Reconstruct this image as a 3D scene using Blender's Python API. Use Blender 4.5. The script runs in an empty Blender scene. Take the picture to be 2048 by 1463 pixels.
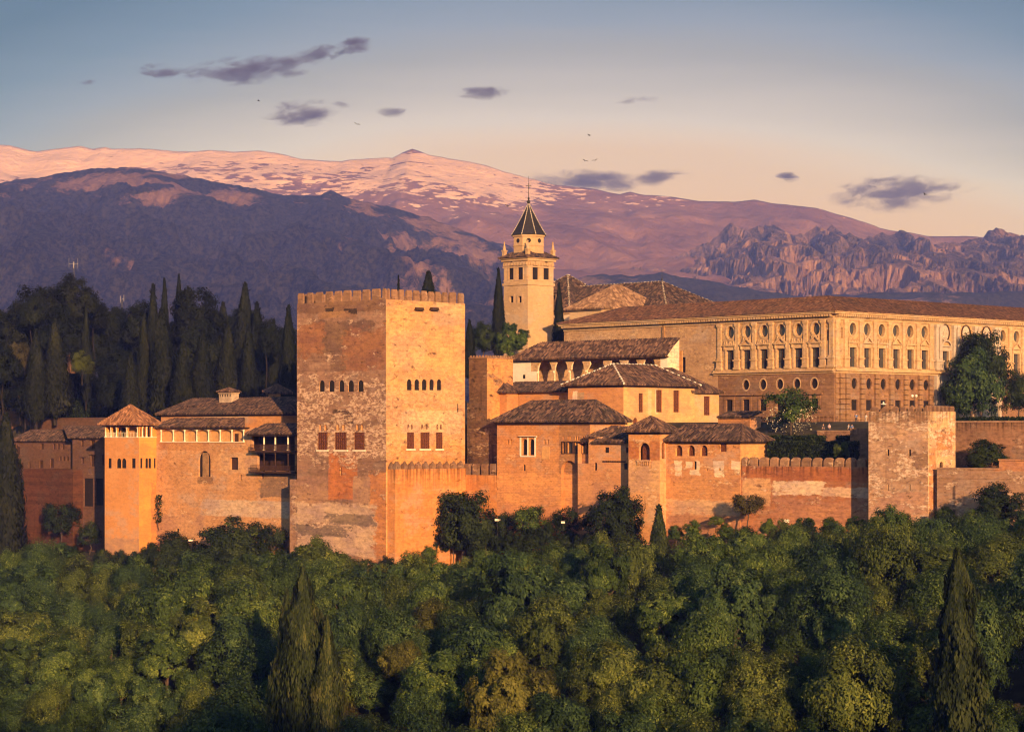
import bpy, bmesh, math, random
import numpy as np
from mathutils import Vector, Matrix, noise
from mathutils.geometry import delaunay_2d_cdt

SC = bpy.context.scene
COL = SC.collection
rad = math.radians

# ------------------------------------------------------------------ camera, sky, sun, exposure
F, HX, HY = 4800.0, 1024.0, 870.0          # focal length and horizon of the photograph, in its own pixels
cam_d = bpy.data.cameras.new('camera'); CAM = bpy.data.objects.new('camera', cam_d); COL.objects.link(CAM)
CAM.location = (0, 0, 0); CAM.rotation_euler = (rad(90), 0, 0)
cam_d.sensor_fit = 'HORIZONTAL'; cam_d.sensor_width = 36; cam_d.lens = 36 * F / 2048
cam_d.shift_y = (HY - 731.5) / 2048
cam_d.clip_start = 1; cam_d.clip_end = 60000
SC.camera = CAM

SUN_AZ = rad(15.0)      # to the right of straight behind the camera
SUN_EL = rad(12.0)
SUND = Vector((math.sin(SUN_AZ) * math.cos(SUN_EL), -math.cos(SUN_AZ) * math.cos(SUN_EL), math.sin(SUN_EL)))
sun_d = bpy.data.lights.new('sun', 'SUN'); SUN = bpy.data.objects.new('sun', sun_d); COL.objects.link(SUN)
sun_d.energy = 5.0; sun_d.angle = rad(0.6); sun_d.color = (1.0, 0.57, 0.28)
SUN.rotation_euler = SUND.to_track_quat('Z', 'Y').to_euler(); SUN.location = (60, -120, 80)

SC.render.engine = 'CYCLES'
SC.view_settings.view_transform = 'Standard'; SC.view_settings.look = 'None'
SC.view_settings.gamma = 1; SC.view_settings.use_curve_mapping = False
SC.view_settings.exposure = 0.75
cy = SC.cycles
cy.use_adaptive_sampling = False
cy.use_denoising = True; cy.denoiser = 'OPENIMAGEDENOISE'
cy.max_bounces = 5; cy.diffuse_bounces = 3; cy.glossy_bounces = 2; cy.transmission_bounces = 2
cy.volume_bounces = 1; cy.transparent_max_bounces = 4
cy.pixel_filter_type = 'BLACKMAN_HARRIS'; cy.filter_width = 1.2
cy.sample_clamp_indirect = 4.0

class NT:
    """short hand for building node trees"""
    def __init__(s, tree):
        s.t = tree; s.t.nodes.clear()
    def n(s, typ, ins=None, **props):
        nd = s.t.nodes.new('ShaderNode' + typ)
        for k, v in props.items(): setattr(nd, k, v)
        for k, v in (ins or {}).items(): s.put(nd.inputs[k], v)
        return nd
    def put(s, sock, v):
        if isinstance(v, bpy.types.NodeSocket): s.t.links.new(v, sock)
        elif isinstance(v, bpy.types.Node): s.t.links.new(v.outputs[0], sock)
        else:
            if isinstance(v, (tuple, list)) and len(v) == 3 and sock.type == 'RGBA': v = (*v, 1)
            sock.default_value = v
    def math(s, op, a, b=0.0, c=0.0, clamp=False):
        return s.n('Math', {0: a, 1: b, 2: c}, operation=op, use_clamp=clamp).outputs[0]
    def mix(s, fac, a, b, blend='MIX'):
        return s.n('Mix', {0: fac, 6: a, 7: b}, data_type='RGBA', blend_type=blend).outputs[2]
    def noise(s, vec, scale, detail=4.0, rough=0.55, dist=0.0):
        return s.n('TexNoise', {'Vector': vec, 'Scale': scale, 'Detail': detail, 'Roughness': rough, 'Distortion': dist}).outputs[0]
    def step(s, v, lo, hi):
        return s.n('MapRange', {0: v, 1: lo, 2: hi, 3: 0.0, 4: 1.0}, interpolation_type='SMOOTHSTEP').outputs[0]
    def ramp(s, fac, stops):
        r = s.n('ValToRGB', {0: fac}); e = r.color_ramp.elements
        while len(e) < len(stops): e.new(0.5)
        for el, (p, c) in zip(e, stops): el.position = p; el.color = (*c, 1) if len(c) == 3 else c
        return r.outputs[0]
    def comb(s, x=0.0, y=0.0, z=0.0): return s.n('CombineXYZ', {0: x, 1: y, 2: z}).outputs[0]
    def sep(s, v): return s.n('SeparateXYZ', {0: v}).outputs
    def vmath(s, op, a, b=(0, 0, 0)): return s.n('VectorMath', {0: a, 1: b}, operation=op).outputs[0]

world = bpy.data.worlds.new('World'); SC.world = world; world.use_nodes = True
def build_world():
    w = NT(world.node_tree)
    sky = w.n('TexSky', sky_type='NISHITA'); sky.sun_disc = False
    sky.sun_elevation = SUN_EL
    sky.sun_rotation = math.atan2(SUND.x, SUND.y)
    sky.altitude = 700; sky.air_density = 1.0; sky.dust_density = 1.5; sky.ozone_density = 1.5
    d = w.n('TexCoord').outputs['Generated']
    x, y, z = w.sep(d)
    # evening colours of the low sky: peach at the horizon, grey cream above, slate blue higher up, bluer to the left
    az = w.math('DIVIDE', x, w.math('MAXIMUM', y, 0.05))
    wob = w.math('MULTIPLY', w.math('SUBTRACT', w.noise(w.vmath('MULTIPLY', d, (3, 3, 34)), 1.2, 5, 0.6), 0.5), 0.022)
    el = w.math('ADD', w.math('SUBTRACT', w.math('ADD', z, wob), 0.0), w.math('ADD', w.math('MULTIPLY', az, -0.05), w.math('MULTIPLY', w.math('MULTIPLY', az, az), 0.9)))  # squared term puts a lens vignette into the sky, darker to both sides
    grad = w.ramp(w.math('MULTIPLY', el, 4.0), SKY_STOPS)
    back = w.ramp(w.math('ADD', w.math('MULTIPLY', z, 0.5), 0.5), [(0.0, (0.04, 0.035, 0.035)), (0.5, (0.34, 0.30, 0.32)), (0.75, (0.12, 0.19, 0.32)), (1.0, (0.08, 0.15, 0.3))])
    front = w.step(y, 0.55, 0.9)
    low = w.math('MULTIPLY', front, w.math('SUBTRACT', 1.0, w.step(z, 0.2, 0.5)))
    bg1 = w.n('Background', {0: sky.outputs[0], 1: SKY_STR})
    bg2 = w.n('Background', {0: grad, 1: 1.0})
    mx = w.n('MixShader', {0: w.math('MULTIPLY', low, SKY_MIX), 1: bg1.outputs[0], 2: bg2.outputs[0]})
    o = w.n('OutputWorld', {0: mx.outputs[0]})
SKY_STR = 0.09
SKY_MIX = 0.85
SKY_STOPS = [(0.36, (0.5, 0.27, 0.167)), (0.46, (0.472, 0.295, 0.235)), (0.49, (0.465, 0.325, 0.307)), (0.525, (0.42, 0.335, 0.372)), (0.64, (0.21, 0.19, 0.233)), (0.69, (0.15, 0.165, 0.251)), (0.764, (0.07, 0.11, 0.192)), (0.86, (0.018, 0.058, 0.112))]
build_world()

# ------------------------------------------------------------------ object helpers
def label(o, lab, cat, group=None):
    o['label'] = lab; o['category'] = cat
    if group: o['group'] = group
def empty(name, lab, cat, loc=(0, 0, 0), rz=0.0, group=None):
    o = bpy.data.objects.new(name, None); COL.objects.link(o)
    o.location = loc; o.rotation_euler = (0, 0, rz); o.empty_display_size = 1
    label(o, lab, cat, group)
    return o

class MB:
    """collects faces that become ONE mesh object"""
    def __init__(s): s.v = []; s.f = []; s.uv = {}
    def poly(s, pts, uv=None):
        i = len(s.v); s.v.extend([tuple(p) for p in pts]); s.f.append(tuple(range(i, i + len(pts))))
        if uv: s.uv[len(s.f) - 1] = uv
    def grid(s, rows, close=False):
        i0 = len(s.v); m = len(rows[0])
        for r in rows: s.v.extend([tuple(p) for p in r])
        for a in range(len(rows) - 1):
            for b in range(m if close else m - 1):
                c = (b + 1) % m
                s.f.append((i0 + a * m + b, i0 + a * m + c, i0 + (a + 1) * m + c, i0 + (a + 1) * m + b))
    def box(s, x0, x1, y0, y1, z0, z1, top=0.0):
        """top: how much the upper face is drawn in"""
        t = top
        a = [(x0, y0, z0), (x1, y0, z0), (x1, y1, z0), (x0, y1, z0)]
        b = [(x0 + t, y0 + t, z1), (x1 - t, y0 + t, z1), (x1 - t, y1 - t, z1), (x0 + t, y1 - t, z1)]
        i = len(s.v); s.v.extend(a + b)
        for q in ((0, 1, 2, 3), (4, 5, 6, 7), (0, 1, 5, 4), (1, 2, 6, 5), (2, 3, 7, 6), (3, 0, 4, 7)):
            s.f.append(tuple(i + k for k in q))
    def tube(s, p0, p1, r0, r1=None, n=6, cap=True):
        p0, p1 = Vector(p0), Vector(p1); r1 = r0 if r1 is None else r1
        d = (p1 - p0); d = d.normalized() if d.length > 1e-9 else Vector((0, 0, 1))
        t = d.orthogonal().normalized(); b = d.cross(t)
        ring = lambda p, r: [p + (t * math.cos(2 * math.pi * k / n) + b * math.sin(2 * math.pi * k / n)) * r for k in range(n)]
        A, B = ring(p0, r0), ring(p1, r1)
        s.grid([A, B], True)
        if cap: s.poly(A); s.poly(B)
    def path(s, pts, rads, n=6):
        for k in range(len(pts) - 1): s.tube(pts[k], pts[k + 1], rads[k], rads[k + 1], n)
    def lathe(s, cx, cy, prof, n=10, a0=0.0):
        rows = [[(cx + r * math.cos(a0 + 2 * math.pi * k / n), cy + r * math.sin(a0 + 2 * math.pi * k / n), z) for k in range(n)] for r, z in prof]
        s.grid(rows, True); s.poly(rows[0]); s.poly(rows[-1])
    def prism(s, outline, z0, z1):
        A = [(x, y, z0) for x, y in outline]; B = [(x, y, z1) for x, y in outline]
        s.grid([A, B], True); s.poly(A); s.poly(B)
    def mesh(s, name):
        me = bpy.data.meshes.new(name); me.from_pydata(s.v, [], s.f)
        if s.uv:
            l = me.uv_layers.new(name='UVMap'); li = 0
            for pi, p in enumerate(me.polygons):
                u = s.uv.get(pi)
                if u:
                    for k, q in enumerate(p.loop_indices): l.data[q].uv = u[k]
        me.update(); return me
    def build(s, name, mat, parent=None, loc=(0, 0, 0), smooth=False):
        me = s.mesh(name); o = bpy.data.objects.new(name, me); COL.objects.link(o)
        if mat: me.materials.append(mat)
        o.location = loc
        if parent is not None: o.parent = parent
        if smooth: me.polygons.foreach_set('use_smooth', [True] * len(me.polygons))
        return o

def P(px, py, Y): return Vector(((px - HX) / F * Y, Y, (HY - py) / F * Y))
def pix(v): return (HX + v[0] / v[1] * F, HY - v[2] / v[1] * F)

A0 = rad(42.0)
class Frame:
    """axes of a building: local x runs right and towards the viewer, local y right and away; origin at the near corner"""
    def __init__(s, px, Y, a=A0):
        s.a = a; s.ex = Vector((math.cos(a), -math.sin(a))); s.ey = Vector((math.sin(a), math.cos(a)))
        s.O = Vector(((px - HX) / F * Y, Y))
    def L(s, px, py, c=0.0):            # photo point on the plane local y = c -> (local x, z)
        d = Vector(((px - HX) / F, 1.0)); t = (c + s.O.dot(s.ey)) / d.dot(s.ey)
        return (d * t - s.O).dot(s.ex), (HY - py) / F * t
    def R(s, px, py, c=0.0):            # photo point on the plane local x = c -> (local y, z)
        d = Vector(((px - HX) / F, 1.0)); t = (c + s.O.dot(s.ex)) / d.dot(s.ex)
        return (d * t - s.O).dot(s.ey), (HY - py) / F * t
    def W(s, x, y, z=0.0):
        q = s.O + s.ex * x + s.ey * y; return Vector((q.x, q.y, z))
    def depth(s, px, c):                # viewing depth of plane local y = c under photo column px
        x, _ = s.L(px, HY, c); return s.W(x, c).y
    def depthR(s, px, c):
        y, _ = s.R(px, HY, c); return s.W(c, y).y
G = Frame(772, 400.0)                   # the great tower's near corner
# ------------------------------------------------------------------ materials
def new_mat(name):
    m = bpy.data.materials.new(name); m.use_nodes = True
    return m, NT(m.node_tree)
def finish(t, color, rough=0.9, bump=None, strength=0.5, dist=0.1, spec=0.2, metal=0.0):
    b = t.n('BsdfPrincipled', {'Base Color': color, 'Roughness': rough, 'Specular IOR Level': spec, 'Metallic': metal})
    if bump is not None:
        bp = t.n('Bump', {'Strength': strength, 'Distance': dist, 'Height': bump}); t.put(b.inputs['Normal'], bp.outputs[0])
    t.n('OutputMaterial', {0: b.outputs[0]})
    return b
def plain(name, col, rough=0.8, var=0.25, scale=1.5, spec=0.2, metal=0.0, bump=0.0):
    m, t = new_mat(name); co = t.n('TexCoord').outputs['Object']
    n = t.noise(co, scale, 6, 0.6)
    c = t.mix(t.step(n, 0.3, 0.7), tuple(k * (1 - var) for k in col), tuple(min(1, k * (1 + var)) for k in col))
    finish(t, c, rough, n if bump else None, bump or 0.3, 0.1, spec, metal)
    return m

def wall_mat(name, base, dark, light, course=0.85, course_amt=0.5, patch=0.5, stain=0.4, brick=None, fine=1.0, patches=(), seed=0.0, erode=0.35, fleck_r=1.0, streak_top=None, fleck_band=None):
    """rammed earth / masonry: broad tone drift, courses, eroded plaster, runs of dirt, grain. patches: (face, u0, u1, z0, z1, colour, raggedness)"""
    m, t = new_mat(name); tc = t.n('TexCoord'); co = t.vmath('ADD', tc.outputs['Object'], (seed, seed * 0.7, 0))
    ox, oy, oz = t.sep(tc.outputs['Object'])
    x, y, z = t.sep(co); u = t.math('ADD', x, y)
    nx, ny, nz = t.sep(tc.outputs['Normal'])
    big = t.noise(co, 0.11, 5, 0.6)
    bigh = t.noise(t.vmath('MULTIPLY', t.vmath('ADD', co, (17, 3, 9)), (1, 1, 1.6)), 0.19, 8, 0.66)
    mid = tuple((p + q) / 2 for p, q in zip(base, dark)); hi = tuple((p * 2 + q) / 3 for p, q in zip(base, light))
    gm = sum(base) / 3; greyed = tuple(.5 * p + .5 * gm * k for p, k in zip(base, (1.12, .95, .85)))
    c = t.mix(t.step(big, 0.38, 0.60), base, mid)
    c = t.mix(t.math('MULTIPLY', t.step(bigh, 0.5, 0.62), 0.75), c, greyed)
    c = t.mix(t.math('MULTIPLY', t.step(bigh, 0.46, 0.36), 0.6), c, hi)
    # courses of rammed earth or stone
    wav = t.noise(t.comb(t.math('MULTIPLY', u, 0.12), z, seed), 0.6, 3)
    zz = t.math('ADD', z, t.math('MULTIPLY', wav, 0.5))
    cid = t.n('TexWhiteNoise', {'W': t.math('FLOOR', t.math('DIVIDE', zz, course))}, noise_dimensions='1D').outputs[0]
    fr = t.math('FRACT', t.math('DIVIDE', zz, course))
    c = t.mix(t.math('MULTIPLY', t.step(cid, 0.3, 0.9), course_amt * 0.8), c, dark)
    band = t.noise(t.comb(t.math('MULTIPLY', u, 0.16), t.math('MULTIPLY', z, 2.2), seed), 1.0, 6, 0.7)
    c = t.mix(t.math('MULTIPLY', t.step(band, 0.5, 0.75), course_amt), c, dark)
    c = t.mix(t.math('MULTIPLY', t.step(band, 0.46, 0.24), course_amt * 0.7), c, light)
    # explicit repairs and exposed areas
    rag = t.math('ADD', t.math('MULTIPLY', t.noise(t.vmath('MULTIPLY', co, (1, 1, 1.5)), 0.22, 9, 0.68), 0.6), t.math('MULTIPLY', t.noise(t.vmath('MULTIPLY', co, (1, 1, 1.8)), 0.9, 7, 0.7), 0.4))
    worn = t.step(t.noise(t.vmath('MULTIPLY', co, (1, 1, 2.2)), 0.7, 9, 0.72), 0.34, 0.5)
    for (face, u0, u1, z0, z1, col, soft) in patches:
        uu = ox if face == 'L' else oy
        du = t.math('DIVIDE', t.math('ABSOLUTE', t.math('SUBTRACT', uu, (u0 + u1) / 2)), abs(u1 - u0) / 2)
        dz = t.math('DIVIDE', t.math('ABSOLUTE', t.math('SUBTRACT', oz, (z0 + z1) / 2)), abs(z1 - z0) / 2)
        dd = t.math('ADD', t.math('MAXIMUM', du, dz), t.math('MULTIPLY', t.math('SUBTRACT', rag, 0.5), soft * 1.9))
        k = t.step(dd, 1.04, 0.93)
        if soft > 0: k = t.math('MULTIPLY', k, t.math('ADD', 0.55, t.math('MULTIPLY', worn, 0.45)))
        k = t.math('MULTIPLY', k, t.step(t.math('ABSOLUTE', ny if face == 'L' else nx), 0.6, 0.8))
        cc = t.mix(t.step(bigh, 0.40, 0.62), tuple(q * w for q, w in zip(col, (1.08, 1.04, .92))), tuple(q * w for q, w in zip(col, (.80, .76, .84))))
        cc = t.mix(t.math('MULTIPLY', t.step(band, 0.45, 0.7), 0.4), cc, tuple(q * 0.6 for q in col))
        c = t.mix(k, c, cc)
    # flaked plaster
    fl = t.noise(t.vmath('MULTIPLY', co, (1, 1, 2.6)), 0.26, 10, 0.72, 0.2)
    if fleck_band: fl = t.math('ADD', fl, t.math('SUBTRACT', t.math('MULTIPLY', t.math('MULTIPLY', t.step(oz, fleck_band[0] - 3, fleck_band[0] + 3), t.step(oz, fleck_band[1] + 3, fleck_band[1] - 3)), .15), .085))
    flm = t.step(fl, 0.63 - 0.16 * patch, 0.66 - 0.14 * patch)
    if fleck_r < 1: flm = t.math('MULTIPLY', flm, t.math('SUBTRACT', 1.0, t.math('MULTIPLY', t.step(t.math('ABSOLUTE', nx), .6, .8), 1 - fleck_r)))
    if patch > 0:
        grit = t.noise(t.vmath('MULTIPLY', co, (1, 1, 1.8)), 1.5, 7, 0.72)
        c = t.mix(t.math('MULTIPLY', flm, 0.85), c, t.ramp(grit, [(.36, tuple(q * .8 for q in dark)), (.46, base), (.55, light), (.66, tuple(min(1, q * 1.12) for q in light))]))
    er = t.noise(t.vmath('MULTIPLY', t.vmath('ADD', co, (31, 7, 3)), (1, 1, 2.0)), 0.55, 9, 0.7)
    erm = t.step(er, 0.66 - 0.12 * erode, 0.72 - 0.1 * erode)
    if erode > 0: c = t.mix(t.math('MULTIPLY', erm, 0.75), c, tuple(q * 0.55 for q in dark))
    if brick:
        br = t.n('TexBrick', {'Vector': t.comb(u, z, 0), 'Color1': (1, 1, 1, 1), 'Color2': (0.62, 0.62, 0.62, 1), 'Mortar': (0.45, 0.45, 0.45, 1), 'Scale': 1.0, 'Mortar Size': brick[2], 'Brick Width': brick[0], 'Row Height': brick[1], 'Bias': -0.1})
        c = t.mix(brick[3], c, br.outputs[0], 'MULTIPLY')
    # dirt running down
    run = t.noise(t.comb(t.math('MULTIPLY', u, 1.5), t.math('MULTIPLY', z, 0.09), seed + 5), 1.0, 5, 0.6)
    c = t.mix(t.math('MULTIPLY', t.step(run, 0.55, 0.75), stain), c, tuple(q * 0.42 for q in dark))
    if streak_top:
        tz, ln = streak_top
        sr = t.noise(t.comb(t.math('MULTIPLY', u, 2.2), t.math('MULTIPLY', z, 0.05), seed + 9), 1.0, 4, 0.6)
        k = t.math('MULTIPLY', t.step(oz, tz - ln, tz), t.step(sr, 0.44, 0.62))
        c = t.mix(t.math('MULTIPLY', k, 0.75), c, tuple(q * 0.3 for q in dark))
    gr = t.noise(t.vmath('MULTIPLY', co, (1, 1, 1.9)), 1.15, 9, 0.74)
    c = t.mix(1.0, c, t.ramp(gr, [(0.3, (1 - 0.42 * fine,) * 3), (0.5, (1.0,) * 3), (0.7, (1 + 0.25 * fine,) * 3)]), 'MULTIPLY')
    h = t.math('ADD', t.math('ADD', t.math('MULTIPLY', gr, 0.5), t.math('MULTIPLY', erm, -0.9)), t.math('ADD', t.math('MULTIPLY', flm, 0.35 if patch else 0.0), t.math('MULTIPLY', t.step(fr, 0.0, 0.12), 0.25 * course_amt)))
    finish(t, c, 0.95, h, 0.6, 0.2, 0.1)
    return m

def roof_mat(name, a, b, c, lichen=0.4, pitch=0.36):
    m, t = new_mat(name); uv = t.n('TexCoord').outputs['UV']; ob = t.n('TexCoord').outputs['Object']
    x, y, z = t.sep(uv); cu = t.math('FLOOR', t.math('DIVIDE', x, pitch))
    w1 = t.n('TexWhiteNoise', {'W': cu}, noise_dimensions='1D').outputs[0]
    off = t.math('MULTIPLY', w1, 0.5)
    w2 = t.n('TexWhiteNoise', {'Vector': t.comb(cu, t.math('FLOOR', t.math('DIVIDE', t.math('ADD', y, off), 0.62)), 0)}, noise_dimensions='2D').outputs[0]
    w = t.math('ADD', t.math('MULTIPLY', w1, .2), t.math('MULTIPLY', w2, .8))
    col = t.ramp(w, [(0.15, a), (0.5, b), (0.8, c), (1.0, tuple(min(1, q * 1.45) for q in c))])
    n = t.noise(ob, 0.33, 8, 0.68)
    col = t.mix(t.math('MULTIPLY', t.step(n, 0.46, 0.64), lichen), col, (0.04, 0.036, 0.032))
    n2 = t.noise(ob, 1.7, 7, 0.75)
    col = t.mix(t.math('MULTIPLY', t.step(n2, 0.56, 0.7), 0.45), col, (0.23, 0.185, 0.15))
    finish(t, col, 0.92, n2, 0.3, 0.08, 0.1)
    return m

def leaf_mat(name, lo, mid, hi, trans=0.3):
    m, t = new_mat(name)
    a = t.n('Attribute', attribute_name='tone').outputs['Fac']
    r = t.n('ObjectInfo').outputs['Random']
    v = t.math('ADD', t.math('MULTIPLY', a, 0.78), t.math('MULTIPLY', r, 0.22))
    c = t.ramp(v, [(0.08, lo), (0.5, mid), (0.95, hi)])
    d = t.n('BsdfPrincipled', {'Base Color': c, 'Roughness': 0.75, 'Specular IOR Level': 0.12})
    tr = t.n('BsdfTranslucent', {0: c})
    mx = t.n('MixShader', {0: trans * .7, 1: d.outputs[0], 2: tr.outputs[0]})
    t.n('OutputMaterial', {0: mx.outputs[0]})
    return m

M = {}
M['leaf_green'] = leaf_mat('leaf_green', (0.010, 0.022, 0.008), (0.058, 0.098, 0.023), (0.24, 0.30, 0.064))
M['leaf_olive'] = leaf_mat('leaf_olive', (0.014, 0.025, 0.008), (0.080, 0.110, 0.024), (0.29, 0.32, 0.066))
M['leaf_blue'] = leaf_mat('leaf_blue', (0.008, 0.020, 0.010), (0.047, 0.086, 0.028), (0.18, 0.245, 0.072))
M['leaf_yellow'] = leaf_mat('leaf_yellow', (0.028, 0.032, 0.008), (0.10, 0.105, 0.022), (0.23, 0.22, 0.045))
M['leaf_brown'] = leaf_mat('leaf_brown', (0.018, 0.017, 0.008), (0.06, 0.055, 0.020), (0.12, 0.105, 0.04))
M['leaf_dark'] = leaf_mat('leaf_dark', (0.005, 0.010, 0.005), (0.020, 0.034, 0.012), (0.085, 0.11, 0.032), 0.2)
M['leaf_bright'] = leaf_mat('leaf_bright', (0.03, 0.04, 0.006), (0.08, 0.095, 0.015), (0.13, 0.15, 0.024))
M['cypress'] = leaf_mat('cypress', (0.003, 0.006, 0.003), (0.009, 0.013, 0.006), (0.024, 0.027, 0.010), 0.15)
M['cypress_warm'] = leaf_mat('cypress_warm', (0.006, 0.012, 0.005), (0.034, 0.050, 0.015), (0.13, 0.13, 0.036), 0.15)
M['cypress_green'] = leaf_mat('cypress_green', (0.004, 0.009, 0.004), (0.014, 0.024, 0.009), (0.050, 0.064, 0.020), 0.15)
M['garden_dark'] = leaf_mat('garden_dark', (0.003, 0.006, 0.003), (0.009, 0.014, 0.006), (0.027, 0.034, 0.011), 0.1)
M['pine'] = leaf_mat('pine', (0.004, 0.007, 0.003), (0.011, 0.015, 0.006), (0.026, 0.030, 0.011), 0.15)
M['blossom'] = plain('blossom', (0.62, 0.58, 0.42), 0.8)
M['bark'] = plain('bark', (0.085, 0.06, 0.042), 0.95, 0.4, 3, bump=0.5)
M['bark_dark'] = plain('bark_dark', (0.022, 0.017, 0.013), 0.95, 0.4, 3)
M['bark_pale'] = plain('bark_pale', (0.22, 0.17, 0.12), 0.95, 0.4, 3, bump=0.5)

BASE = (0.47, 0.25, 0.125); DK = (0.23, 0.115, 0.06); LT = (0.62, 0.42, 0.26)
M['void'] = plain('void', (0.018, 0.013, 0.010), 0.9)
M['wood_dark'] = plain('wood_dark', (0.055, 0.027, 0.015), 0.7, 0.4, 4)
M['wood_red'] = plain('wood_red', (0.13, 0.045, 0.02), 0.7, 0.4, 4)
M['plaster_white'] = wall_mat('plaster_white', (0.80, 0.68, 0.56), (0.6, 0.46, 0.36), (0.85, 0.76, 0.66), 1.2, 0.1, 0.1, 0.08, fine=0.3, erode=0.0)
M['column_white'] = plain('column_white', (0.78, 0.66, 0.50), 0.6, 0.12)
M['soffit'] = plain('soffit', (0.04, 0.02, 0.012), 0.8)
M['glass'] = plain('glass', (0.05, 0.055, 0.06), 0.12, 0.2, 1, 0.6)
M['iron'] = plain('iron', (0.03, 0.028, 0.027), 0.5, 0.3, 3, 0.4)
M['lead_white'] = plain('lead_white', (0.75, 0.68, 0.58), 0.7, 0.15)
M['tile_dark'] = roof_mat('tile_dark', (0.030, 0.021, 0.019), (0.075, 0.047, 0.038), (0.15, 0.090, 0.066), 0.6)
M['tile_brown'] = roof_mat('tile_brown', (0.045, 0.027, 0.021), (0.10, 0.058, 0.042), (0.19, 0.11, 0.075), 0.5)
M['tile_orange'] = roof_mat('tile_orange', (0.13, 0.06, 0.03), (0.24, 0.11, 0.055), (0.34, 0.17, 0.09), 0.25)
M['tile_palace'] = roof_mat('tile_palace', (0.068, 0.034, 0.022), (0.118, 0.058, 0.036), (0.165, 0.084, 0.052), 0.45)
M['tile_pale'] = roof_mat('tile_pale', (0.15, 0.085, 0.05), (0.25, 0.145, 0.085), (0.34, 0.21, 0.13), 0.25)
M['tile_black'] = plain('tile_black', (0.022, 0.018, 0.016), 0.6, 0.35, 2.5, 0.3)
M['ochre_wood'] = plain('ochre_wood', (0.30, 0.17, 0.08), 0.8, 0.3)
M['hedge_soil'] = plain('hedge_soil', (0.06, 0.045, 0.03), 0.95)
# ------------------------------------------------------------------ building kit
def loop_rect(u0, u1, z0, z1): return [(u0, z0), (u1, z0), (u1, z1), (u0, z1)]
def loop_arch(u0, u1, z0, z1, n=10, horse=0.0):
    r = (u1 - u0) / 2; c = (u0 + u1) / 2; zs = z1 - r * (1 + horse)
    if zs < z0: zs = z0
    h = z1 - zs
    return [(u0, z0), (u1, z0)] + [(c + r * math.cos(math.pi * k / n), zs + h * math.sin(math.pi * k / n)) for k in range(n + 1)]
def loop_oval(u0, u1, z0, z1, n=18):
    return [((u0 + u1) / 2 + (u1 - u0) / 2 * math.cos(2 * math.pi * k / n), (z0 + z1) / 2 + (z1 - z0) / 2 * math.sin(2 * math.pi * k / n)) for k in range(n)]
def inside(p, poly):
    x, y = p; r = False; n = len(poly)
    for i in range(n):
        x1, y1 = poly[i]; x2, y2 = poly[(i + 1) % n]
        if (y1 > y) != (y2 > y) and x < (x2 - x1) * (y - y1) / (y2 - y1) + x1: r = not r
    return r
def to3(face, c, u, z, d=0.0):
    """wall coordinates -> building space; d is depth into the wall"""
    return (u, c + d, z) if face == 'L' else (c - d, u, z)
def wall_face(mb, face, c, outline, holes=(), depth=0.45):
    pts = [Vector(p) for p in outline]; faces = [list(range(len(pts)))]
    for h in holes:
        i = len(pts); pts.extend(Vector(p) for p in h); faces.append(list(range(i, len(pts))))
    if holes:
        vs, _, fs, _, _, _ = delaunay_2d_cdt(pts, [], faces, 1, 1e-5)
        for f in fs:
            cx = sum(vs[k].x for k in f) / len(f); cz = sum(vs[k].y for k in f) / len(f)
            if any(inside((cx, cz), h) for h in holes) or not inside((cx, cz), outline): continue
            mb.poly([to3(face, c, vs[k].x, vs[k].y) for k in f])
        for h in holes:
            n = len(h)
            for k in range(n):
                a, b = h[k], h[(k + 1) % n]
                mb.poly([to3(face, c, *a), to3(face, c, *b), to3(face, c, *b, depth), to3(face, c, *a, depth)])
    else:
        mb.poly([to3(face, c, *p) for p in outline])

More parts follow.
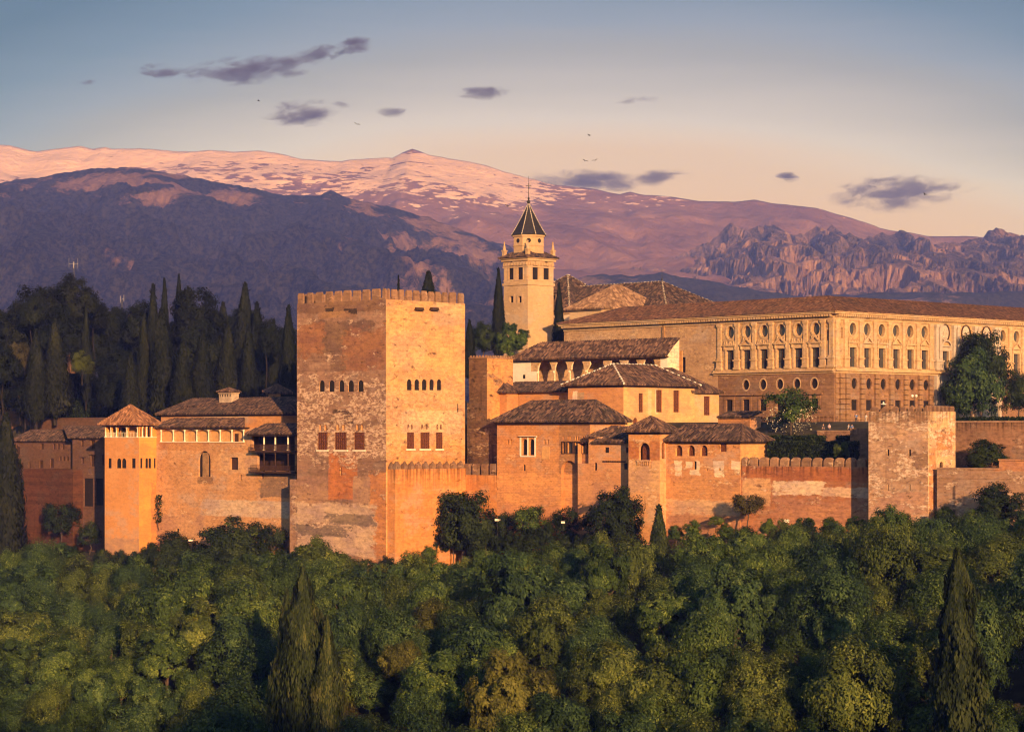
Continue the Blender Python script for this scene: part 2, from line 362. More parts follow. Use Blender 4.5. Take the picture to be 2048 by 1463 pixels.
def clip_v(poly, u):
    vs = []; n = len(poly)
    for i in range(n):
        (u1, v1), (u2, v2) = poly[i], poly[(i + 1) % n]
        if (u1 <= u) != (u2 <= u): vs.append(v1 + (v2 - v1) * (u - u1) / (u2 - u1))
    return (min(vs), max(vs)) if len(vs) >= 2 else None
RT = random.Random(5)
def roof_plane(mb, pts, pitch=0.36, thick=0.22, tiles=True, lip=0.12):
    """a sloping roof face: pts[0]->pts[1] is the eave; rows of half round tiles run up the slope"""
    pts = [Vector(p) for p in pts]
    ux = (pts[1] - pts[0]).normalized(); nn = None
    for k in range(2, len(pts)):
        q = ux.cross(pts[k] - pts[0])
        if q.length > 1e-6: nn = q.normalized(); break
    if nn.z < 0: nn = -nn
    vx = nn.cross(ux)
    if vx.z < 0: vx = -vx
    uv = [((p - pts[0]).dot(ux), (p - pts[0]).dot(vx)) for p in pts]
    mb.poly(pts, uv)
    low = [p - Vector((0, 0, thick)) for p in pts]
    mb.poly(low, uv)
    for k in range(len(pts)):
        j = (k + 1) % len(pts); mb.poly([pts[k], pts[j], low[j], low[k]], [uv[k], uv[j], uv[j], uv[k]])
    if not tiles: return
    u0 = min(q[0] for q in uv); u1 = max(q[0] for q in uv); r = pitch * 0.40
    n = int((u1 - u0) / pitch)
    for i in range(n):
        u = u0 + (i + 0.5) * pitch + RT.uniform(-.03, .03)
        cv = clip_v(uv, u)
        if not cv or cv[1] - cv[0] < 0.15: continue
        v0, v1 = cv[0] - lip, cv[1]
        m = max(1, int((v1 - v0) / 0.9)); rows = []; rv = []
        for j in range(m + 1):
            v = v0 + (v1 - v0) * j / m; lift = RT.uniform(0, .02); du = RT.uniform(-.02, .02)
            row = []
            for k in range(4):
                an = math.pi * k / 3
                row.append(pts[0] + ux * (u + du - r * math.cos(an)) + vx * v + nn * (r * 0.95 * math.sin(an) + lift + 0.01))
            rows.append(row); rv.append((u, v))
        for j in range(m):
            for k in range(3):
                mb.poly([rows[j][k], rows[j][k + 1], rows[j + 1][k + 1], rows[j + 1][k]], [rv[j], rv[j], rv[j + 1], rv[j + 1]])
        mb.poly(rows[0], [rv[0]] * 4)
def ridge_line(mb, a, b, r=0.2, step=0.5, bead=False):
    a, b = Vector(a), Vector(b); L = (b - a).length
    if bead: mb.tube(a, b, r * .62, r * .62, 6)
    n = max(1, int(L / step)); d = (b - a) / n
    for k in range(n):
        if bead and k % 2: continue
        p = a + d * k + Vector((0, 0, RT.uniform(-.03, .03)))
        mb.tube(p, p + d * (0.96 if not bead else 0.8), r * 1.08, r * 0.9, 6)

class Bld(Frame):
    def __init__(s, name, lab, cat, px, Y, pl=None, pr=None, yt=0, yb=0, a=A0, group=None, dl=10.0, dr=10.0):
        super().__init__(px, Y, a)
        s.xl = s.L(pl, HY)[0] if pl is not None else -dl
        s.yr = s.R(pr, HY)[0] if pr is not None else dr
        s.zt = (HY - yt) / F * Y; s.zb = (HY - yb) / F * Y
        s.e = empty(name, lab, cat, (s.O.x, s.O.y, s.zb), -a, group)
        s.h = {}                                     # holes by (face, plane)
        s.todo = []
    def part(s, mb, name, mat, parent=None, smooth=False, lab=None):
        o = mb.build(name, mat, parent or s.e, (0, 0, 0) if parent is not None else (0, 0, -s.zb), smooth)
        if lab: o['label'] = lab
        return o
    def win(s, face, x0, y0, x1, y1, kind='rect', style='void', c=0.0, depth=0.25, name='window', frame=0.0, fmat=None, hole=True):
        """opening given by its photo rectangle; makes the hole now and the pane (and surround) later"""
        f = s.L if face == 'L' else s.R
        xm, ym = (x0 + x1) / 2, (y0 + y1) / 2
        u0 = f(x0, ym, c)[0]; u1 = f(x1, ym, c)[0]; z1 = f(xm, y0, c)[1]; z0 = f(xm, y1, c)[1]
        lp = {'rect': loop_rect, 'arch': loop_arch, 'oval': loop_oval}[kind](u0, u1, z0, z1)
        if hole: s.h.setdefault((face, c), []).append(lp)
        mb = MB(); mb.poly([to3(face, c, *p, depth - 0.03) for p in lp])
        mat = M[style if style in M else 'void']
        if style == 'lattice':
            mat = M['wood_red']; n = max(2, int((u1 - u0) / 0.45)); k2 = max(2, int((z1 - z0) / 0.45))
            b = lambda ua, ub, za, zb: (mb.box(ua, ub, c + depth - 0.18, c + depth - 0.04, za, zb) if face == 'L' else mb.box(c - depth + 0.04, c - depth + 0.18, ua, ub, za, zb))
            for i in range(n + 1):
                q = u0 + (u1 - u0) * i / n; b(q - 0.06, q + 0.06, z0, z1)
            for i in range(k2 + 1):
                q = z0 + (z1 - z0) * i / k2; b(u0, u1, q - 0.05, q + 0.05)
        w = s.part(mb, name, mat)
        if frame:
            fb = MB(); B = (lambda ua, ub, za, zb: fb.box(ua, ub, c - 0.1, c + 0.08, za, zb)) if face == 'L' else (lambda ua, ub, za, zb: fb.box(c - 0.08, c + 0.1, ua, ub, za, zb))
            g = frame
            if kind == 'arch':
                r = (u1 - u0) / 2; cu = (u0 + u1) / 2; zs = z1 - r; n = 12; rows = []
                for (rr, dd) in ((r, -0.1), (r + g, -0.1), (r + g, 0.05)):
                    rows.append([to3(face, c, u0 - (rr - r), z0, dd)] + [to3(face, c, cu - rr * math.cos(math.pi * k / n), zs + rr * math.sin(math.pi * k / n), dd) for k in range(n + 1)] + [to3(face, c, u1 + (rr - r), z0, dd)])
                rows.insert(0, [to3(face, c, u0, z0, 0.05)] + [to3(face, c, cu - r * math.cos(math.pi * k / n), zs + r * math.sin(math.pi * k / n), 0.05) for k in range(n + 1)] + [to3(face, c, u1, z0, 0.05)])
                fb.grid(rows)
            else:
                B(u0 - g, u1 + g, z1, z1 + g); B(u0 - g, u0, z0, z1); B(u1, u1 + g, z0, z1); B(u0 - g * 1.3, u1 + g * 1.3, z0 - g * 0.8, z0)
            s.part(fb, 'frame', fmat or M['plaster_white'], w)
        return (u0, u1, z0, z1, w)
    def walls(s, mat, outL=None, outR=None, cap=True, depth=0.45, extra=None, zb=None, name='wall'):
        zb = s.zb if zb is None else zb
        mb = MB(); oL = outL or loop_rect(s.xl, 0, zb, s.zt); oR = outR or loop_rect(0, s.yr, zb, s.zt)
        wall_face(mb, 'L', 0.0, oL, s.h.get(('L', 0.0), ()), depth)
        wall_face(mb, 'R', 0.0, oR, s.h.get(('R', 0.0), ()), depth)
        mb.poly([to3('L', s.yr, *p) for p in loop_rect(s.xl, 0, zb, s.zt)])
        mb.poly([to3('R', s.xl, *p) for p in loop_rect(0, s.yr, zb, s.zt)])
        if cap: mb.poly([(s.xl, 0, s.zt), (0, 0, s.zt), (0, s.yr, s.zt), (s.xl, s.yr, s.zt)])
        if extra: extra(mb)
        return s.part(mb, name, mat)
    def hip(s, x0, x1, y0, y1, ze, zr, ridge=None, oh=0.8, mat=None, beads=None, name='roof', skip=(), pitch=0.36, cap_r=0.2, parent=None):
        """hipped roof. ridge = ('x', xa, xb, ym) or ('y', ya, yb, xm)"""
        mat = mat or M['tile_dark']
        x0, x1, y0, y1 = x0 - oh, x1 + oh, y0 - oh, y1 + oh
        if ridge is None: ridge = ('x', (x0 + x1) / 2, (x0 + x1) / 2, (y0 + y1) / 2)
        if ridge[0] == 'x': A, B = (ridge[1], ridge[3], zr), (ridge[2], ridge[3], zr)
        else: A, B = (ridge[3], ridge[1], zr), (ridge[3], ridge[2], zr)
        c = [(x0, y0, ze), (x1, y0, ze), (x1, y1, ze), (x0, y1, ze)]
        same = (Vector(A) - Vector(B)).length < 0.05
        if ridge[0] == 'x':
            pl = [('L', [c[0], c[1], B, A]), ('R', [c[1], c[2], B]), ('BL', [c[2], c[3], A, B]), ('BR', [c[3], c[0], A])]
            hips = [(c[0], A), (c[3], A), (c[1], B), (c[2], B)]
        else:
            pl = [('L', [c[0], c[1], A]), ('R', [c[1], c[2], B, A]), ('BL', [c[2], c[3], B]), ('BR', [c[3], c[0], A, B])]
            hips = [(c[0], A), (c[1], A), (c[2], B), (c[3], B)]
        mb = MB()
        for k, p in pl:
            if k in skip: continue
            if same and len(p) == 4: p = p[:3]
            roof_plane(mb, p, pitch, tiles=k in ('L', 'R') or True)
        cm = MB()
        for a, b in hips: ridge_line(mb if not beads else cm, a, b, cap_r, 0.5, bool(beads))
        if not same: ridge_line(mb if not beads else cm, A, B, cap_r, 0.5, bool(beads))
        r = s.part(mb, name, mat, parent)
        if beads: s.part(cm, 'ridge_tiles', beads, r)
        return r
    def merlons(s, face, us, c, th, z0, z1, mat, cap=0.35, kind='pyr', inward=True, capmat=None):
        """us: list of (u0, u1)"""
        for (u0, u1) in us:
            if kind != 'round': u0, u1 = u0 + .17, u1 - .17
            mb = MB(); d0, d1 = (c, c + th)
            B = (lambda ua, ub, da, db, za, zb, t=0.0: mb.box(ua, ub, da, db, za, zb, t)) if face == 'L' else (lambda ua, ub, da, db, za, zb, t=0.0: mb.box(c - (db - c), c - (da - c), ua, ub, za, zb, t))
            j = RT.uniform(-0.06, 0.06); h = z1 - z0
            if kind == 'round':
                n = 8; zc = z0 + h * (1 - cap); prof = [(u0, z0), (u1, z0), (u1, zc)] + [((u0 + u1) / 2 + (u1 - u0) / 2 * math.cos(math.pi * k / n), zc + h * cap * math.sin(math.pi * k / n)) for k in range(1, n)] + [(u0, zc)]
                a = [to3(face, c, *p, 0.0) for p in prof]; b = [to3(face, c, *p, th) for p in prof]
                mb.grid([a, b], True); mb.poly(a); mb.poly(b)
            else:
                zc = z0 + h * (1 - cap) + j
                B(u0, u1, d0, d1, z0, zc)
                e = 0.03
                if kind == 'pyr':
                    cm = ((u0 + u1) / 2, (d0 + d1) / 2); k = .1
                    lo = [to3(face, c, u, z_, d - c) for u, d, z_ in ((u0 - e, d0 - e, zc), (u1 + e, d0 - e, zc), (u1 + e, d1 + e, zc), (u0 - e, d1 + e, zc))]
                    up = [to3(face, c, cm[0] + a_ * (u1 - u0) * k, z1 + j, cm[1] + b_ * th * k - c) for a_, b_ in ((-1, -1), (1, -1), (1, 1), (-1, 1))]
                    mb.grid([lo, up], True); mb.poly(up)
                else: B(u0 - e, u1 + e, d0 - e, d1 + e, zc, z1 + j, .12)
            s.part(mb, 'merlon', mat)
def at_plane(name, lab, cat, px, q, pl=None, pr=None, yt=0, yb=0, group=None, dl=10.0, dr=10.0, cls=Bld):
    """a building on the fortress grid whose near corner stands on the line q metres behind the great tower's face"""
    return cls(name, lab, cat, px, G.depth(px, q), pl, pr, yt, yb, A0, group, dl, dr)
def column(b, x, y, z0, z1, r=0.14, mat=None, n=8):
    mb = MB(); h = z1 - z0
    mb.lathe(x, y, [(r * 1.7, z0), (r * 1.7, z0 + .12), (r, z0 + .25), (r * 0.88, z1 - 0.45), (r * 1.1, z1 - .4), (r * 1.9, z1 - 0.06), (r * 1.9, z1)], n)
    return b.part(mb, 'column', mat or M['column_white'])
# ------------------------------------------------------------------ the fortress, from the great tower outwards
def loop_seg(u0, u1, z0, z1, n=8, rise=0.26):
    h = (z1 - z0) * rise; c = (u0 + u1) / 2; r = (u1 - u0) / 2
    return [(u0, z0), (u1, z0)] + [(c + r * math.cos(math.pi * k / n), z1 - h + h * math.sin(math.pi * k / n)) for k in range(n + 1)]
def pL(b, x0, y0, x1, y1, col, soft=0.5, c=0.0):
    ym, xm = (y0 + y1) / 2, (x0 + x1) / 2
    return ('L', b.L(x0, ym, c)[0], b.L(x1, ym, c)[0], b.L(xm, y1, c)[1], b.L(xm, y0, c)[1], col, soft)
def pR(b, x0, y0, x1, y1, col, soft=0.5, c=0.0):
    ym, xm = (y0 + y1) / 2, (x0 + x1) / 2
    return ('R', b.R(x0, ym, c)[0], b.R(x1, ym, c)[0], b.R(xm, y1, c)[1], b.R(xm, y0, c)[1], col, soft)
def uL(b, px, c=0.0): return b.L(px, HY, c)[0]
def uR(b, px, c=0.0): return b.R(px, HY, c)[0]
def zL(b, px, py, c=0.0): return b.L(px, py, c)[1]
def zR(b, px, py, c=0.0): return b.R(px, py, c)[1]

OR = (0.52, 0.235, 0.085); PALE = (0.56, 0.41, 0.29); GREY = (0.36, 0.25, 0.17); RED = (0.46, 0.17, 0.065); YEL = (0.60, 0.35, 0.135)
M['inner'] = plain('inner', (0.48, 0.24, 0.09), 0.9, 0.2)
M['panel'] = plain('panel', (0.55, 0.30, 0.12), 0.9, 0.15)

# --- great square tower
T = Bld('battlemented_tower', 'huge square battlemented tower with two rows of arched windows, tallest of the fortress', 'tower', 772, 400.0, 594, 930, 598, 1150)
for x0, x1 in ((639, 649), (658, 669), (678, 688.5), (696.6, 707.5), (716, 727)): T.win('L', x0, 760, x1, 783, 'arch', 'void', depth=0.16)
for x0, x1 in ((814, 823), (829, 838.5), (844, 853), (859, 867.5), (874, 882.5)): T.win('R', x0, 758, x1, 780, 'arch', 'void', depth=0.16)
for x0, x1 in ((636, 655), (670, 693), (708.5, 729)): T.win('L', x0, 864, x1, 899, 'rect', 'lattice', depth=0.22)
for x0, x1 in ((814, 828), (841, 859), (872, 885)): T.win('R', x0, 864, x1, 897, 'rect', 'lattice', depth=0.22)
for x0, x1 in ((638, 643), (648.5, 653.5), (673, 678.5), (684.5, 690), (712, 717), (721.5, 726.5)): T.win('L', x0, 848, x1, 860, 'arch', 'inner', depth=0.3)
for x0, x1 in ((815, 818.5), (822, 825.5), (842.5, 846), (852, 855.5), (873, 876.5), (880, 884)): T.win('R', x0, 848, x1, 858, 'arch', 'wood_red', depth=0.3)
T.win('L', 680, 934, 683, 950, 'rect', 'void')
T.win('R', 914, 807, 917, 824, 'rect', 'void')
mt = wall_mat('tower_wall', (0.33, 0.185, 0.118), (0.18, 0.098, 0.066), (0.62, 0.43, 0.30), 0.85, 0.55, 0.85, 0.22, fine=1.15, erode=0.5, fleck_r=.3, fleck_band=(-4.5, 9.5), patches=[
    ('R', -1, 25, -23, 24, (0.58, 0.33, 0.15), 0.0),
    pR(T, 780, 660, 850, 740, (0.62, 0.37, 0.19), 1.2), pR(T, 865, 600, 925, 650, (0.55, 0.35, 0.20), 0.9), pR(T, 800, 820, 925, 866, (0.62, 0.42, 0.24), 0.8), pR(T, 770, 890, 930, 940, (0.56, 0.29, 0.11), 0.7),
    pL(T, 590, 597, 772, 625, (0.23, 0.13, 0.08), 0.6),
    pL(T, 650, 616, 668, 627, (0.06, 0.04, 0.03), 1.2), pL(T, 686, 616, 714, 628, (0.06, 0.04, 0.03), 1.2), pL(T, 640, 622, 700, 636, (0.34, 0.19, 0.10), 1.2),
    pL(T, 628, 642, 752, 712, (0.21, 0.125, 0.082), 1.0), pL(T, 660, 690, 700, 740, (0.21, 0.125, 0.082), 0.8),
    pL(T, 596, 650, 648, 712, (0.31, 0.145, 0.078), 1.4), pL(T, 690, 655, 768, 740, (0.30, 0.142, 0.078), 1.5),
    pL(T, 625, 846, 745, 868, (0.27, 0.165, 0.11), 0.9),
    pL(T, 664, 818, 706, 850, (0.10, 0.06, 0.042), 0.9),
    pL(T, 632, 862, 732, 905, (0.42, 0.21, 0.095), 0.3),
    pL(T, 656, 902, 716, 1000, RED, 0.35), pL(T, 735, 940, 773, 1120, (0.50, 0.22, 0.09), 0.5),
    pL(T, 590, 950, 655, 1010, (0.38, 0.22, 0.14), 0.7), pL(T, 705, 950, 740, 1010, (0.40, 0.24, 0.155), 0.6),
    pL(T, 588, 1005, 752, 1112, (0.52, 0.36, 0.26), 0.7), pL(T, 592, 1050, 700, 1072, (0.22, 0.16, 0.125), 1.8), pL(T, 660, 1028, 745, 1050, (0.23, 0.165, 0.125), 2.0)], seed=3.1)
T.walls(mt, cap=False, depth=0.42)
mb = MB(); mb.box(T.xl + 1.1, -1.1, 1.1, T.yr - 1.1, T.zt - 2.2, T.zt - 2.0); T.part(mb, 'roof_deck', mt)
mb = MB()
for (x0, x1, y0, y1) in ((T.xl, 0, 0, 0.9), (-0.9, 0, 0.9, T.yr), (T.xl, T.xl + 0.9, 0.9, T.yr), (T.xl + 0.9, -0.9, T.yr - 0.9, T.yr)): mb.box(x0 + 0.02, x1 - 0.02, y0 + 0.02, y1 - 0.02, T.zt - 2.2, T.zt + 0.01)
T.part(mb, 'parapet', mt)
mm = wall_mat('merlon_stone', (0.29, 0.16, 0.09), (0.13, 0.075, 0.048), (0.48, 0.31, 0.2), 0.6, 0.5, 0.4, 0.5, erode=0.5)
zm = zL(T, 772, 576.5)
lm = [(594, 607), (612, 625.5), (630, 645), (649.5, 664.5), (667.5, 683), (685, 701.5), (704, 721), (723, 739.5), (742, 760)]
T.merlons('L', [(uL(T, a), uL(T, b)) for a, b in lm] + [(uL(T, 763), 0)], 0, 0.42, T.zt, zm, mm, 0.3, kind='flat')
rm = [(783.5, 797), (798.5, 810), (812.5, 826), (827.5, 841), (843, 856), (857.5, 869.5), (870.5, 883), (885.5, 897), (898.5, 914), (917, 929.5)]
T.merlons('R', [(0.46, uR(T, 781.5))] + [(uR(T, a), uR(T, b)) for a, b in rm], 0, 0.42, T.zt, zm, mm, 0.3, kind='flat')
n = 9
T.merlons('L', [(T.xl + 2.2 * k + 1.0, T.xl + 2.2 * k + 2.4) for k in range(8)], T.yr - 0.9, 0.8, T.zt, zm, mm, 0.3, kind='flat')
T.merlons('R', [(2.0 * k + 1.4, 2.0 * k + 2.8) for k in range(8)], T.xl + 0.9, 0.8, T.zt, zm, mm, 0.3, kind='flat')
for a, b in ((828, 843), (858, 873)):
    u0, z1 = T.R(a, 614.5); u1, z0 = T.R(b, 621); mb = MB(); mb.box(0.01, 0.75, u0, u1, z0, z1, 0.12); T.part(mb, 'stone_bracket', M['wood_dark'])
mb = MB()   # low buttress at the tower's far foot
xb = T.xl; mb.box(xb - 2.0, xb - 0.02, 0.15, 5.3, T.zb, zL(T, 590, 958), 0.0); T.part(mb, 'buttress', mt)
# sill ledges under the main windows
mb = MB()
for a, b in ((633, 657), (668, 696), (706, 731)):
    z = zL(T, (a + b) / 2, 900.5); mb.box(uL(T, a), uL(T, b), -0.16, 0.02, z - 0.15, z + 0.12)
T.part(mb, 'window_sill', M['column_white'])
mb = MB()
for a, b in ((812, 830), (839, 861), (870, 887)):
    z = zR(T, (a + b) / 2, 898.5); mb.box(-0.02, 0.16, uR(T, a), uR(T, b), z - 0.15, z + 0.12)
T.part(mb, 'window_sill', M['column_white'])

# --- wall with pointed merlons under the tower
CW = Bld('battlement_wall', 'bright orange wall with pointed merlons running along the foot of the great tower', 'wall', 790.5, 399.0, None, 932, 938, 1160, dl=1.8)
mc = wall_mat('curtain_wall', (0.62, 0.265, 0.085), (0.42, 0.17, 0.06), (0.66, 0.36, 0.16), 0.8, 0.45, 0.15, 0.25, fine=0.8, erode=0.25, seed=8, streak_top=(CW.zt + 0.2, 4.5))
CW.walls(mc)
cs = [798 + 14.05 * k for k in range(10)]
zc = (HY - 922.5) / F * 399.0
CW.merlons('R', [(0.0, 0.9)] + [(uR(CW, c - 5.0), uR(CW, c + 5.0)) for c in cs], 0, 0.7, CW.zt, zc, mm, 0.62)
CW.merlons('L', [(-1.75, -0.75)], 0, 0.7, CW.zt, zc, mm, 0.62)
QC = CW.yr + 0.3       # line of the lower curtain
C2 = at_plane('curtain_wall', 'plain orange wall with flat worn merlons between the pointed battlements and the brick hall', 'wall', 996, QC + 0.05, 926, None, 950, 1090, dr=1.6)
C2.walls(mc)
C2.merlons('L', [(uL(C2, a), uL(C2, b)) for a, b in ((927, 940), (943.5, 957), (961, 974.5), (978, 992))], 0, 0.7, C2.zt, zL(C2, 960, 927), mm, 0.15, kind='flat')
# --- dark rubble stump and ruined tower behind it
mrub = wall_mat('dark_rubble', (0.17, 0.095, 0.055), (0.07, 0.04, 0.025), (0.36, 0.25, 0.17), 0.7, 0.5, 0.55, 0.7, fine=1.6, erode=0.75, seed=4)
RS = at_plane('rubble_wall', 'dark eroded rubble wall in the nook between the great tower and brick hall', 'wall', 994, QC + 3.0, 934, None, 838, 1000, dr=3)
zt = RS.zt; xl = RS.xl
RS.walls(mrub, outL=[(xl, RS.zb), (0, RS.zb), (0, zt - 1.5), (-0.8, zt - 0.6), (-1.8, zt + 0.2), (xl * .35, zt), (xl * .5, zt + 1.2), (xl * .7, zt + 0.7), (xl * .8, zt + 2.4), (xl, zt + 3)])
RT2 = at_plane('ruined_tower', 'square tower stump beside the great tower, one face dark and one orange', 'tower', 974, QC + 9.0, 938, 1026, 716, 860)
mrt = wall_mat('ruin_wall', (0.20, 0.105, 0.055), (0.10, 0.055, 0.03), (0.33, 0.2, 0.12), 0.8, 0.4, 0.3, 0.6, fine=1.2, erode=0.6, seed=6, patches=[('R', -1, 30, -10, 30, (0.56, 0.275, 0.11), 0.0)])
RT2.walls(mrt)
k = 12
for face, L in (('L', -RT2.xl), ('R', RT2.yr)):
    n = int(L / 0.62)
    mb = MB()
    for i in range(n):
        a = i * L / n
        if face == 'L': mb.box(RT2.xl + a + .1, RT2.xl + a + .5, -0.1, 0.4, RT2.zt - .02, RT2.zt + 0.55, 0.12)
        else: mb.box(-0.4, 0.1, a + .1, a + .5, RT2.zt - .02, RT2.zt + 0.55, 0.12)
    mb.box(RT2.xl, 0.12, -0.12, 0.45, RT2.zt, RT2.zt + 0.16) if face == 'L' else mb.box(-0.45, 0.119, 0.46, RT2.yr, RT2.zt, RT2.zt + 0.16)
    RT2.part(mb, 'tile_coping', mm)

# --- brick hall with grilles and big arch
H = at_plane('brick_hall', 'brick hall with twin arched window, row of grilles and broad hipped roof', 'building', 1180, QC, 994, 1250, 842, 1120)
mbk = wall_mat('brick_orange', (0.60, 0.28, 0.11), (0.44, 0.185, 0.07), (0.68, 0.42, 0.23), 0.9, 0.3, 0.28, 0.12, brick=(0.75, 0.28, 0.06, 0.28), fine=0.9, erode=0.22, seed=11, patches=[
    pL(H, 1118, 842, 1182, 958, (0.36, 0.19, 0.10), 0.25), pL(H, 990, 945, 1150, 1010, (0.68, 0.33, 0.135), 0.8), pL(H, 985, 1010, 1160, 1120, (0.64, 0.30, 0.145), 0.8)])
H.win('L', 1043.5, 877, 1055.5, 909.5, 'arch', 'void', depth=0.5); H.win('L', 1057.5, 877, 1069, 909.5, 'arch', 'void', depth=0.5)
u0, z1 = H.L(1041, 874); u1, z0 = H.L(1071, 911)
mb = MB(); mb.box(u0 - .1, u0 + .18, -.12, .02, z0, z1); mb.box(u1 - .18, u1 + .1, -.12, .02, z0, z1); mb.box(u0 - .35, u1 + .35, -.14, .02, z1, z1 + .22); mb.box(u0, u1, -.13, .02, z0 - .2, z0); mb.box((u0 + u1) / 2 - .1, (u0 + u1) / 2 + .1, -.1, .02, z0, z1); H.part(mb, 'window_frame', M['plaster_white'])
mb = MB(); mb.box(uL(H, 1038), uL(H, 1073), -0.3, 0.02, zL(H, 1055, 873.6), zL(H, 1055, 872.4)); H.part(mb, 'lintel', M['wood_dark'])
for a in (1013.5, 1020.5, 1087, 1093.5): H.win('L', a, 878, a + 4, 888, 'arch', 'inner', depth=0.25)
for a, b in ((1124.7, 1130), (1135, 1145), (1149.5, 1159.5), (1163.5, 1173.5)): H.win('L', a, 884, b, 905.5, 'rect', 'glass', depth=0.4, frame=0.16, fmat=M['wood_dark'])
for a in (1125.5, 1135.5, 1139.5, 1150.5, 1154.5, 1164, 1168.5): H.win('L', a, 871.5, a + 2.8, 879.5, 'arch', 'inner', depth=0.25)
H.win('L', 1046.3, 928, 1051, 941, 'arch', 'void'); H.win('L', 1140.5, 926, 1145, 940, 'rect', 'void', c=0.7, hole=False)
u0, z1 = H.L(1122, 920.5); u1, z0 = H.L(1155, 1100)
lp = loop_arch(u0, u1, z0, z1, 14); H.h.setdefault(('L', 0.0), []).append(lp)
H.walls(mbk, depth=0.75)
mb = MB(); mb.poly([to3('L', 0, *p, 0.74) for p in lp]); H.part(mb, 'blind_arch', mbk)
mb = MB(); mb.box(uL(H, 1084.5), uL(H, 1099), -0.06, 0.02, zL(H, 1092, 917.5), zL(H, 1092, 893)); H.part(mb, 'plaster_panel', M['panel'])
ym = H.yr / 2; xa = uL(H, 1064, ym); zr = H.L(1130, 801, ym)[1]; xbr = uL(H, 1196, ym)
H.hip(H.xl, 0, 0, H.yr, H.zt + 0.05, zr, ('x', xa, min(xbr, -2.5), ym), 0.9, M['tile_dark'], pitch=0.44)
mb = MB(); mb.box(H.xl - .3, .3, -.3, H.yr + .3, H.zt - 0.5, H.zt - 0.22); H.part(mb, 'eaves', M['soffit'])

# --- lower block with little roofs
B2 = at_plane('brick_house', 'small brick house with two little tiled roofs wedged beside the pyramid-roofed turret', 'house', 1264, QC - 1.0, 1155.6, None, 886, 1120, dr=7)
xs = uL(B2, 1177); zs = zL(B2, 1166, 926)
mb2 = wall_mat('brick_warm', (0.60, 0.29, 0.13), (0.40, 0.18, 0.08), (0.62, 0.40, 0.24), 0.9, 0.25, 0.25, 0.1, brick=(0.7, 0.26, 0.05, 0.2), fine=0.8, erode=0.15, seed=15, patches=[pL(B2, 1150, 962, 1260, 1130, (0.56, 0.29, 0.15), 0.6)])
for r in ((1210, 894, 1218, 905), (1252, 894, 1257, 905), (1248, 925.5, 1255, 938)): B2.win('L', *r, 'rect', 'void', depth=.15)
B2.win('L', 1188.7, 924, 1194, 940, 'arch', 'void')
B2.walls(mb2, outL=[(B2.xl, B2.zb), (0, B2.zb), (0, B2.zt), (xs, B2.zt), (xs, zs), (B2.xl, zs)])
mb = MB(); mb.box(B2.xl, xs, 0.01, 2.2, zs - .3, zs); mb.poly([(xs, 0, zs), (xs, B2.yr, zs), (xs, B2.yr, B2.zt), (xs, 0, B2.zt)]); B2.part(mb, 'ledge', mb2)
mb = MB()
for k in range(13):
    u = uL(B2, 1207 + k * 3.6); z = zL(B2, 1230, 922.5); mb.box(u - .12, u + .12, -.12, .02, z - .12, z + .12)
B2.part(mb, 'beam_end', M['wood_dark'])
xr = uL(B2, 1193); ze = zL(B2, 1230, 883); zr2 = B2.L(1235, 853, 3.5)[1]
mb = MB(); roof_plane(mb, [(xr, -0.8, ze), (0.5, -0.8, ze), (0.5, 4.2, zr2), (uL(B2, 1224, 4.2), 4.2, zr2)], 0.44); roof_plane(mb, [(xr, 6.0, ze), (xr, -0.8, ze), (uL(B2, 1224, 4.2), 4.2, zr2)], 0.44); B2.part(mb, 'roof', M['tile_dark'])
mb = MB(); za = zL(B2, 1182, 872.5); zb_ = B2.L(1212, 852, 4.0)[1]
roof_plane(mb, [(xs - 0.3, -0.5, za), (xs + 1.9, -0.5, za), (xs + 4.0, 4.0, zb_), (xs + 1.6, 4.0, zb_)], 0.44); B2.part(mb, 'lean_to_roof', M['tile_brown'])
mb = MB(); mb.box(xs + 0.02, xr + 1.0, 0.02, 4.0, B2.zt, za - 0.05); B2.part(mb, 'upper_wall', mb2)

# --- turret with pyramid roof
TU = at_plane('turret', 'small square turret with pyramid tiled roof and one large horseshoe window', 'tower', 1319.5, QC - 3.2, 1257, 1349, 862, 1130)
TU.win('L', 1278, 885, 1299.5, 919.5, 'arch', 'wood_red', depth=0.9); TU.win('R', 1323.5, 884, 1329, 917, 'arch', 'void', depth=0.6)
TU.win('L', 1300, 928, 1302.5, 937, 'rect', 'void')
mtu = wall_mat('turret_wall', (0.62, 0.33, 0.15), (0.42, 0.20, 0.09), (0.66, 0.44, 0.27), 0.9, 0.35, 0.5, 0.25, fine=1.0, erode=0.3, seed=20, patches=[
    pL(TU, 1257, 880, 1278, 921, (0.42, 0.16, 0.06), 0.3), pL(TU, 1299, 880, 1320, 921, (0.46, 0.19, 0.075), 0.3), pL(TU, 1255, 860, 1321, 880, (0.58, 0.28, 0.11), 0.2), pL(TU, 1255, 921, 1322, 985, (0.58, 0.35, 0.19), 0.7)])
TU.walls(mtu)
mb = MB(); u0, z1 = TU.L(1275, 919); u1, _ = TU.L(1302, 919); mb.box(u0, u1, -.25, .02, z1 - .25, z1)
for k in range(7):
    q = u0 + (u1 - u0) * (k + .5) / 7; mb.box(q - .08, q + .08, -.22, .02, z1 - .85, z1 - .25)
TU.part(mb, 'sill', mtu)
xm, ymm = TU.xl / 2, TU.yr / 2
TU.hip(TU.xl, 0, 0, TU.yr, TU.zt + .05, TU.L(1304.5, 832, ymm)[1], ('x', xm, xm, ymm), 0.75, M['tile_brown'])
mb = MB(); mb.box(TU.xl - .25, .25, -.25, TU.yr + .25, TU.zt - .45, TU.zt - .2); TU.part(mb, 'eaves', M['soffit'])

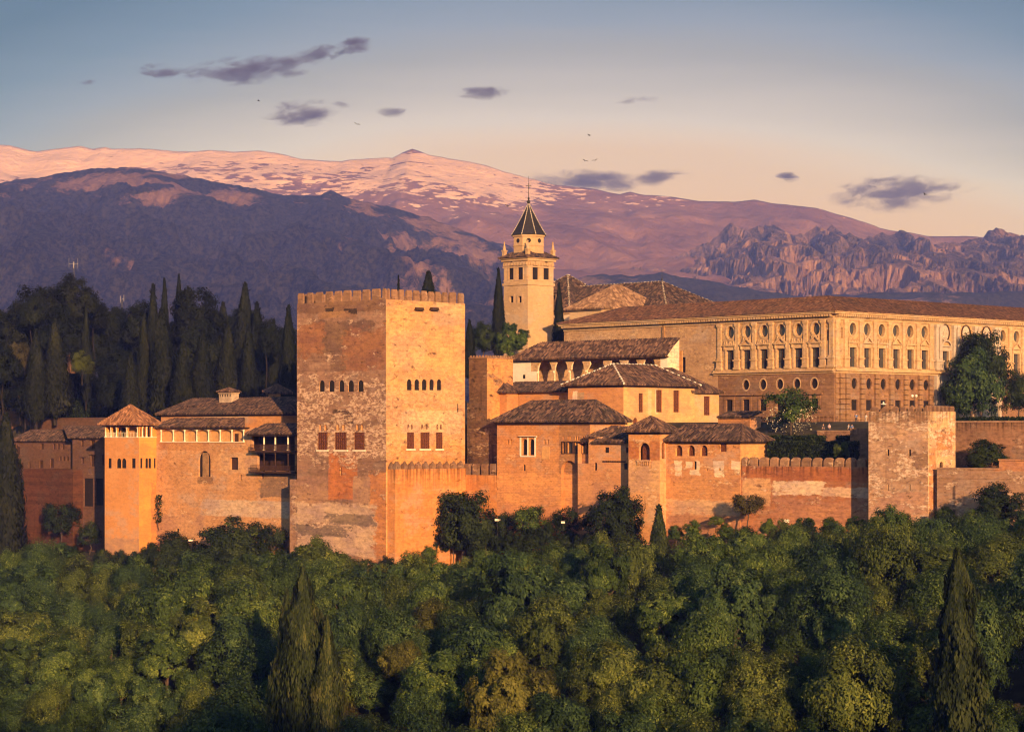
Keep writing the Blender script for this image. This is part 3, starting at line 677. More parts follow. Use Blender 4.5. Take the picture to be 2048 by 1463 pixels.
# --- wing with arched windows
W = at_plane('arched_wing', 'long brick wing with three small arched windows and white plaster blotches, right of the turret', 'building', 1480.7, QC - 1.6, 1332, 1534.5, 881, 1120)
for a, b in ((1350.5, 1364.5), (1375, 1389.5), (1400.5, 1415)): W.win('L', a, 890, b, 911.5, 'arch', 'wood_red', depth=0.5)
W.win('L', 1440, 883, 1453, 903, 'rect', 'wood_red'); W.win('L', 1387.5, 922, 1393, 938, 'rect', 'void'); W.win('L', 1437.8, 935.5, 1441, 940.5, 'rect', 'void')
for a in (1412, ): W.win('L', a, 936, a + 3, 941, 'rect', 'void')
WH = (0.80, 0.63, 0.45)
mw = wall_mat('wing_wall', (0.61, 0.30, 0.13), (0.47, 0.2, 0.08), (0.7, 0.46, 0.28), 0.85, 0.4, 0.3, 0.12, brick=(0.7, 0.27, 0.05, 0.18), fine=1.0, erode=0.3, seed=25, patches=[
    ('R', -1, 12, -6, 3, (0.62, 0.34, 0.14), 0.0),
    pL(W, 1349, 922, 1364, 952, WH, 1.3), pL(W, 1371, 922, 1385, 936, WH, 1.1), pL(W, 1378, 938, 1400, 950, WH, 1.6), pL(W, 1392, 922, 1400, 940, WH, 1.4), pL(W, 1427, 921, 1447, 936, WH, 1.0), pL(W, 1430, 938, 1447, 953, WH, 1.5), pL(W, 1463, 921, 1484, 938, WH, 1.0), pL(W, 1470, 938, 1480, 950, WH, 1.2),
    pL(W, 1336, 955, 1482, 1000, (0.56, 0.28, 0.125), 0.5), pL(W, 1336, 1000, 1482, 1030, (0.60, 0.38, 0.23), 1.6), pL(W, 1330, 1030, 1490, 1100, (0.46, 0.235, 0.125), 0.8)])
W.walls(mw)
ym = W.yr / 2; zr = W.L(1484, 848.6, ym)[1]
W.hip(W.xl + .9, 0, 0, W.yr, W.zt + .05, zr, ('x', W.xl + 1.2, uL(W, 1484, ym), ym), 0.85, M['tile_dark'], skip=('BR',))
mb = MB(); mb.box(W.xl + .9, .3, -.3, W.yr + .3, W.zt - .45, W.zt - .2); W.part(mb, 'eaves', M['soffit'])

# --- long wall with rounded merlons
RW = at_plane('battlement_wall', 'long reddish wall with rounded stone merlons and pale salt stains, left of the square tower', 'wall', 1760, QC - 1.5, 1482, None, 934, 1110, dr=1.3)
mrw = wall_mat('red_wall', (0.44, 0.185, 0.085), (0.30, 0.115, 0.055), (0.62, 0.42, 0.28), 0.8, 0.5, 0.3, 0.25, fine=1.1, erode=0.4, seed=30, streak_top=(RW.zt, 2.4), patches=[
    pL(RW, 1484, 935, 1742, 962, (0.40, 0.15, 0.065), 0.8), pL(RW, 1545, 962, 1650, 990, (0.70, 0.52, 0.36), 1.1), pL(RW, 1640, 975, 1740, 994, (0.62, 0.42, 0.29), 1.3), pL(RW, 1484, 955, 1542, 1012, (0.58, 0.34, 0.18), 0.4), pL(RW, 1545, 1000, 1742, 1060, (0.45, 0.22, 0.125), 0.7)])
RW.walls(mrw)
mmr = wall_mat('round_merlon', (0.38, 0.21, 0.12), (0.16, 0.095, 0.06), (0.60, 0.43, 0.29), 0.6, 0.4, 0.5, 0.6, erode=0.5, seed=2)
rl = [(1483.5, 1493), (1496.5, 1514), (1518, 1535.5), (1539.5, 1555), (1559.5, 1576), (1581.5, 1598.5), (1603, 1620), (1625, 1642), (1647, 1664.5), (1669, 1686.5), (1691, 1709), (1713.5, 1731), (1735.5, 1753)]
RW.merlons('L', [(uL(RW, a), uL(RW, b)) for a, b in rl], 0, 0.75, RW.zt, zL(RW, 1600, 914), mmr, 0.5, kind='round')

# --- square tower on the right
S = at_plane('square_tower', 'broad square tower with low worn merlons, patchy pale plaster and tiny slit windows', 'tower', 1856, QC - 5.0, 1737, 1911, 822, 1110)
for r in ((1774.3, 898, 1778.5, 911), (1817.5, 898, 1822, 911), (1774.5, 968, 1777, 981), (1818.3, 968, 1821, 981)): S.win('L', *r, 'rect', 'void', depth=.15)
S.win('R', 1879, 923, 1886, 939, 'arch', 'wood_dark')
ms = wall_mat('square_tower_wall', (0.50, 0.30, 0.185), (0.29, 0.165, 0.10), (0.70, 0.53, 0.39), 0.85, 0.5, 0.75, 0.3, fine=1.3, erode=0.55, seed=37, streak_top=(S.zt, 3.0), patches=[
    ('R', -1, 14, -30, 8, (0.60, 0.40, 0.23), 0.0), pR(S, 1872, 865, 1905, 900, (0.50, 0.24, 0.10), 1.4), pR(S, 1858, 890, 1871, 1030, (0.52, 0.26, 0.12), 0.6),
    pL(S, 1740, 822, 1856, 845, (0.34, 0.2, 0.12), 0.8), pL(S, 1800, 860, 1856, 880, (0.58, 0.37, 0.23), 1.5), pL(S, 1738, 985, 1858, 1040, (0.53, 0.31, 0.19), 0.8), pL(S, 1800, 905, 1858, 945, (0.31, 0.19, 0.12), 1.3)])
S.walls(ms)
S.merlons('L', [(uL(S, a), uL(S, b)) for a, b in ((1738, 1757), (1760, 1777), (1781, 1797), (1800, 1812), (1815, 1828), (1831, 1843), (1846, 1856))], 0, 0.7, S.zt, zL(S, 1856, 810.5), mm, 0.55, kind='pyr')
S.merlons('R', [(uR(S, a), uR(S, b)) for a, b in ((1858, 1865), (1867, 1873.5), (1875.5, 1881.5), (1883.5, 1889.5), (1891.5, 1897.5), (1899.5, 1910))], 0, 0.7, S.zt, zL(S, 1856, 810.5), mm, 0.3, kind='flat')

# --- low walls at the right edge
LW = at_plane('low_wall', 'low parapet wall stepping up beside the square tower, pale with a dark water stain', 'wall', 2290, QC - 4.3, 1874, None, 942, 1110, dr=1.4)
x8 = uL(LW, 1998)
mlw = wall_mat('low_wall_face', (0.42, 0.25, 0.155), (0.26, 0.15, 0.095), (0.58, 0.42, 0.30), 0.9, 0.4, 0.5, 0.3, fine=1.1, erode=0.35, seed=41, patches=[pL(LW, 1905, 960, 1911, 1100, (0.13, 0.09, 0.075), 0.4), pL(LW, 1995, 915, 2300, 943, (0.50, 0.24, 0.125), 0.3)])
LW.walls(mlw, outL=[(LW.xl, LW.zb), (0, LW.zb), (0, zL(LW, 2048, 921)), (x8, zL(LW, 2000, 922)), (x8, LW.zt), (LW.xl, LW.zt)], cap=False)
mb = MB(); mb.box(LW.xl, x8, -0.12, 1.5, LW.zt, LW.zt + 0.22); mb.box(LW.xl, x8, 0.012, 1.39, LW.zt - 3, LW.zt); zq = zL(LW, 2048, 921); mb.box(x8 - .1, 0.1, -0.12, 1.5, zq, zq + .22); mb.box(x8, 0, .02, 1.38, LW.zt, zq)
mb.box(LW.xl, 0, -0.08, 0.02, zL(LW, 1960, 955) - .15, zL(LW, 1960, 955)); LW.part(mb, 'coping', mlw)
GW = at_plane('garden_wall', 'tall stained retaining wall below the big dark tree, with plants growing in it', 'wall', 2330, QC + 9, 1835, None, 843, 960, dr=1.2)
mgw = wall_mat('garden_wall_face', (0.30, 0.16, 0.095), (0.16, 0.09, 0.055), (0.42, 0.28, 0.19), 0.8, 0.4, 0.4, 0.6, fine=1.3, erode=0.5, seed=47, streak_top=(GW.zt, 2.0))
GW.walls(mgw); mb = MB(); mb.box(GW.xl, 0, -0.15, 1.3, GW.zt, GW.zt + .25); GW.part(mb, 'coping', mlw)

# --- terrace walls and hedges in front of the palace
TW = at_plane('terrace_wall', 'low dark terrace wall under the palace, behind the white-flowering tree', 'wall', 1668, QC + 24, 1490, None, 834, 880, dr=1.0)
TW.walls(mgw); mb = MB(); mb.box(TW.xl, 0, -.12, 1.1, TW.zt, TW.zt + .2); TW.part(mb, 'coping', mgw)
TX = at_plane('path_wall', 'low brick wall edging the path where visitors stand', 'wall', 1712, QC + 12, 1634, None, 862, 915, dr=1.0)
TX.walls(mgw); mb = MB(); mb.box(TX.xl, 0, -.1, 1.1, TX.zt, TX.zt + .15); TX.part(mb, 'coping', mlw)
TY = at_plane('brick_pier', 'dark brick wall end rising behind the square tower near the visitors', 'wall', 1768, QC + 6, 1700, None, 856, 930, dr=4)
TY.walls(mgw)
TZ = at_plane('garden_house_wall', 'short orange garden wall behind the arched wing', 'wall', 1500, QC + 16, 1436, None, 833, 880, dr=3)
TZ.walls(mbk); mb = MB(); roof_plane(mb, [(TZ.xl, -.4, TZ.zt), (0.3, -.4, TZ.zt), (0.3, 3, TZ.zt + .9), (TZ.xl, 3, TZ.zt + .9)]); TZ.part(mb, 'coping', M['tile_dark'])
# ------------------------------------------------------------------ wings left of the great tower
GWg = at_plane('arcaded_wing', 'long wall with white-columned arcade on top and one big arched opening below', 'building', 592, 5.0, 311, None, 855.5, 1120, dr=4.2)
b = GWg
cols = [322.4, 346.7, 369.4, 393.6, 417, 440.5, 464, 487.4]
za, zb_ = zL(b, 400, 859), zL(b, 400, 882.6)
for i in range(7):
    lp = loop_seg(uL(b, cols[i]) + .12, uL(b, cols[i + 1]) - .12, zb_, za)
    b.h.setdefault(('L', 0.0), []).append(lp)
    mb = MB(); mb.poly([to3('L', 0, *p, 0.58) for p in lp]); b.part(mb, 'arcade_panel', M['panel'])
mb = MB(); mb.box(uL(b, 466), uL(b, 472.5), 0.45, 0.575, zb_, zL(b, 469, 866.5)); b.part(mb, 'door', M['wood_dark'])
b.win('L', 397, 901, 421, 953, 'arch', 'void', depth=0.4)
mb = MB(); mb.box(uL(b, 403), uL(b, 415), .25, .36, zL(b, 409, 953), zL(b, 409, 905)); b.part(mb, 'shutter', M['ochre_wood'])
b.win('L', 460, 914, 476, 939, 'rect', 'wood_dark', depth=0.5)
for r in ((479.5, 948, 483, 960), (523, 949, 527, 957), (353, 1056, 358, 1064)): b.win('L', *r, 'rect', 'void')
mgw2 = wall_mat('arcade_wall', (0.60, 0.31, 0.14), (0.40, 0.20, 0.09), (0.66, 0.43, 0.26), 0.8, 0.3, 0.3, 0.18, brick=(0.7, 0.27, 0.05, 0.22), fine=1.1, erode=0.3, seed=52, patches=[
    pL(b, 318, 884, 420, 900, (0.50, 0.25, 0.11), 0.5), pL(b, 405, 1000, 592, 1034, (0.58, 0.42, 0.31), 0.6), pL(b, 520, 944, 592, 995, (0.26, 0.165, 0.115), 0.7), pL(b, 310, 1030, 410, 1120, (0.50, 0.28, 0.16), 0.8), pL(b, 395, 953, 425, 966, (0.28, 0.16, 0.09), 1.0), pL(b, 440, 905, 500, 945, (0.60, 0.36, 0.2), 0.9)])
# open timber galleries beside the great tower
x0 = uL(b, 503)
b.h[('L', 0.0)].append(loop_rect(x0, -0.3, zL(b, 548, 900), zL(b, 548, 868)))
b.h[('L', 0.0)].append(loop_rect(uL(b, 514), -0.3, zL(b, 548, 941), zL(b, 548, 907)))
b.walls(mgw2, depth=0.6)
mb = MB(); mb.poly([(x0 - .5, 2.4, zL(b, 548, 944)), (0, 2.4, zL(b, 548, 944)), (0, 2.4, zL(b, 548, 864)), (x0 - .5, 2.4, zL(b, 548, 864))])
mb.box(x0 - .5, 0, .62, 2.38, zL(b, 548, 907) + .02, zL(b, 548, 900) - .02); b.part(mb, 'gallery_interior', M['soffit'])
ba = at_plane('timber_gallery', 'dark two-storey wooden balcony with slim pale posts beside the great tower', 'balcony', 592.5, 3.7, 501, None, 866, 944, dr=1.28)
for (yt, yb, lab) in ((868, 900, 'upper'), (907, 942, 'lower')):
    mb = MB(); z0 = zL(ba, 548, yb); z1 = zL(ba, 548, yt); zr = z0 + (1.05)
    mb.box(ba.xl, 0, -.06, .06, zr - .08, zr); mb.box(ba.xl, 0, -.05, .05, z0 + .1, z0 + .18)
    n = int(-ba.xl / 0.24)
    for k in range(n + 1): mb.box(ba.xl * k / n - .025, ba.xl * k / n + .025, -.03, .03, z0 + .18, zr - .08)
    ba.part(mb, 'railing', M['wood_dark'])
    mb = MB(); mb.box(ba.xl - .2, 0, -.3, 1.25, z0 - .32, z0); ba.part(mb, 'floor', M['wood_dark'])
    for px in (526, 548.5, 574):
        column(ba, uL(ba, px), .25, z0, z1 + .2, 0.16 if lab == 'upper' else 0.1, M['column_white'] if lab == 'upper' else M['wood_dark'])
mb = MB(); ze = zL(ba, 548, 866.5); roof_plane(mb, [(ba.xl - .6, -.8, ze), (0.0, -.8, ze), (0.0, 3.2, zL(ba, 548, 847, 3.2)), (ba.xl + .6, 3.2, zL(ba, 548, 847, 3.2))], 0.44); ba.part(mb, 'roof', M['tile_dark'])
mb = MB(); mb.box(ba.xl - .4, 0, -.5, 1.2, ze - .45, ze - .24); ba.part(mb, 'eaves', M['soffit'])
for c in cols: column(b, uL(b, c), 0.0, zb_, za, 0.13)
mb = MB(); mb.box(uL(b, 321), uL(b, 489), -.22, .1, zb_ - .14, zb_); b.part(mb, 'arcade_sill', M['column_white'])
mb = MB(); mb.box(b.xl - .2, uL(b, 499), -.32, .02, za + .22, za + .44); b.part(mb, 'eaves', M['soffit'])
mb = MB(); ze = zL(b, 400, 853); roof_plane(mb, [(b.xl - .5, -.9, ze), (uL(b, 497), -.9, ze), (uL(b, 489, 3.4), 3.4, zL(b, 420, 836, 3.4)), (b.xl + 1.2, 3.4, zL(b, 420, 836, 3.4))], 0.44); b.part(mb, 'roof', M['tile_brown'])

M['church_pale'] = plain('chimney_render', (0.42, 0.31, 0.22), .9, .25)
UH = at_plane('upper_house', 'set-back house with dark broad roof rising behind the white-columned arcade', 'house', 566, 9.0, 322, None, 826, 900, dr=13)
muh = wall_mat('upper_house_wall', (0.52, 0.25, 0.10), (0.38, 0.17, 0.07), (0.6, 0.36, 0.19), 1, 0.2, 0.2, 0.2, fine=.8, erode=0.2, seed=55, patches=[pL(UH, 405, 826, 498, 846, (0.58, 0.40, 0.26), 0.3)])
UH.walls(muh)
ym = 6.5; UH.hip(UH.xl, 0, 0, 13, UH.zt + .05, zL(UH, 497, 796, ym), ('x', uL(UH, 385, ym), -4.0, ym), 0.8, M['tile_dark'])
mb = MB(); mb.box(UH.xl - .3, .3, -.3, 13.3, UH.zt - .4, UH.zt - .18); UH.part(mb, 'eaves', M['soffit'])
cx0, cx1 = uL(UH, 438, 4.2), uL(UH, 463, 4.2); zc0, zc1 = zL(UH, 450, 812, 4.2), zL(UH, 450, 783, 4.2)
mb = MB(); mb.box(cx0, cx1, 4.2, 6.0, zc0, zc1); mb.box(cx0 - .15, cx1 + .15, 4.05, 6.15, zc1 - .35, zc1 - .15)
ch = UH.part(mb, 'chimney', M['church_pale'])
mb = MB()
for k in range(5):
    q = cx0 + (cx1 - cx0) * (k + .5) / 5; mb.box(q - .11, q + .11, 4.17, 4.3, zc1 - .95, zc1 - .45)
UH.part(mb, 'vent', M['void'], ch)
mb = MB(); c0 = (cx0 + cx1) / 2
for pl in ([(cx0 - .4, 3.8, zc1), (cx1 + .4, 3.8, zc1), (c0, 5.1, zc1 + .75)], [(cx1 + .4, 3.8, zc1), (cx1 + .4, 6.4, zc1), (c0, 5.1, zc1 + .75)], [(cx0 - .4, 6.4, zc1), (cx0 - .4, 3.8, zc1), (c0, 5.1, zc1 + .75)], [(cx1 + .4, 6.4, zc1), (cx0 - .4, 6.4, zc1), (c0, 5.1, zc1 + .75)]): roof_plane(mb, pl, 0.4, .12)
UH.part(mb, 'chimney_cap', M['tile_brown'], ch)
# dormer
dx0, dx1 = uL(UH, 376, 2.2), uL(UH, 392, 2.2); dz = zL(UH, 384, 820, 2.2)
mb = MB(); mb.box(dx0, dx1, 2.2, 6, dz - .3, dz + .7); dm = UH.part(mb, 'dormer', muh)
mb = MB(); roof_plane(mb, [(dx0 - .5, 1.7, dz + .75), (dx1 + .5, 1.7, dz + .75), (dx1 + .5, 6, dz + 1.7), (dx0 - .5, 6, dz + 1.7)], .4); UH.part(mb, 'dormer_roof', M['tile_dark'], dm)
CU = at_plane('lantern_turret', 'tiny roof turret with twin pointed tile caps peeping over the set-back house', 'turret', 556, 20.0, 537, 561, 785, 830)
CU.win('L', 544.5, 790, 549, 799, 'arch', 'void', depth=.3); CU.walls(muh)
CU.hip(CU.xl, 0, 0, 3, CU.zt, CU.zt + 1.0, None, .4, M['tile_dark']); CU.hip(CU.xl - 1.2, CU.xl + 1.4, .5, 3.5, CU.zt + .3, zL(CU, 532, 768), None, .5, M['tile_brown'])

# --- orange corner tower with loggia
PT = Bld('loggia_tower', 'smooth orange corner tower with a white-columned loggia under a pyramid tile roof', 'tower', 278, 444.4, 209.5, 313, 849, 1135)
zl0, zl1 = zL(PT, 278, 873.5), zL(PT, 278, 851)
la = [211, 221.5, 232.5, 253.5, 275]
ra = [279.5, 285.5, 293.5, 303.5]
for i in range(4):
    lp = loop_seg(uL(PT, la[i]) + .1, uL(PT, la[i + 1]) - .1, zl0, zl1, rise=.4); PT.h.setdefault(('L', 0.0), []).append(lp)
for i in range(3):
    lp = loop_seg(uR(PT, ra[i]) + .1, uR(PT, ra[i + 1]) - .1, zl0, zl1, rise=.4); PT.h.setdefault(('R', 0.0), []).append(lp)
mb = MB(); mb.box(PT.xl + 1.6, -1.6, 1.6, PT.yr - .6, zl0 - .3, zl1 + .3); inn = PT.part(mb, 'inner_room', M['inner'])
mb = MB()
for a, c in ((233, 239), (243, 249), (215, 219)): mb.box(uL(PT, a, 1.5), uL(PT, c, 1.5), 1.5, 1.7, zl0, zl0 + 1.75)
for a, c in ((285, 288), (296, 300)): mb.box(-1.7, -1.5, uR(PT, a, -1.5), uR(PT, c, -1.5), zl0, zl0 + 1.75)
PT.part(mb, 'doorway', M['void'], inn)
for a, c, k in ((216.3, 223, 0), (233.5, 242.5, 1), (243.5, 252.5, 1), (263.5, 271, 0)): PT.win('L', a, 916, c, 935.8, 'arch' if k else 'rect', 'void', depth=.14)
for a, c, k in ((280.8, 285, 0), (291, 296.3, 1), (297.2, 302.5, 1), (308, 311.5, 0)): PT.win('R', a, 915.5, c, 935.8, 'arch' if k else 'rect', 'void', depth=.14)
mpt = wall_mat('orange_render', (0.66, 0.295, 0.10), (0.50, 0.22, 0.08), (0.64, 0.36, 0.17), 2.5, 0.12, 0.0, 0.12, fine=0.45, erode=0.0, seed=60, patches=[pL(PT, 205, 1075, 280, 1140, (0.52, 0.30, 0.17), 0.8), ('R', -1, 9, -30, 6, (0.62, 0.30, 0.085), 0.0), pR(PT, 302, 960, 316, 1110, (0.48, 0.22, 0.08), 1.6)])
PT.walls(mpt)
for q in la: column(PT, uL(PT, q), .05, zl0, zl1 + .1, .12)
for q in ra[1:]: column(PT, -.05, uR(PT, q), zl0, zl1 + .1, .12)
mb = MB(); mb.box(PT.xl - .1, .1, -.1, .04, zl0 - .12, zl0); mb.box(-.04, .1, .04, PT.yr, zl0 - .12, zl0); PT.part(mb, 'balustrade_rail', M['column_white'])
mb = MB()
for i in range(4):
    n = 7
    for k in range(1, n):
        q = uL(PT, la[i]) + (uL(PT, la[i + 1]) - uL(PT, la[i])) * k / n; mb.box(q - .02, q + .02, .1, .14, zl0, zl0 + .8)
    mb.box(uL(PT, la[i]), uL(PT, la[i + 1]), .09, .15, zl0 + .8, zl0 + .86)
PT.part(mb, 'balustrade', M['column_white'])
xm, ymm = PT.xl / 2, PT.yr / 2
PT.hip(PT.xl, 0, 0, PT.yr, PT.zt + .1, zL(PT, 274, 809, ymm), ('x', xm, xm, ymm), 0.95, M['tile_orange'], pitch=.4)
mb = MB(); mb.box(PT.xl - .35, .35, -.35, PT.yr + .35, PT.zt - .3, PT.zt - .06); PT.part(mb, 'eaves', M['soffit'])

# --- houses and retaining wall on the far left, shade put into their colours
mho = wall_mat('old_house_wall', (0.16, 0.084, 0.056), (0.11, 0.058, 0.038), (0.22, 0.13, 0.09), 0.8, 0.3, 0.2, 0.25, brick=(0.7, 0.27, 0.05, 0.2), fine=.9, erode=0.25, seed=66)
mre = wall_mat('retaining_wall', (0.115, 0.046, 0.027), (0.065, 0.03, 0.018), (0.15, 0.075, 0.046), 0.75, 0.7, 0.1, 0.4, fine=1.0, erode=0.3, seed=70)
H1 = at_plane('old_house', 'low shaded house with small shuttered windows beside the tall cypress at the left edge', 'house', 147, 15.0, 28, None, 881.5, 960, dr=8)
for r in ((81, 887, 87.5, 898), (105.5, 887, 110.5, 898), (114.5, 887, 119.5, 898), (123.5, 887, 129, 898), (118, 912, 123, 921), (125, 912, 130, 921), (132.5, 912, 138, 921), (78.5, 920, 86.5, 935.5), (100, 917, 108, 935), (42, 924, 47, 935.5), (57, 924, 61, 935), (33, 893, 40, 909)): H1.win('L', *r, 'rect', 'wood_dark', depth=.3)
mb = MB(); mb.box(uL(H1, 28), 0, -.2, .02, zL(H1, 100, 937), zL(H1, 100, 935.8)); H1.part(mb, 'ledge', mho)
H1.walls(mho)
xa, xb = uL(H1, 62, 4), uL(H1, 128, 4)
H1.hip(H1.xl, 0, 0, 8, H1.zt + .05, zL(H1, 75, 860, 4), ('x', xa, -1.5, 4), .6, M['tile_dark'])
H2 = at_plane('old_house', 'taller shaded house with four dark shuttered windows, touching the orange corner tower', 'house', 222, 12.5, 145, None, 875, 1130, dr=10)
for r in ((162, 880.5, 167, 893), (181, 880, 190, 897), (162.5, 915, 168, 926.5), (181, 910, 190, 932), (204, 908, 209, 930), (144.8 + 2, 956, 156, 1005), (167, 956, 186, 1012), (191, 956, 206, 1010)): H2.win('L', *r, 'rect', 'wood_dark' if r[1] < 950 else 'void', depth=.35)
mb = MB()
for a, z in ((160, 880), (179, 879.5), (160, 914.5), (179, 909.5)): mb.box(uL(H2, a), uL(H2, a + 12), -.15, .02, zL(H2, a, z), zL(H2, a, z - 1.2))
H2.part(mb, 'lintel', M['wood_dark'])
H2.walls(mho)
H2.hip(H2.xl, 0, 0, 10, H2.zt + .05, zL(H2, 170, 852.5, 5), ('x', uL(H2, 128, 5), 0, 5), .6, M['tile_dark'])
RE = at_plane('retaining_wall', 'dark red earthen retaining wall with banded courses below the shaded houses', 'wall', 146, 10.0, 47, None, 938, 1130, dr=4)
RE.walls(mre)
OW = at_plane('garden_wall', 'weathered shaded garden wall behind the old houses at the foot of the dark trees', 'wall', 216, 26, 60, None, 837, 900, dr=1.2)
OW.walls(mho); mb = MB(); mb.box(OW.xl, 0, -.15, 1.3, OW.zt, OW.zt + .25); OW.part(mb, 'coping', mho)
EH = at_plane('edge_house', 'sliver of an orange house with tiled eave cut by the left edge', 'house', 13, 28, None, None, 787, 860, dl=8, dr=8)
EH.win('L', 3, 796, 8, 808, 'rect', 'wood_dark'); EH.walls(muh); EH.hip(EH.xl, 0, 0, 8, EH.zt + .05, EH.zt + 2.4, None, .7, M['tile_brown'])
# glimpses of houses among the garden trees
for (px, py, Y, w, lab) in ((140, 716, 520, 3.0, 'small pale lodge with tiled cap beside the bright green tree'), (209, 649, 640, 4.5, 'ochre house end glimpsed between dark trees, lower one left of the mast'), (262, 637, 640, 3.0, 'tiny orange house gable glimpsed under the mast on the wooded ridge')):
    o = P(px, py, Y); hb = Bld('garden_house', lab, 'house', px, Y, None, None, py - 2, py + 30, dl=w, dr=w)
    hb.win('L', px - 7, py + 3, px - 3, py + 9, 'rect', 'void', depth=.2)
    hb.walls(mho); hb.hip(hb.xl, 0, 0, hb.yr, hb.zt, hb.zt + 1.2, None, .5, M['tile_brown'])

# ------------------------------------------------------------------ between tower and palace
MG = at_plane('gallery', 'long white-walled portico with slender arches under a single sloping tile roof', 'building', 1335, 52.0, 1024, 1358.5, 711, 800)
b = MG; zf, zs, zap = zL(b, 1335, 775), None, None
bays = [(1074, 1106.5, 1075.5, 1103.5), (1107, 1137.5, 1109.5, 1135), (1138, 1171, 1142.5, 1167.5), (1215.5, 1247, 1219.5, 1241.5), (1248, 1281, 1253, 1275), (1282, 1314, 1286.5, 1310)]
zf = zL(b, 1180, 775); zs = zL(b, 1180, 741); zt_ = zL(b, 1180, 717)
for a, c, a2, c2 in bays:
    ua, uc, u1, u2 = uL(b, a), uL(b, c), uL(b, a2), uL(b, c2); r = (u2 - u1) / 2; cc = (u1 + u2) / 2; n = 12
    lp = [(ua + .17, zf), (uc - .17, zf), (uc - .17, zs), (u2, zs + .3)] + [(cc + r * math.cos(math.pi * k / n), zt_ - r * 1.15 + r * 1.15 * math.sin(math.pi * k / n)) for k in range(n + 1)] + [(u1, zs + .3), (ua + .17, zs)]
    b.h.setdefault(('L', 0.0), []).append(lp)
ua, uc = uL(b, 1172), uL(b, 1214.5)
b.h[('L', 0.0)].append([(ua + .17, zf), (uc - .17, zf), (uc - .17, zs), (uc - 1.0, zs + 1.2), (uc - .8, zt_ + .5), (ua + .6, zt_ + .5), (ua + 1.0, zs + 1.2), (ua + .17, zs)])
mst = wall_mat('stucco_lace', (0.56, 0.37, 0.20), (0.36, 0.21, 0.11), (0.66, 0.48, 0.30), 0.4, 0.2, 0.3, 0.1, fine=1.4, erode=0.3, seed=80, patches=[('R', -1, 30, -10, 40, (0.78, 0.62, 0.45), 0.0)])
yr = b.yr; zr = b.R(1356.5, 675, 0)[1]
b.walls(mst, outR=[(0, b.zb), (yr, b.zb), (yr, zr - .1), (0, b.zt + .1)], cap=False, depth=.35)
mb = MB(); mb.box(b.xl + .3, -.3, 4.6, 4.8, b.zb, b.zt + 1.0); mb.box(b.xl + .3, -.3, .36, 4.6, zf - .4, zf - .2); inn = b.part(mb, 'back_wall', M['inner'])
mb = MB()
for px in (1086, 1119, 1150, 1190): mb.box(uL(b, px, 4.5) - .55, uL(b, px, 4.5) + .55, 4.5, 4.7, zf - .2, zf + 2.1)
mb.box(b.xl + .4, -.4, 4.52, 4.66, zf - .2, zf + .75); b.part(mb, 'doorway', M['wood_dark'], inn)
for px in (1074.5, 1106.8, 1137.8, 1171.5, 1215, 1247.5, 1281.5, 1314): column(b, uL(b, px), .17, zf, zs + .1, .15)
mb = MB()
for a, c in ((1025.5, 1062), (1321, 1335)):
    mb = MB(); mb.box(uL(b, a), uL(b, c), -.05, .02, b.zb, b.zt - .25); b.part(mb, 'whitewashed_panel', M['plaster_white'])
mb = MB(); mb.box(uL(b, 1062), uL(b, 1073.5), -.04, .02, b.zb, zs + .1); b.part(mb, 'whitewashed_panel', M['plaster_white'])
mb = MB(); mb.box(uL(b, 1046.5), uL(b, 1051), -.07, .0, zL(b, 1048, 757), zL(b, 1048, 749)); b.part(mb, 'window', M['void'])
mb = MB(); mb.box(uL(b, 1171), uL(b, 1215), -.15, .3, zt_ + .5, zt_ + 1.0)
mb.box(b.xl - .6, .25, -.75, .0, b.zt - .32, b.zt - .1); b.part(mb, 'eaves', M['soffit'])
ze = zL(b, 1200, 708.5, -.9); mb = MB(); roof_plane(mb, [(b.xl - .7, -.9, b.zt + .08), (.15, -.9, b.zt + .08), (.15, yr, zr), (b.L(1083, 682, yr)[0], yr, zr)], .44); b.part(mb, 'roof', M['tile_brown'])
mb = MB(); roof_plane(mb, [(b.xl - .7, yr + 2, b.zt + .08), (b.xl - .7, -.9, b.zt + .08), (b.L(1083, 682, yr)[0], yr, zr)], .44); b.part(mb, 'hip_end', M['tile_brown'])

YH = at_plane('ochre_house', 'tall ochre house with three narrow shuttered windows and white-ridged hipped roof', 'house', 1247, QC + 12.5, 1136, 1389, 768, 880)
for r in ((1277.5, 786, 1286, 824), (1312.5, 779.5, 1324, 824), (1347, 780.5, 1358.5, 824)): YH.win('R', *r, 'rect', 'lattice', depth=.4)
YH.win('R', 1266, 835, 1275, 851, 'oval', 'wood_red')
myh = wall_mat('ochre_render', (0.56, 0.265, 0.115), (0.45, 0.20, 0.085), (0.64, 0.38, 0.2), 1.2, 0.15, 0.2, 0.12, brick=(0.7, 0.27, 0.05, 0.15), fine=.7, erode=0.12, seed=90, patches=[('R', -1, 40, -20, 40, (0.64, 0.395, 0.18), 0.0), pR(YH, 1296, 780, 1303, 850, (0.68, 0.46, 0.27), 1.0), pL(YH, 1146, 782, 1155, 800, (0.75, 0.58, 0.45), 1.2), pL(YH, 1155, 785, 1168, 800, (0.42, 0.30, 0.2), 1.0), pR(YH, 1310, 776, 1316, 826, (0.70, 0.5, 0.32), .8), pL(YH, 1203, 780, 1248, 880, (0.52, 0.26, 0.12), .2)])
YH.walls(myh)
xm = YH.xl / 2; ya, zr = YH.R(1226, 727.5, xm); yb2, _ = YH.R(1309, 729, xm)
YH.hip(YH.xl, 0, 0, YH.yr, YH.zt + .05, zr, ('y', ya, yb2, xm), .85, M['tile_brown'], beads=M['lead_white'])
mb = MB(); mb.box(YH.xl - .3, .3, -.3, YH.yr + .3, YH.zt - .42, YH.zt - .18); YH.part(mb, 'eaves', M['soffit'])
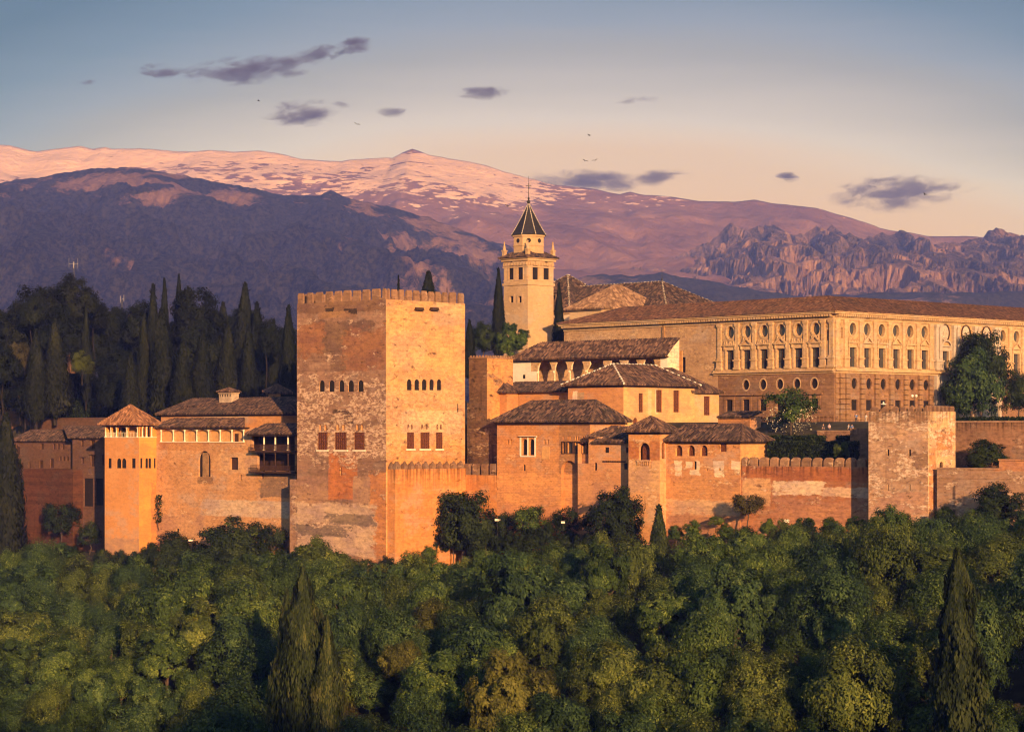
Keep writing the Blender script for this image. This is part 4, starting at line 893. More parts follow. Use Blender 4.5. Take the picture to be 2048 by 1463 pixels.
w = YH.W(-.6, YH.yr + .02); YA = Bld('ochre_annex', 'lower ochre annex with a single tall window at the end of the white-ridged house', 'house', pix((w.x, w.y, 0))[0], w.y, None, 1438, 784, 880, dl=8)
YA.win('R', 1408, 792, 1420, 830, 'rect', 'lattice', depth=.35); YA.walls(wall_mat('annex_render', (0.60, 0.35, 0.155), (0.48, 0.26, 0.11), (0.66, 0.42, 0.22), 1.2, .15, .15, .15, fine=.7, erode=.12, seed=93))
YA.hip(YA.xl, 0, 0, YA.yr, YA.zt + .05, YA.zt + 4.2, ('y', -1.5, 1.0, -5.0), .8, M['tile_brown'])
LR = at_plane('low_range', 'low ochre range under a long plain roof, between the ruined stump and taller ochre house', 'house', 1142, QC + 15.5, 1030, None, 782, 880, dr=7)
LR.walls(muh); LR.hip(LR.xl - 4, 0, 0, 7, LR.zt + .05, zL(LR, 1080, 764, 3.5), ('x', LR.xl - 3.0, -.2, 3.5), .7, M['tile_dark'])
LB = at_plane('low_block', 'little ochre block with one square dark window in front of the low range', 'house', 1013.5, QC + 12.3, 975, 1036, 783.5, 870)
LB.win('L', 981, 793, 997.5, 819.5, 'rect', 'wood_dark', frame=.15, fmat=M['ochre_wood']); LB.walls(muh)
LB.hip(LB.xl, 0, 0, LB.yr, LB.zt + .05, zL(LB, 1005, 764, 3.4), ('x', LB.xl / 2, LB.xl / 2, LB.yr / 2), .75, M['tile_dark'])
# ------------------------------------------------------------------ Renaissance palace
AP = rad(47.0)
PC = Bld('palace', 'large square Renaissance palace with pilastered upper floor and rusticated ground floor', 'palace', 1669, 430.0, 1128, 2290, 627, 872, AP)
b = PC
mpl = wall_mat('palace_stone', (0.50, 0.325, 0.17), (0.36, 0.215, 0.11), (0.60, 0.43, 0.25), 0.62, 0.35, 0.45, 0.4, brick=(1.5, 0.62, 0.02, 0.18), fine=1.0, erode=0.35, seed=100)
mlow = wall_mat('palace_ashlar', (0.31, 0.172, 0.095), (0.19, 0.10, 0.058), (0.44, 0.27, 0.165), 0.62, 0.35, 0.35, 0.3, brick=(1.3, 0.6, 0.035, 0.45), fine=1.0, erode=0.4, seed=104)
mend = wall_mat('palace_plain', (0.52, 0.325, 0.18), (0.34, 0.2, 0.105), (0.62, 0.43, 0.26), 0.7, 0.4, 0.4, 0.35, brick=(1.5, 0.7, 0.03, 0.3), fine=1.1, erode=0.35, seed=108)
mtrim = wall_mat('palace_trim', (0.54, 0.36, 0.20), (0.40, 0.25, 0.13), (0.62, 0.46, 0.28), 0.6, 0.15, 0.3, 0.45, fine=1.0, erode=0.3, seed=112)
mgrey = wall_mat('portal_stone', (0.50, 0.41, 0.33), (0.38, 0.30, 0.23), (0.6, 0.51, 0.43), 0.7, 0.15, 0.3, 0.3, fine=.7, erode=.15, seed=116)
zs = (HY - 739) / F * 430                 # string course
zq = (HY - 638) / F * 430                 # foot of the entablature
zw0, zw1 = zL(b, 1632, 733.5), zL(b, 1632, 694.5)
zo = zL(b, 1632.6, 657.5)
zlo = zL(b, 1629, 766.5); zl0, zl1 = zL(b, 1629.5, 820), zL(b, 1629.5, 796.5)
xp = uL(b, 1436)                          # where the ornate part begins
def pane(face, lp, d, mat, name='window', parent=None):
    mb = MB(); mb.poly([to3(face, 0, *p, d) for p in lp]); return b.part(mb, name, mat, parent)
UPW = {'L': [], 'R': []}; LOWW = {'L': [], 'R': []}
H_up = {'L': [], 'R': []}; H_lo = {'L': [], 'R': []}
def bx(mb, face, u0, u1, d0, d1, z0, z1, t=0.0):
    """box on a facade; d measured outwards"""
    if face == 'L': mb.box(u0, u1, -d1, -d0, z0, z1, t)
    else: mb.box(d0, d1, u0, u1, z0, z1, t)
def upper_bay(face, uc, ow, ped, portal=False):
    w = 0.98
    lp = loop_rect(uc - w, uc + w, zw0, zw1); H_up[face].append(lp)
    p = pane(face, lp, 0.4, M['glass'])
    mb = MB(); bx(mb, face, uc - .05, uc + .05, -.39, -.3, zw0, zw1); bx(mb, face, uc - w, uc + w, -.39, -.32, (zw0 + zw1) / 2 - .05, (zw0 + zw1) / 2 + .05); b.part(mb, 'glazing_bar', M['wood_dark'], p)
    if not portal:
        ov = loop_oval(uc - .98, uc + .98, zo - 1.12, zo + 1.12, 20); H_up[face].append(ov)
        o = pane(face, ov, 0.6, M['glass'], 'round_window')
        mb = MB(); n = 20; rows = []
        for r, d in ((1.0, 0.0), (1.02, -.1), (1.32, -.1), (1.36, 0.02)):
            rows.append([to3(face, 0, uc + .98 * r * math.cos(2 * math.pi * k / n), zo + 1.12 * r * math.sin(2 * math.pi * k / n), d) for k in range(n)])
        mb.grid(rows, True); b.part(mb, 'round_frame', mtrim, o)
    mb = MB(); z = zw1
    bx(mb, face, uc - w - .34, uc - w, 0, .16, zw0, z); bx(mb, face, uc + w, uc + w + .34, 0, .16, zw0, z)
    bx(mb, face, uc - w - .34, uc + w + .34, 0, .2, z, z + .32)
    bx(mb, face, uc - w - .2, uc + w + .2, 0, .14, z + .32, z + .78)
    bx(mb, face, uc - w - .62, uc + w + .62, 0, .5, z + .78, z + 1.0)
    bx(mb, face, uc - w - .5, uc - w - .16, 0, .34, z + .1, z + .78); bx(mb, face, uc + w + .16, uc + w + .5, 0, .34, z + .1, z + .78)
    zz = z + 1.0
    if ped == 'tri':
        for sg in (-1, 1):
            a = [(uc + sg * (w + .6), zz + .02), (uc, zz + 1.15), (uc, zz + .88), (uc + sg * (w + .1), zz + .02)]
            A = [to3(face, 0, *q, -.45) for q in a]; B = [to3(face, 0, *q, 0) for q in a]; mb.grid([A, B], True); mb.poly(A)
        mb.poly([to3(face, 0, *q, -.1) for q in ((uc - w, zz), (uc + w, zz), (uc, zz + .95))])
        for q in (-.8, .8): bx(mb, face, uc + q - .12, uc + q + .12, .05, .3, zz + .6, zz + 1.2, .05)
    elif ped == 'arc':
        n = 10
        for (r0, r1, d) in ((w + .5, w + .2, -.45),):
            A = [to3(face, 0, uc + r0 * math.cos(math.pi * k / n), zz + r0 * .75 * math.sin(math.pi * k / n), d) for k in range(n + 1)]
            B = [to3(face, 0, uc + r1 * math.cos(math.pi * k / n), zz + r1 * .7 * math.sin(math.pi * k / n), d) for k in range(n + 1)]
            C = [to3(face, 0, uc + r0 * math.cos(math.pi * k / n), zz + r0 * .75 * math.sin(math.pi * k / n), 0) for k in range(n + 1)]
            mb.grid([C, A, B])
    else:
        for k in range(7):
            q = -w - .35 + (2 * w + .7) * k / 6; h = .75 if k in (0, 6) else (.45 + .25 * (k % 2)); bx(mb, face, uc + q - .13, uc + q + .13, .06, .32, zz, zz + h, .06)
    b.part(mb, 'window_surround', mgrey if portal else mtrim, p)
def pilaster(face, uc, w=.42, mat=None, double=False, d=.28):
    mb = MB()
    zp = zs + (zw1 - zw0) * .30 + 1.25
    bx(mb, face, uc - w * 1.75, uc + w * 1.75, 0, d + .30, zs + .45, zs + .85)
    bx(mb, face, uc - w * 1.45, uc + w * 1.45, 0, d + .18, zs + .85, zp - .25)
    bx(mb, face, uc - w * 1.85, uc + w * 1.85, 0, d + .34, zp - .25, zp)
    bx(mb, face, uc - w * 1.2, uc + w * 1.2, 0, d + .1, zp, zp + .3)
    bx(mb, face, uc - w, uc + w, 0, d, zp + .3, zq - .7)
    bx(mb, face, uc - w * 1.15, uc + w * 1.15, 0, d + .08, zq - .7, zq - .5)
    bx(mb, face, uc - w * 1.4, uc + w * 1.4, 0, d + .16, zq - .5, zq - .02)
    b.part(mb, 'pilaster', mat or mtrim)
M['oculus'] = plain('oculus', (0.16, 0.15, 0.15), 0.25, 0.2, 1, .5)
upL = [1460.8, 1494.2, 1528.4, 1562.6, 1597, 1631.6]
for i, px in enumerate(upL): upper_bay('L', uL(b, px), 0, 'tri' if i % 2 else 'scroll')
for px in (1440, 1475.5, 1509.5, 1543.5, 1577.5, 1612, 1647.5): pilaster('L', uL(b, px))
pilaster('L', -.55, .5)
upR = [1705.3, 1734, 1763, 1791.8, 1820, 1848.5]
for i, px in enumerate(upR): upper_bay('R', uR(b, px), 0, 'tri' if i % 2 else 'scroll')
for px in (1690, 1720, 1748.7, 1777.6, 1806.2, 1834.5, 1860): pilaster('R', uR(b, px))
pilaster('R', .55, .5)
u0p, u1p = uR(b, 1866), uR(b, 1997)
for px in (2005, 2032.5, 2057): upper_bay('R', uR(b, px), 0, 'tri' if px == 2032.5 else 'scroll')
for px in (2019, 2045): pilaster('R', uR(b, px))
for px in (1890.5, 1930.5, 1971): upper_bay('R', uR(b, px), 0, 'arc', True)
for px in (1870, 1877.5, 1905, 1912.5, 1947, 1954, 1987, 1994): pilaster('R', uR(b, px), .36, mgrey, d=.6)
# round reliefs over the portal windows
for px in (1889, 1931, 1972):
    uc = uR(b, px); n = 24; mb = MB(); rows = []
    for r, d in ((1.75, -.02), (1.75, -.2), (1.5, -.2), (1.48, -.06)): rows.append([to3('R', 0, uc + r * .82 * math.cos(2 * math.pi * k / n), zo + .1 + r * math.sin(2 * math.pi * k / n), d) for k in range(n)])
    mb.grid(rows, True); mo = b.part(mb, 'medallion_frame', M['wood_dark'])
    mb = MB(); mb.poly([to3('R', 0, uc + 1.48 * .82 * math.cos(2 * math.pi * k / n), zo + .1 + 1.48 * math.sin(2 * math.pi * k / n), -.05) for k in range(n)])
    mb.path([to3('R', 0, uc - .5, zo - .9, -.08), to3('R', 0, uc - .1, zo + .1, -.12), to3('R', 0, uc + .1, zo + .9, -.1)], [.2, .28, .18], 6); mb.path([to3('R', 0, uc - .6, zo + .3, -.08), to3('R', 0, uc + .5, zo + .1, -.1)], [.14, .2], 6)
    b.part(mb, 'relief', mgrey, mo)
# niches at the corner
for face, px, py in (('L', 1655.5, 670), ('R', 1684, 666)):
    f = b.L if face == 'L' else b.R
    uc, zc = f(px, py); lp = loop_arch(uc - .3, uc + .3, zc - .9, zc + 1.0, 8); H_up[face].append(lp); pane(face, lp, .5, mlow, 'niche')
# lower storey openings
for px in (1492, 1526.2, 1559.8, 1594, 1628.8):
    uc = uL(b, px); lp = loop_oval(uc - .78, uc + .78, zlo - .95, zlo + .95); H_lo['L'].append(lp); o = pane('L', lp, .3, M['void'], 'round_window')
    mb = MB(); n = 18; mb.grid([[to3('L', 0, uc + .78 * r * math.cos(2 * math.pi * k / n), zlo + .95 * r * math.sin(2 * math.pi * k / n), d) for k in range(n)] for r, d in ((1.0, -.04), (1.25, -.04), (1.27, .01))], True); b.part(mb, 'round_frame', mtrim, o)
for px in (1459, 1492.6, 1526.5, 1560.5, 1594.5, 1629.5):
    uc = uL(b, px); lp = loop_rect(uc - .82, uc + .82, zl0, zl1); H_lo['L'].append(lp); o = pane('L', lp, .3, M['void'])
    mb = MB(); bx(mb, 'L', uc - 1.3, uc - .82, 0, .1, zl0 - .3, zl1); bx(mb, 'L', uc + .82, uc + 1.3, 0, .1, zl0 - .3, zl1); bx(mb, 'L', uc - 1.35, uc + 1.35, 0, .12, zl1, zl1 + .55); bx(mb, 'L', uc - 1.9, uc + 1.9, 0, .4, zl1 + .75, zl1 + 1.0); bx(mb, 'L', uc - .82, uc + .82, 0, .09, zl0 - .3, zl0); b.part(mb, 'window_surround', mlow, o)
lowR = [1709, 1738.2, 1767, 1796.2, 1825, 1852.5]
def zRc(px, py): return b.R(px, py)[1]
for px in lowR:
    uc = uR(b, px); lp = loop_oval(uc - .8, uc + .8, zlo - 1.0, zlo + 1.0); H_lo['R'].append(lp); pane('R', lp, .3, M['void'], 'round_window')
    lp = loop_rect(uc - .85, uc + .85, zl0, zl1 - .2); H_lo['R'].append(lp); pane('R', lp, .3, M['void'])
# walls: plain end and ashlar ground floor on one side, upper storey over
zb = b.zb; zt = b.zt
mb = MB(); wall_face(mb, 'L', 0, loop_rect(xp, 0, zs, zt), H_up['L'], .9); wall_face(mb, 'R', 0, loop_rect(0, b.yr, zs, zt), H_up['R'], .9); b.part(mb, 'upper_wall', mpl)
mb = MB(); wall_face(mb, 'L', 0, loop_rect(xp, 0, zb, zs), H_lo['L'], .8); wall_face(mb, 'R', .0, loop_rect(0, b.yr, zb, zs), H_lo['R'], .75); b.part(mb, 'lower_wall', mlow)
du, dzp = b.L(1360, 748); lp = loop_rect(uL(b, 1358), uL(b, 1371), zL(b, 1364, 745), zL(b, 1364, 714))
mb = MB(); wall_face(mb, 'L', 0, loop_rect(b.xl, xp, zb, zt), [lp], .5); mb.poly([(b.xl, 0, zb), (b.xl, b.yr, zb), (b.xl, b.yr, zt), (b.xl, 0, zt)]); b.part(mb, 'side_wall', mend); pane('L', lp, .45, M['wood_dark'], 'door')
mb = MB(); bx(mb, 'L', uL(b, 1326), uL(b, 1330), 0, .25, zb, zt - .3); b.part(mb, 'downpipe', M['ochre_wood'])
# rustication of the sunlit ground floor
mb = MB(); rz = random.Random(2); H0 = .93; z = zb + .2
edges = [0.1] + [(uR(b, lowR[i]) + uR(b, lowR[i + 1])) / 2 for i in range(5)]
while z < zs - 1.0:
    u = 0.12; k = 0
    while u < u0p - .6:
        w = 1.15 if (k + int(z / H0)) % 2 else .95
        u2 = min(u + w, u0p - .3)
        hit = False
        for px in lowR:
            uc = uR(b, px)
            if u2 > uc - .98 and u < uc + .98 and ((z + H0 > zl0 - .1 and z < zl1) or (z + H0 > zlo - 1.15 and z < zlo + 1.15)): hit = True
        if not hit and u2 - u > .3: bx(mb, 'R', u + .05, u2 - .05, -.01, .24 + rz.uniform(-.03, .05), z + .06, z + H0 - .06, .09)
        u = u2; k += 1
    z += H0
for px in (1681.5, 1693, 1723, 1752, 1781, 1810.5, 1839, 1860):
    uc = uR(b, px); z = zb + .2
    while z < zs - 1.0: bx(mb, 'R', uc - .62, uc + .62, 0, .52, z + .05, z + H0 - .05, .08); z += H0
b.part(mb, 'rusticated_facing', wall_mat('rustic_stone', (0.30, 0.175, 0.092), (0.18, 0.10, 0.055), (0.4, 0.25, 0.145), .93, .3, .2, .3, fine=.9, erode=.3, seed=120))
mb = MB(); bx(mb, 'R', u0p, u1p, .005, .35, zb, zs - .5); bx(mb, 'R', u0p, u0p + .0 + .9, .35, .9, zb, zs - .5)
for px in (1870, 1877.5, 1905, 1912.5, 1947, 1954, 1987, 1994): 
    q = uR(b, px); bx(mb, 'R', q - .36, q + .36, .35, .85, zb, zs - .6)
b.part(mb, 'portal', mgrey)
# string course, frieze, cornice with brackets
def band(face, u0, u1, segs, name, mat):
    mb = MB()
    for (d, za, zc) in segs: bx(mb, face, u0, u1, 0, d, za, zc)
    return b.part(mb, name, mat)
for face, u0, u1 in (('L', xp - 1, 0), ('R', 0, b.yr)):
    pass
    band(face, u0, u1, [(.22, zs - .55, zs - .2), (.62, zs - .2, zs + .06), (.34, zs + .06, zs + .45)], 'string_course', mtrim)
for face, u0, u1 in (('L', b.xl, 0), ('R', 0, b.yr)):
    band(face, u0, u1, [(.2, zq, zq + .32), (.12, zq + .32, zt - .62), (.42, zt - .62, zt - .42)] if face == 'R' else [(.21, zq, zq + .32), (.13, zq + .32, zt - .62), (.43, zt - .62, zt - .42)], 'frieze', mtrim)
    mb = MB(); L = abs(u1 - u0); n = int(L / .62)
    for k in range(n):
        q = u0 + L * (k + .5) / n; bx(mb, face, q - .17, q + .17, .1, 1.0, zt - .42, zt - .02)
    b.part(mb, 'cornice_bracket', mtrim)['kind'] = 'stuff'
mb = MB(); e = 1.15; mb.box(b.xl - .5, e, -e, .02, zt - .02, zt + .26); mb.box(.02 - .02, e, .02, b.yr, zt - .02, zt + .26); mb.box(b.xl - .5, e + .18, -e - .18, .018, zt + .26, zt + .42); mb.box(0, e + .18, .018, b.yr, zt + .26, zt + .42); b.part(mb, 'cornice', mtrim)
ztop = (HY - 592.5) / F * 441.5
rw = 8.5; ze = zt + .46; mb = MB()
roof_plane(mb, [(b.xl - .8, -1.3, ze), (1.3, -1.3, ze), (-rw, rw, ztop), (b.xl + rw, rw, ztop)], .5)
roof_plane(mb, [(1.3, -1.3, ze), (1.3, b.yr, ze), (-rw, b.yr - rw, ztop), (-rw, rw, ztop)], .5)
roof_plane(mb, [(b.xl - .8, b.yr, ze), (b.xl - .8, -1.3, ze), (b.xl + rw, rw, ztop), (b.xl + rw, b.yr - rw, ztop)], .5)
ridge_line(mb, (1.3, -1.3, ze), (-rw, rw, ztop), .2); ridge_line(mb, (b.xl + rw, rw, ztop), (-rw, rw, ztop), .18); ridge_line(mb, (-rw, rw, ztop), (-rw, b.yr - rw, ztop), .18); ridge_line(mb, (b.xl - .8, -1.3, ze), (b.xl + rw, rw, ztop), .2)
mb.poly([(b.xl + rw, rw, ztop - .05), (-rw, rw, ztop - .05), (-rw, b.yr - rw, ztop - 3), (b.xl + rw, b.yr - rw, ztop - 3)])
b.part(mb, 'roof', M['tile_palace'])

# ------------------------------------------------------------------ church and its belfry
AC = rad(45.0)
mch = wall_mat('church_stone', (0.51, 0.335, 0.185), (0.36, 0.225, 0.12), (0.6, 0.43, 0.27), .8, .12, .2, .15, fine=.5, erode=.1, seed=130)
mchw = wall_mat('church_white', (0.72, 0.58, 0.45), (0.55, 0.42, 0.31), (0.76, 0.65, 0.53), .8, .1, .2, .15, fine=.5, erode=.05, seed=133)
M['ridge_grey'] = plain('ridge_grey', (.42, .36, .29), .8, .3)
CH = Bld('church', 'pale church with broad dark tiled roofs edged by white ridge tiles', 'church', 1139, 528.0, 1010, None, 622, 720, AC, dr=20.0)
b = CH
for r in ((1025, 633, 1033, 650), (1071, 666, 1080, 686), ): b.win('L', *r, 'rect', 'void', depth=.6, frame=.5, fmat=mch)
b.win('L', 1089.5, 658, 1099, 690, 'arch', 'void', depth=.7, frame=.4, fmat=mch)
b.walls(mchw)
mb = MB(); rz = random.Random(9)      # brick pattern set in the white wall
for (a, c, z0_, z1_) in ((1059, 1084, 629, 636), (1058, 1086, 640, 648), (1060, 1080, 652, 660), (1097, 1107, 632, 640), (1097, 1108, 642, 650), (1062, 1066, 664, 690), (1022, 1026, 655, 672)):
    u = uL(b, a)
    while u < uL(b, c):
        w = rz.uniform(.15, .5); zz = zL(b, (a + c) / 2, rz.uniform(z0_, z1_)); mb.box(u, u + w, -.03, .02, zz - rz.uniform(.1, .35), zz + rz.uniform(.1, .3)); u += w + rz.uniform(.1, .3)
b.part(mb, 'brick_pattern', plain('pattern_brick', (0.34, 0.22, 0.15), .9, .3))
x, y = b.xl / 2, 10.0
za = P(1142, 549, b.W(x, y).y).z
b.hip(b.xl, 0, 0, 20, b.zt + .1, za, ('x', x, x, y), .9, M['tile_dark'], beads=M['ridge_grey'], name='transept_roof', pitch=.5, cap_r=.22)
mb = MB(); mb.box(b.xl - .4, .4, -.4, 20.4, b.zt - .6, b.zt - .1); b.part(mb, 'cornice', mch)
xa = b.L(1324, HY, 10.0)[0]; zn = P(1324, 563, b.W(xa, 10.0).y).z; xN = xa + 9.6
mb = MB(); mb.box(.05, xN, .4, 19.6, b.zb, b.zt); b.part(mb, 'nave_wall', mch)
b.hip(.1, xN, .4, 19.6, b.zt + .12, zn, ('x', x + 3, xa, 10.0), .8, M['tile_dark'], beads=M['ridge_grey'], name='nave_roof', pitch=.5, skip=('BR',), cap_r=.22)
mb = MB(); q = (xa, 10.0, zn); mb.tube(q, (xa, 10, zn + 2.6), .07, .04, 5); mb.tube((xa, 10, zn + .2), (xa, 10, zn + .8), .25, .1, 8); b.part(mb, 'finial', M['iron'])
dx = b.L(1108, HY, 2.5)[0]; dzz = zL(b, 1108, 600, 2.5); mb = MB(); mb.box(dx - .9, dx + .9, 2.5, 6, dzz - .8, dzz + 1.5); d = b.part(mb, 'dormer', mch)
mb = MB(); mb.box(dx - .5, dx + .5, 2.46, 2.5, dzz - .2, dzz + 1.1); b.part(mb, 'dormer_window', M['void'], d)
mb = MB(); roof_plane(mb, [(dx - 1.3, 2.0, dzz + 1.55), (dx + 1.3, 2.0, dzz + 1.55), (dx + 1.3, 6, dzz + 2.2), (dx - 1.3, 6, dzz + 2.2)], .4); b.part(mb, 'dormer_roof', M['tile_dark'], d)

SA = Bld('sacristy', 'low building with pale brown pyramid roof in front of the church', 'building', 1203, 503.0, 1139, 1330, 616, 700, AC)
SA.walls(wall_mat('sacristy_wall', (0.58, 0.40, 0.24), (0.45, 0.29, 0.16), (.66, .5, .33), .8, .1, .2, .2, fine=.5, erode=.1, seed=137))
x, y = SA.xl / 2, SA.yr / 2; wq = SA.W(x, y)
SA.hip(SA.xl, 0, 0, SA.yr, SA.zt + .05, P(1240, 571, wq.y).z, ('y', y - 1.0, y + 1.0, x), .9, M['tile_pale'], pitch=.5)
mb = MB(); mb.box(SA.xl - .4, .4, -.4, SA.yr + .4, SA.zt - .4, SA.zt - .12); SA.part(mb, 'cornice', mch)

BT = Bld('bell_tower', 'tall church bell tower with paired arches, pinnacles and black spire topped by a cross', 'bell tower', 1055.5, 522.0, 1007.5, 1107, 516, 720, AC)
b = BT
zb0 = zL(b, 1055.5, 569)
for a, c in ((1018, 1027.5), (1036, 1046)): b.win('L', a, 523, c, 559, 'arch', 'void', depth=.2, frame=.22, fmat=mch)
for a, c in ((1064.5, 1076), (1086.5, 1098)): b.win('R', a, 523, c, 559, 'arch', 'void', depth=.2, frame=.22, fmat=mch)
for a, c in ((1019.5, 1027), (1036.5, 1043.5)): b.win('L', a, 592, c, 605, 'rect', 'void', depth=.5, frame=.42, fmat=mch)
b.walls(mch)
mb = MB()
for z, d, h in ((zb0, .22, .55), (zb0 + 1.0, .1, .2), (b.zt - 1.9, .18, .3), (b.zt - .45, .4, .5), (b.zt + .05, .75, .3)):
    mb.box(b.xl - d, d, -d, b.yr + d, z, z + h)
b.part(mb, 'cornice', mch)
mb = MB()
for i in range(16):
    q = b.xl * (i + .5) / 16; mb.box(q - .11, q + .11, -.34, .02, b.zt - 1.45, b.zt - .75)
    q = b.yr * (i + .5) / 16; mb.box(-.02, .34, q - .11, q + .11, b.zt - 1.45, b.zt - .75)
b.part(mb, 'dentil', mch)
h = b.zt - 1.9
for q in (.06, .49, .94):
    mb = MB(); mb.box(b.xl * (1 - q) - .26, b.xl * (1 - q) + .26, -.09, .02, zb0 + 1.2, h); b.part(mb, 'pilaster', mch)
    mb = MB(); mb.box(-.02, .09, b.yr * q - .26, b.yr * q + .26, zb0 + 1.2, h); b.part(mb, 'pilaster', mch)
for cxb in (b.xl * .66, b.xl * .28):
    mb = MB(); zz = zL(b, 1040, 545); mb.lathe(cxb, .75, [(.05, zz + 1.2), (.25, zz + 1.1), (.35, zz + .5), (.55, zz)], 10); b.part(mb, 'bell', M['iron'])
for cyb in (b.yr * .30, b.yr * .72):
    mb = MB(); zz = zL(b, 1040, 545); mb.lathe(-.75, cyb, [(.05, zz + 1.2), (.25, zz + 1.1), (.35, zz + .5), (.55, zz)], 10); b.part(mb, 'bell', M['iron'])
z1 = b.zt + .36; cx, cyy = b.xl / 2, b.yr / 2; wc = b.W(cx, cyy).y
z2 = P(1057, 503, wc).z; ro = 3.55
mb = MB(); e = .95
for q in ([(b.xl - e, -e), (e, -e)], [(e, -e), (e, b.yr + e)], [(e, b.yr + e), (b.xl - e, b.yr + e)], [(b.xl - e, b.yr + e), (b.xl - e, -e)]):
    (xa_, ya_), (xb_, yb_) = q; f = .52
    roof_plane(mb, [(xa_, ya_, z1), (xb_, yb_, z1), (cx + (xb_ - cx) * f, cyy + (yb_ - cyy) * f, z1 + 1.3), (cx + (xa_ - cx) * f, cyy + (ya_ - cyy) * f, z1 + 1.3)], .4, .15)
b.part(mb, 'skirt_roof', M['tile_dark'])
z3 = P(1057, 471, wc).z; a0 = math.pi / 8
mb = MB(); mb.lathe(cx, cyy, [(ro, z1 + .4), (ro, z2 + 1.0), (ro + .12, z2 + 1.05), (ro + .12, z2 + 1.3), (ro, z2 + 1.35), (ro, z3 - .5), (ro + .25, z3 - .4), (ro + .3, z3)], 8, a0)
ln = b.part(mb, 'lantern', mch)
for k in range(8):
    an = a0 + math.pi / 8 + k * math.pi / 4; zc = (z2 + z3) / 2 + .45; ra_ = ro * math.cos(math.pi / 8) + .03
    d = Vector((math.cos(an), math.sin(an), 0)); tn = Vector((-d.y, d.x, 0)); mb = MB()
    cpt = Vector((cx, cyy, zc)) + d * ra_
    mb.poly([cpt + tn * .5 * math.cos(t * math.pi / 6) + Vector((0, 0, .5 * math.sin(t * math.pi / 6))) for t in range(12)])
    b.part(mb, 'round_window', M['void'], ln)
z4 = P(1057, 407, wc).z; rs = ro + .55
prof = [(rs, z3), (rs * .78, z3 + (z4 - z3) * .2), (rs * .52, z3 + (z4 - z3) * .46), (rs * .25, z3 + (z4 - z3) * .75), (.16, z4)]
mb = MB(); mb.lathe(cx, cyy, prof, 8, a0); sp = b.part(mb, 'spire', M['tile_black'])
mb = MB()
for k in range(8):
    an = a0 + k * math.pi / 4
    for i in range(len(prof) - 1):
        (r0, q0), (r1, q1) = prof[i], prof[i + 1]; p0 = Vector((cx + r0 * math.cos(an), cyy + r0 * math.sin(an), q0)); p1 = Vector((cx + r1 * math.cos(an), cyy + r1 * math.sin(an), q1)); L = (p1 - p0).length; n = max(1, int(L / .42))
        for t in range(n): mb.tube(p0 + (p1 - p0) * (t + .2) / n, p0 + (p1 - p0) * (t + .75) / n, .11, .11, 5)
        mb.tube(p0, p1, .05, .05, 4)
b.part(mb, 'ridge_tiles', M['ridge_grey'], sp)
mb = MB(); zc = P(1057, 352, wc).z
mb.lathe(cx, cyy, [(.12, z4 - .2), (.38, z4 + .25), (.4, z4 + .5), (.12, z4 + .85), (.28, z4 + 1.15), (.08, z4 + 1.4), (.07, z4 + 2.4), (.03, zc)], 8)
ex = Vector((math.cos(AC), math.sin(AC), 0)); zx = P(1057, 372, wc).z
mb.tube(Vector((cx, cyy, zx)) - ex * .55, Vector((cx, cyy, zx)) + ex * .55, .07, .07, 6); mb.tube((cx, cyy, zx - .7), (cx, cyy, zx + .6), .09, .09, 6)
for s_ in (-1, 1): mb.tube(Vector((cx, cyy, zx)) + ex * .5 * s_, Vector((cx, cyy, zx)) + ex * .62 * s_, .14, .03, 6)
b.part(mb, 'cross_finial', M['iron'])
for (x, y) in ((b.xl + .1, .1), (-.1, .1), (-.1, b.yr - .1), (b.xl + .1, b.yr - .1)):
    mb = MB(); h = P(1057, 482, wc).z - z1 - .3
    mb.box(x - .38, x + .38, y - .38, y + .38, z1 + .2, z1 + h * .42); mb.box(x - .5, x + .5, y - .5, y + .5, z1 + h * .42, z1 + h * .5)
    mb.lathe(x, y, [(.4, z1 + h * .5), (.26, z1 + h * .7), (.12, z1 + h * .92), (.2, z1 + h * .96), (.03, z1 + h * 1.05)], 8); b.part(mb, 'pinnacle', mch)
# ------------------------------------------------------------------ ground, mountains, air, clouds
def sstep(a, b, x):
    t = min(1.0, max(0.0, (x - a) / (b - a))); return t * t * (3 - 2 * t)
def lerp(a, b, t): return a + (b - a) * t
def interp(tab, x):
    if x <= tab[0][0]: return tab[0][1]
    for (x0, y0), (x1, y1) in zip(tab, tab[1:]):
        if x <= x1: return y0 + (y1 - y0) * (x - x0) / (x1 - x0)
    return tab[-1][1]
def pq(x, y):
    d = Vector((x, y)) - G.O; return d.dot(G.ex), d.dot(G.ey)
QW = [(-45, 3.0), (-24, 3.0), (-20, -2.0), (1.5, -2.0), (4, 6.0), (16, QC - 5), (140, QC - 5)]
BASEZ = [(-80, -23), (0, -22.5), (30, -19), (60, -15.5), (110, -14), (200, -14)]
def crest(x, y):
    """the unseen hill behind the viewer; its ridge is shaped to keep the low sun off the valley and the lower wood"""
    h = interp([(-700, 60), (0, 97), (120, 101), (180, 94), (240, 86), (330, 78), (900, 50)], x) + 9 * noise.fractal(Vector((x * .035, 3.1, 0)), .8, 2.0, 4)  # unseen crest, heights set so that it shades the lower wood
    d = -y
    return -2.4 + (h + 2.4) * (sstep(15, 330, d) if d < 330 else 1 - .5 * sstep(330, 720, d))
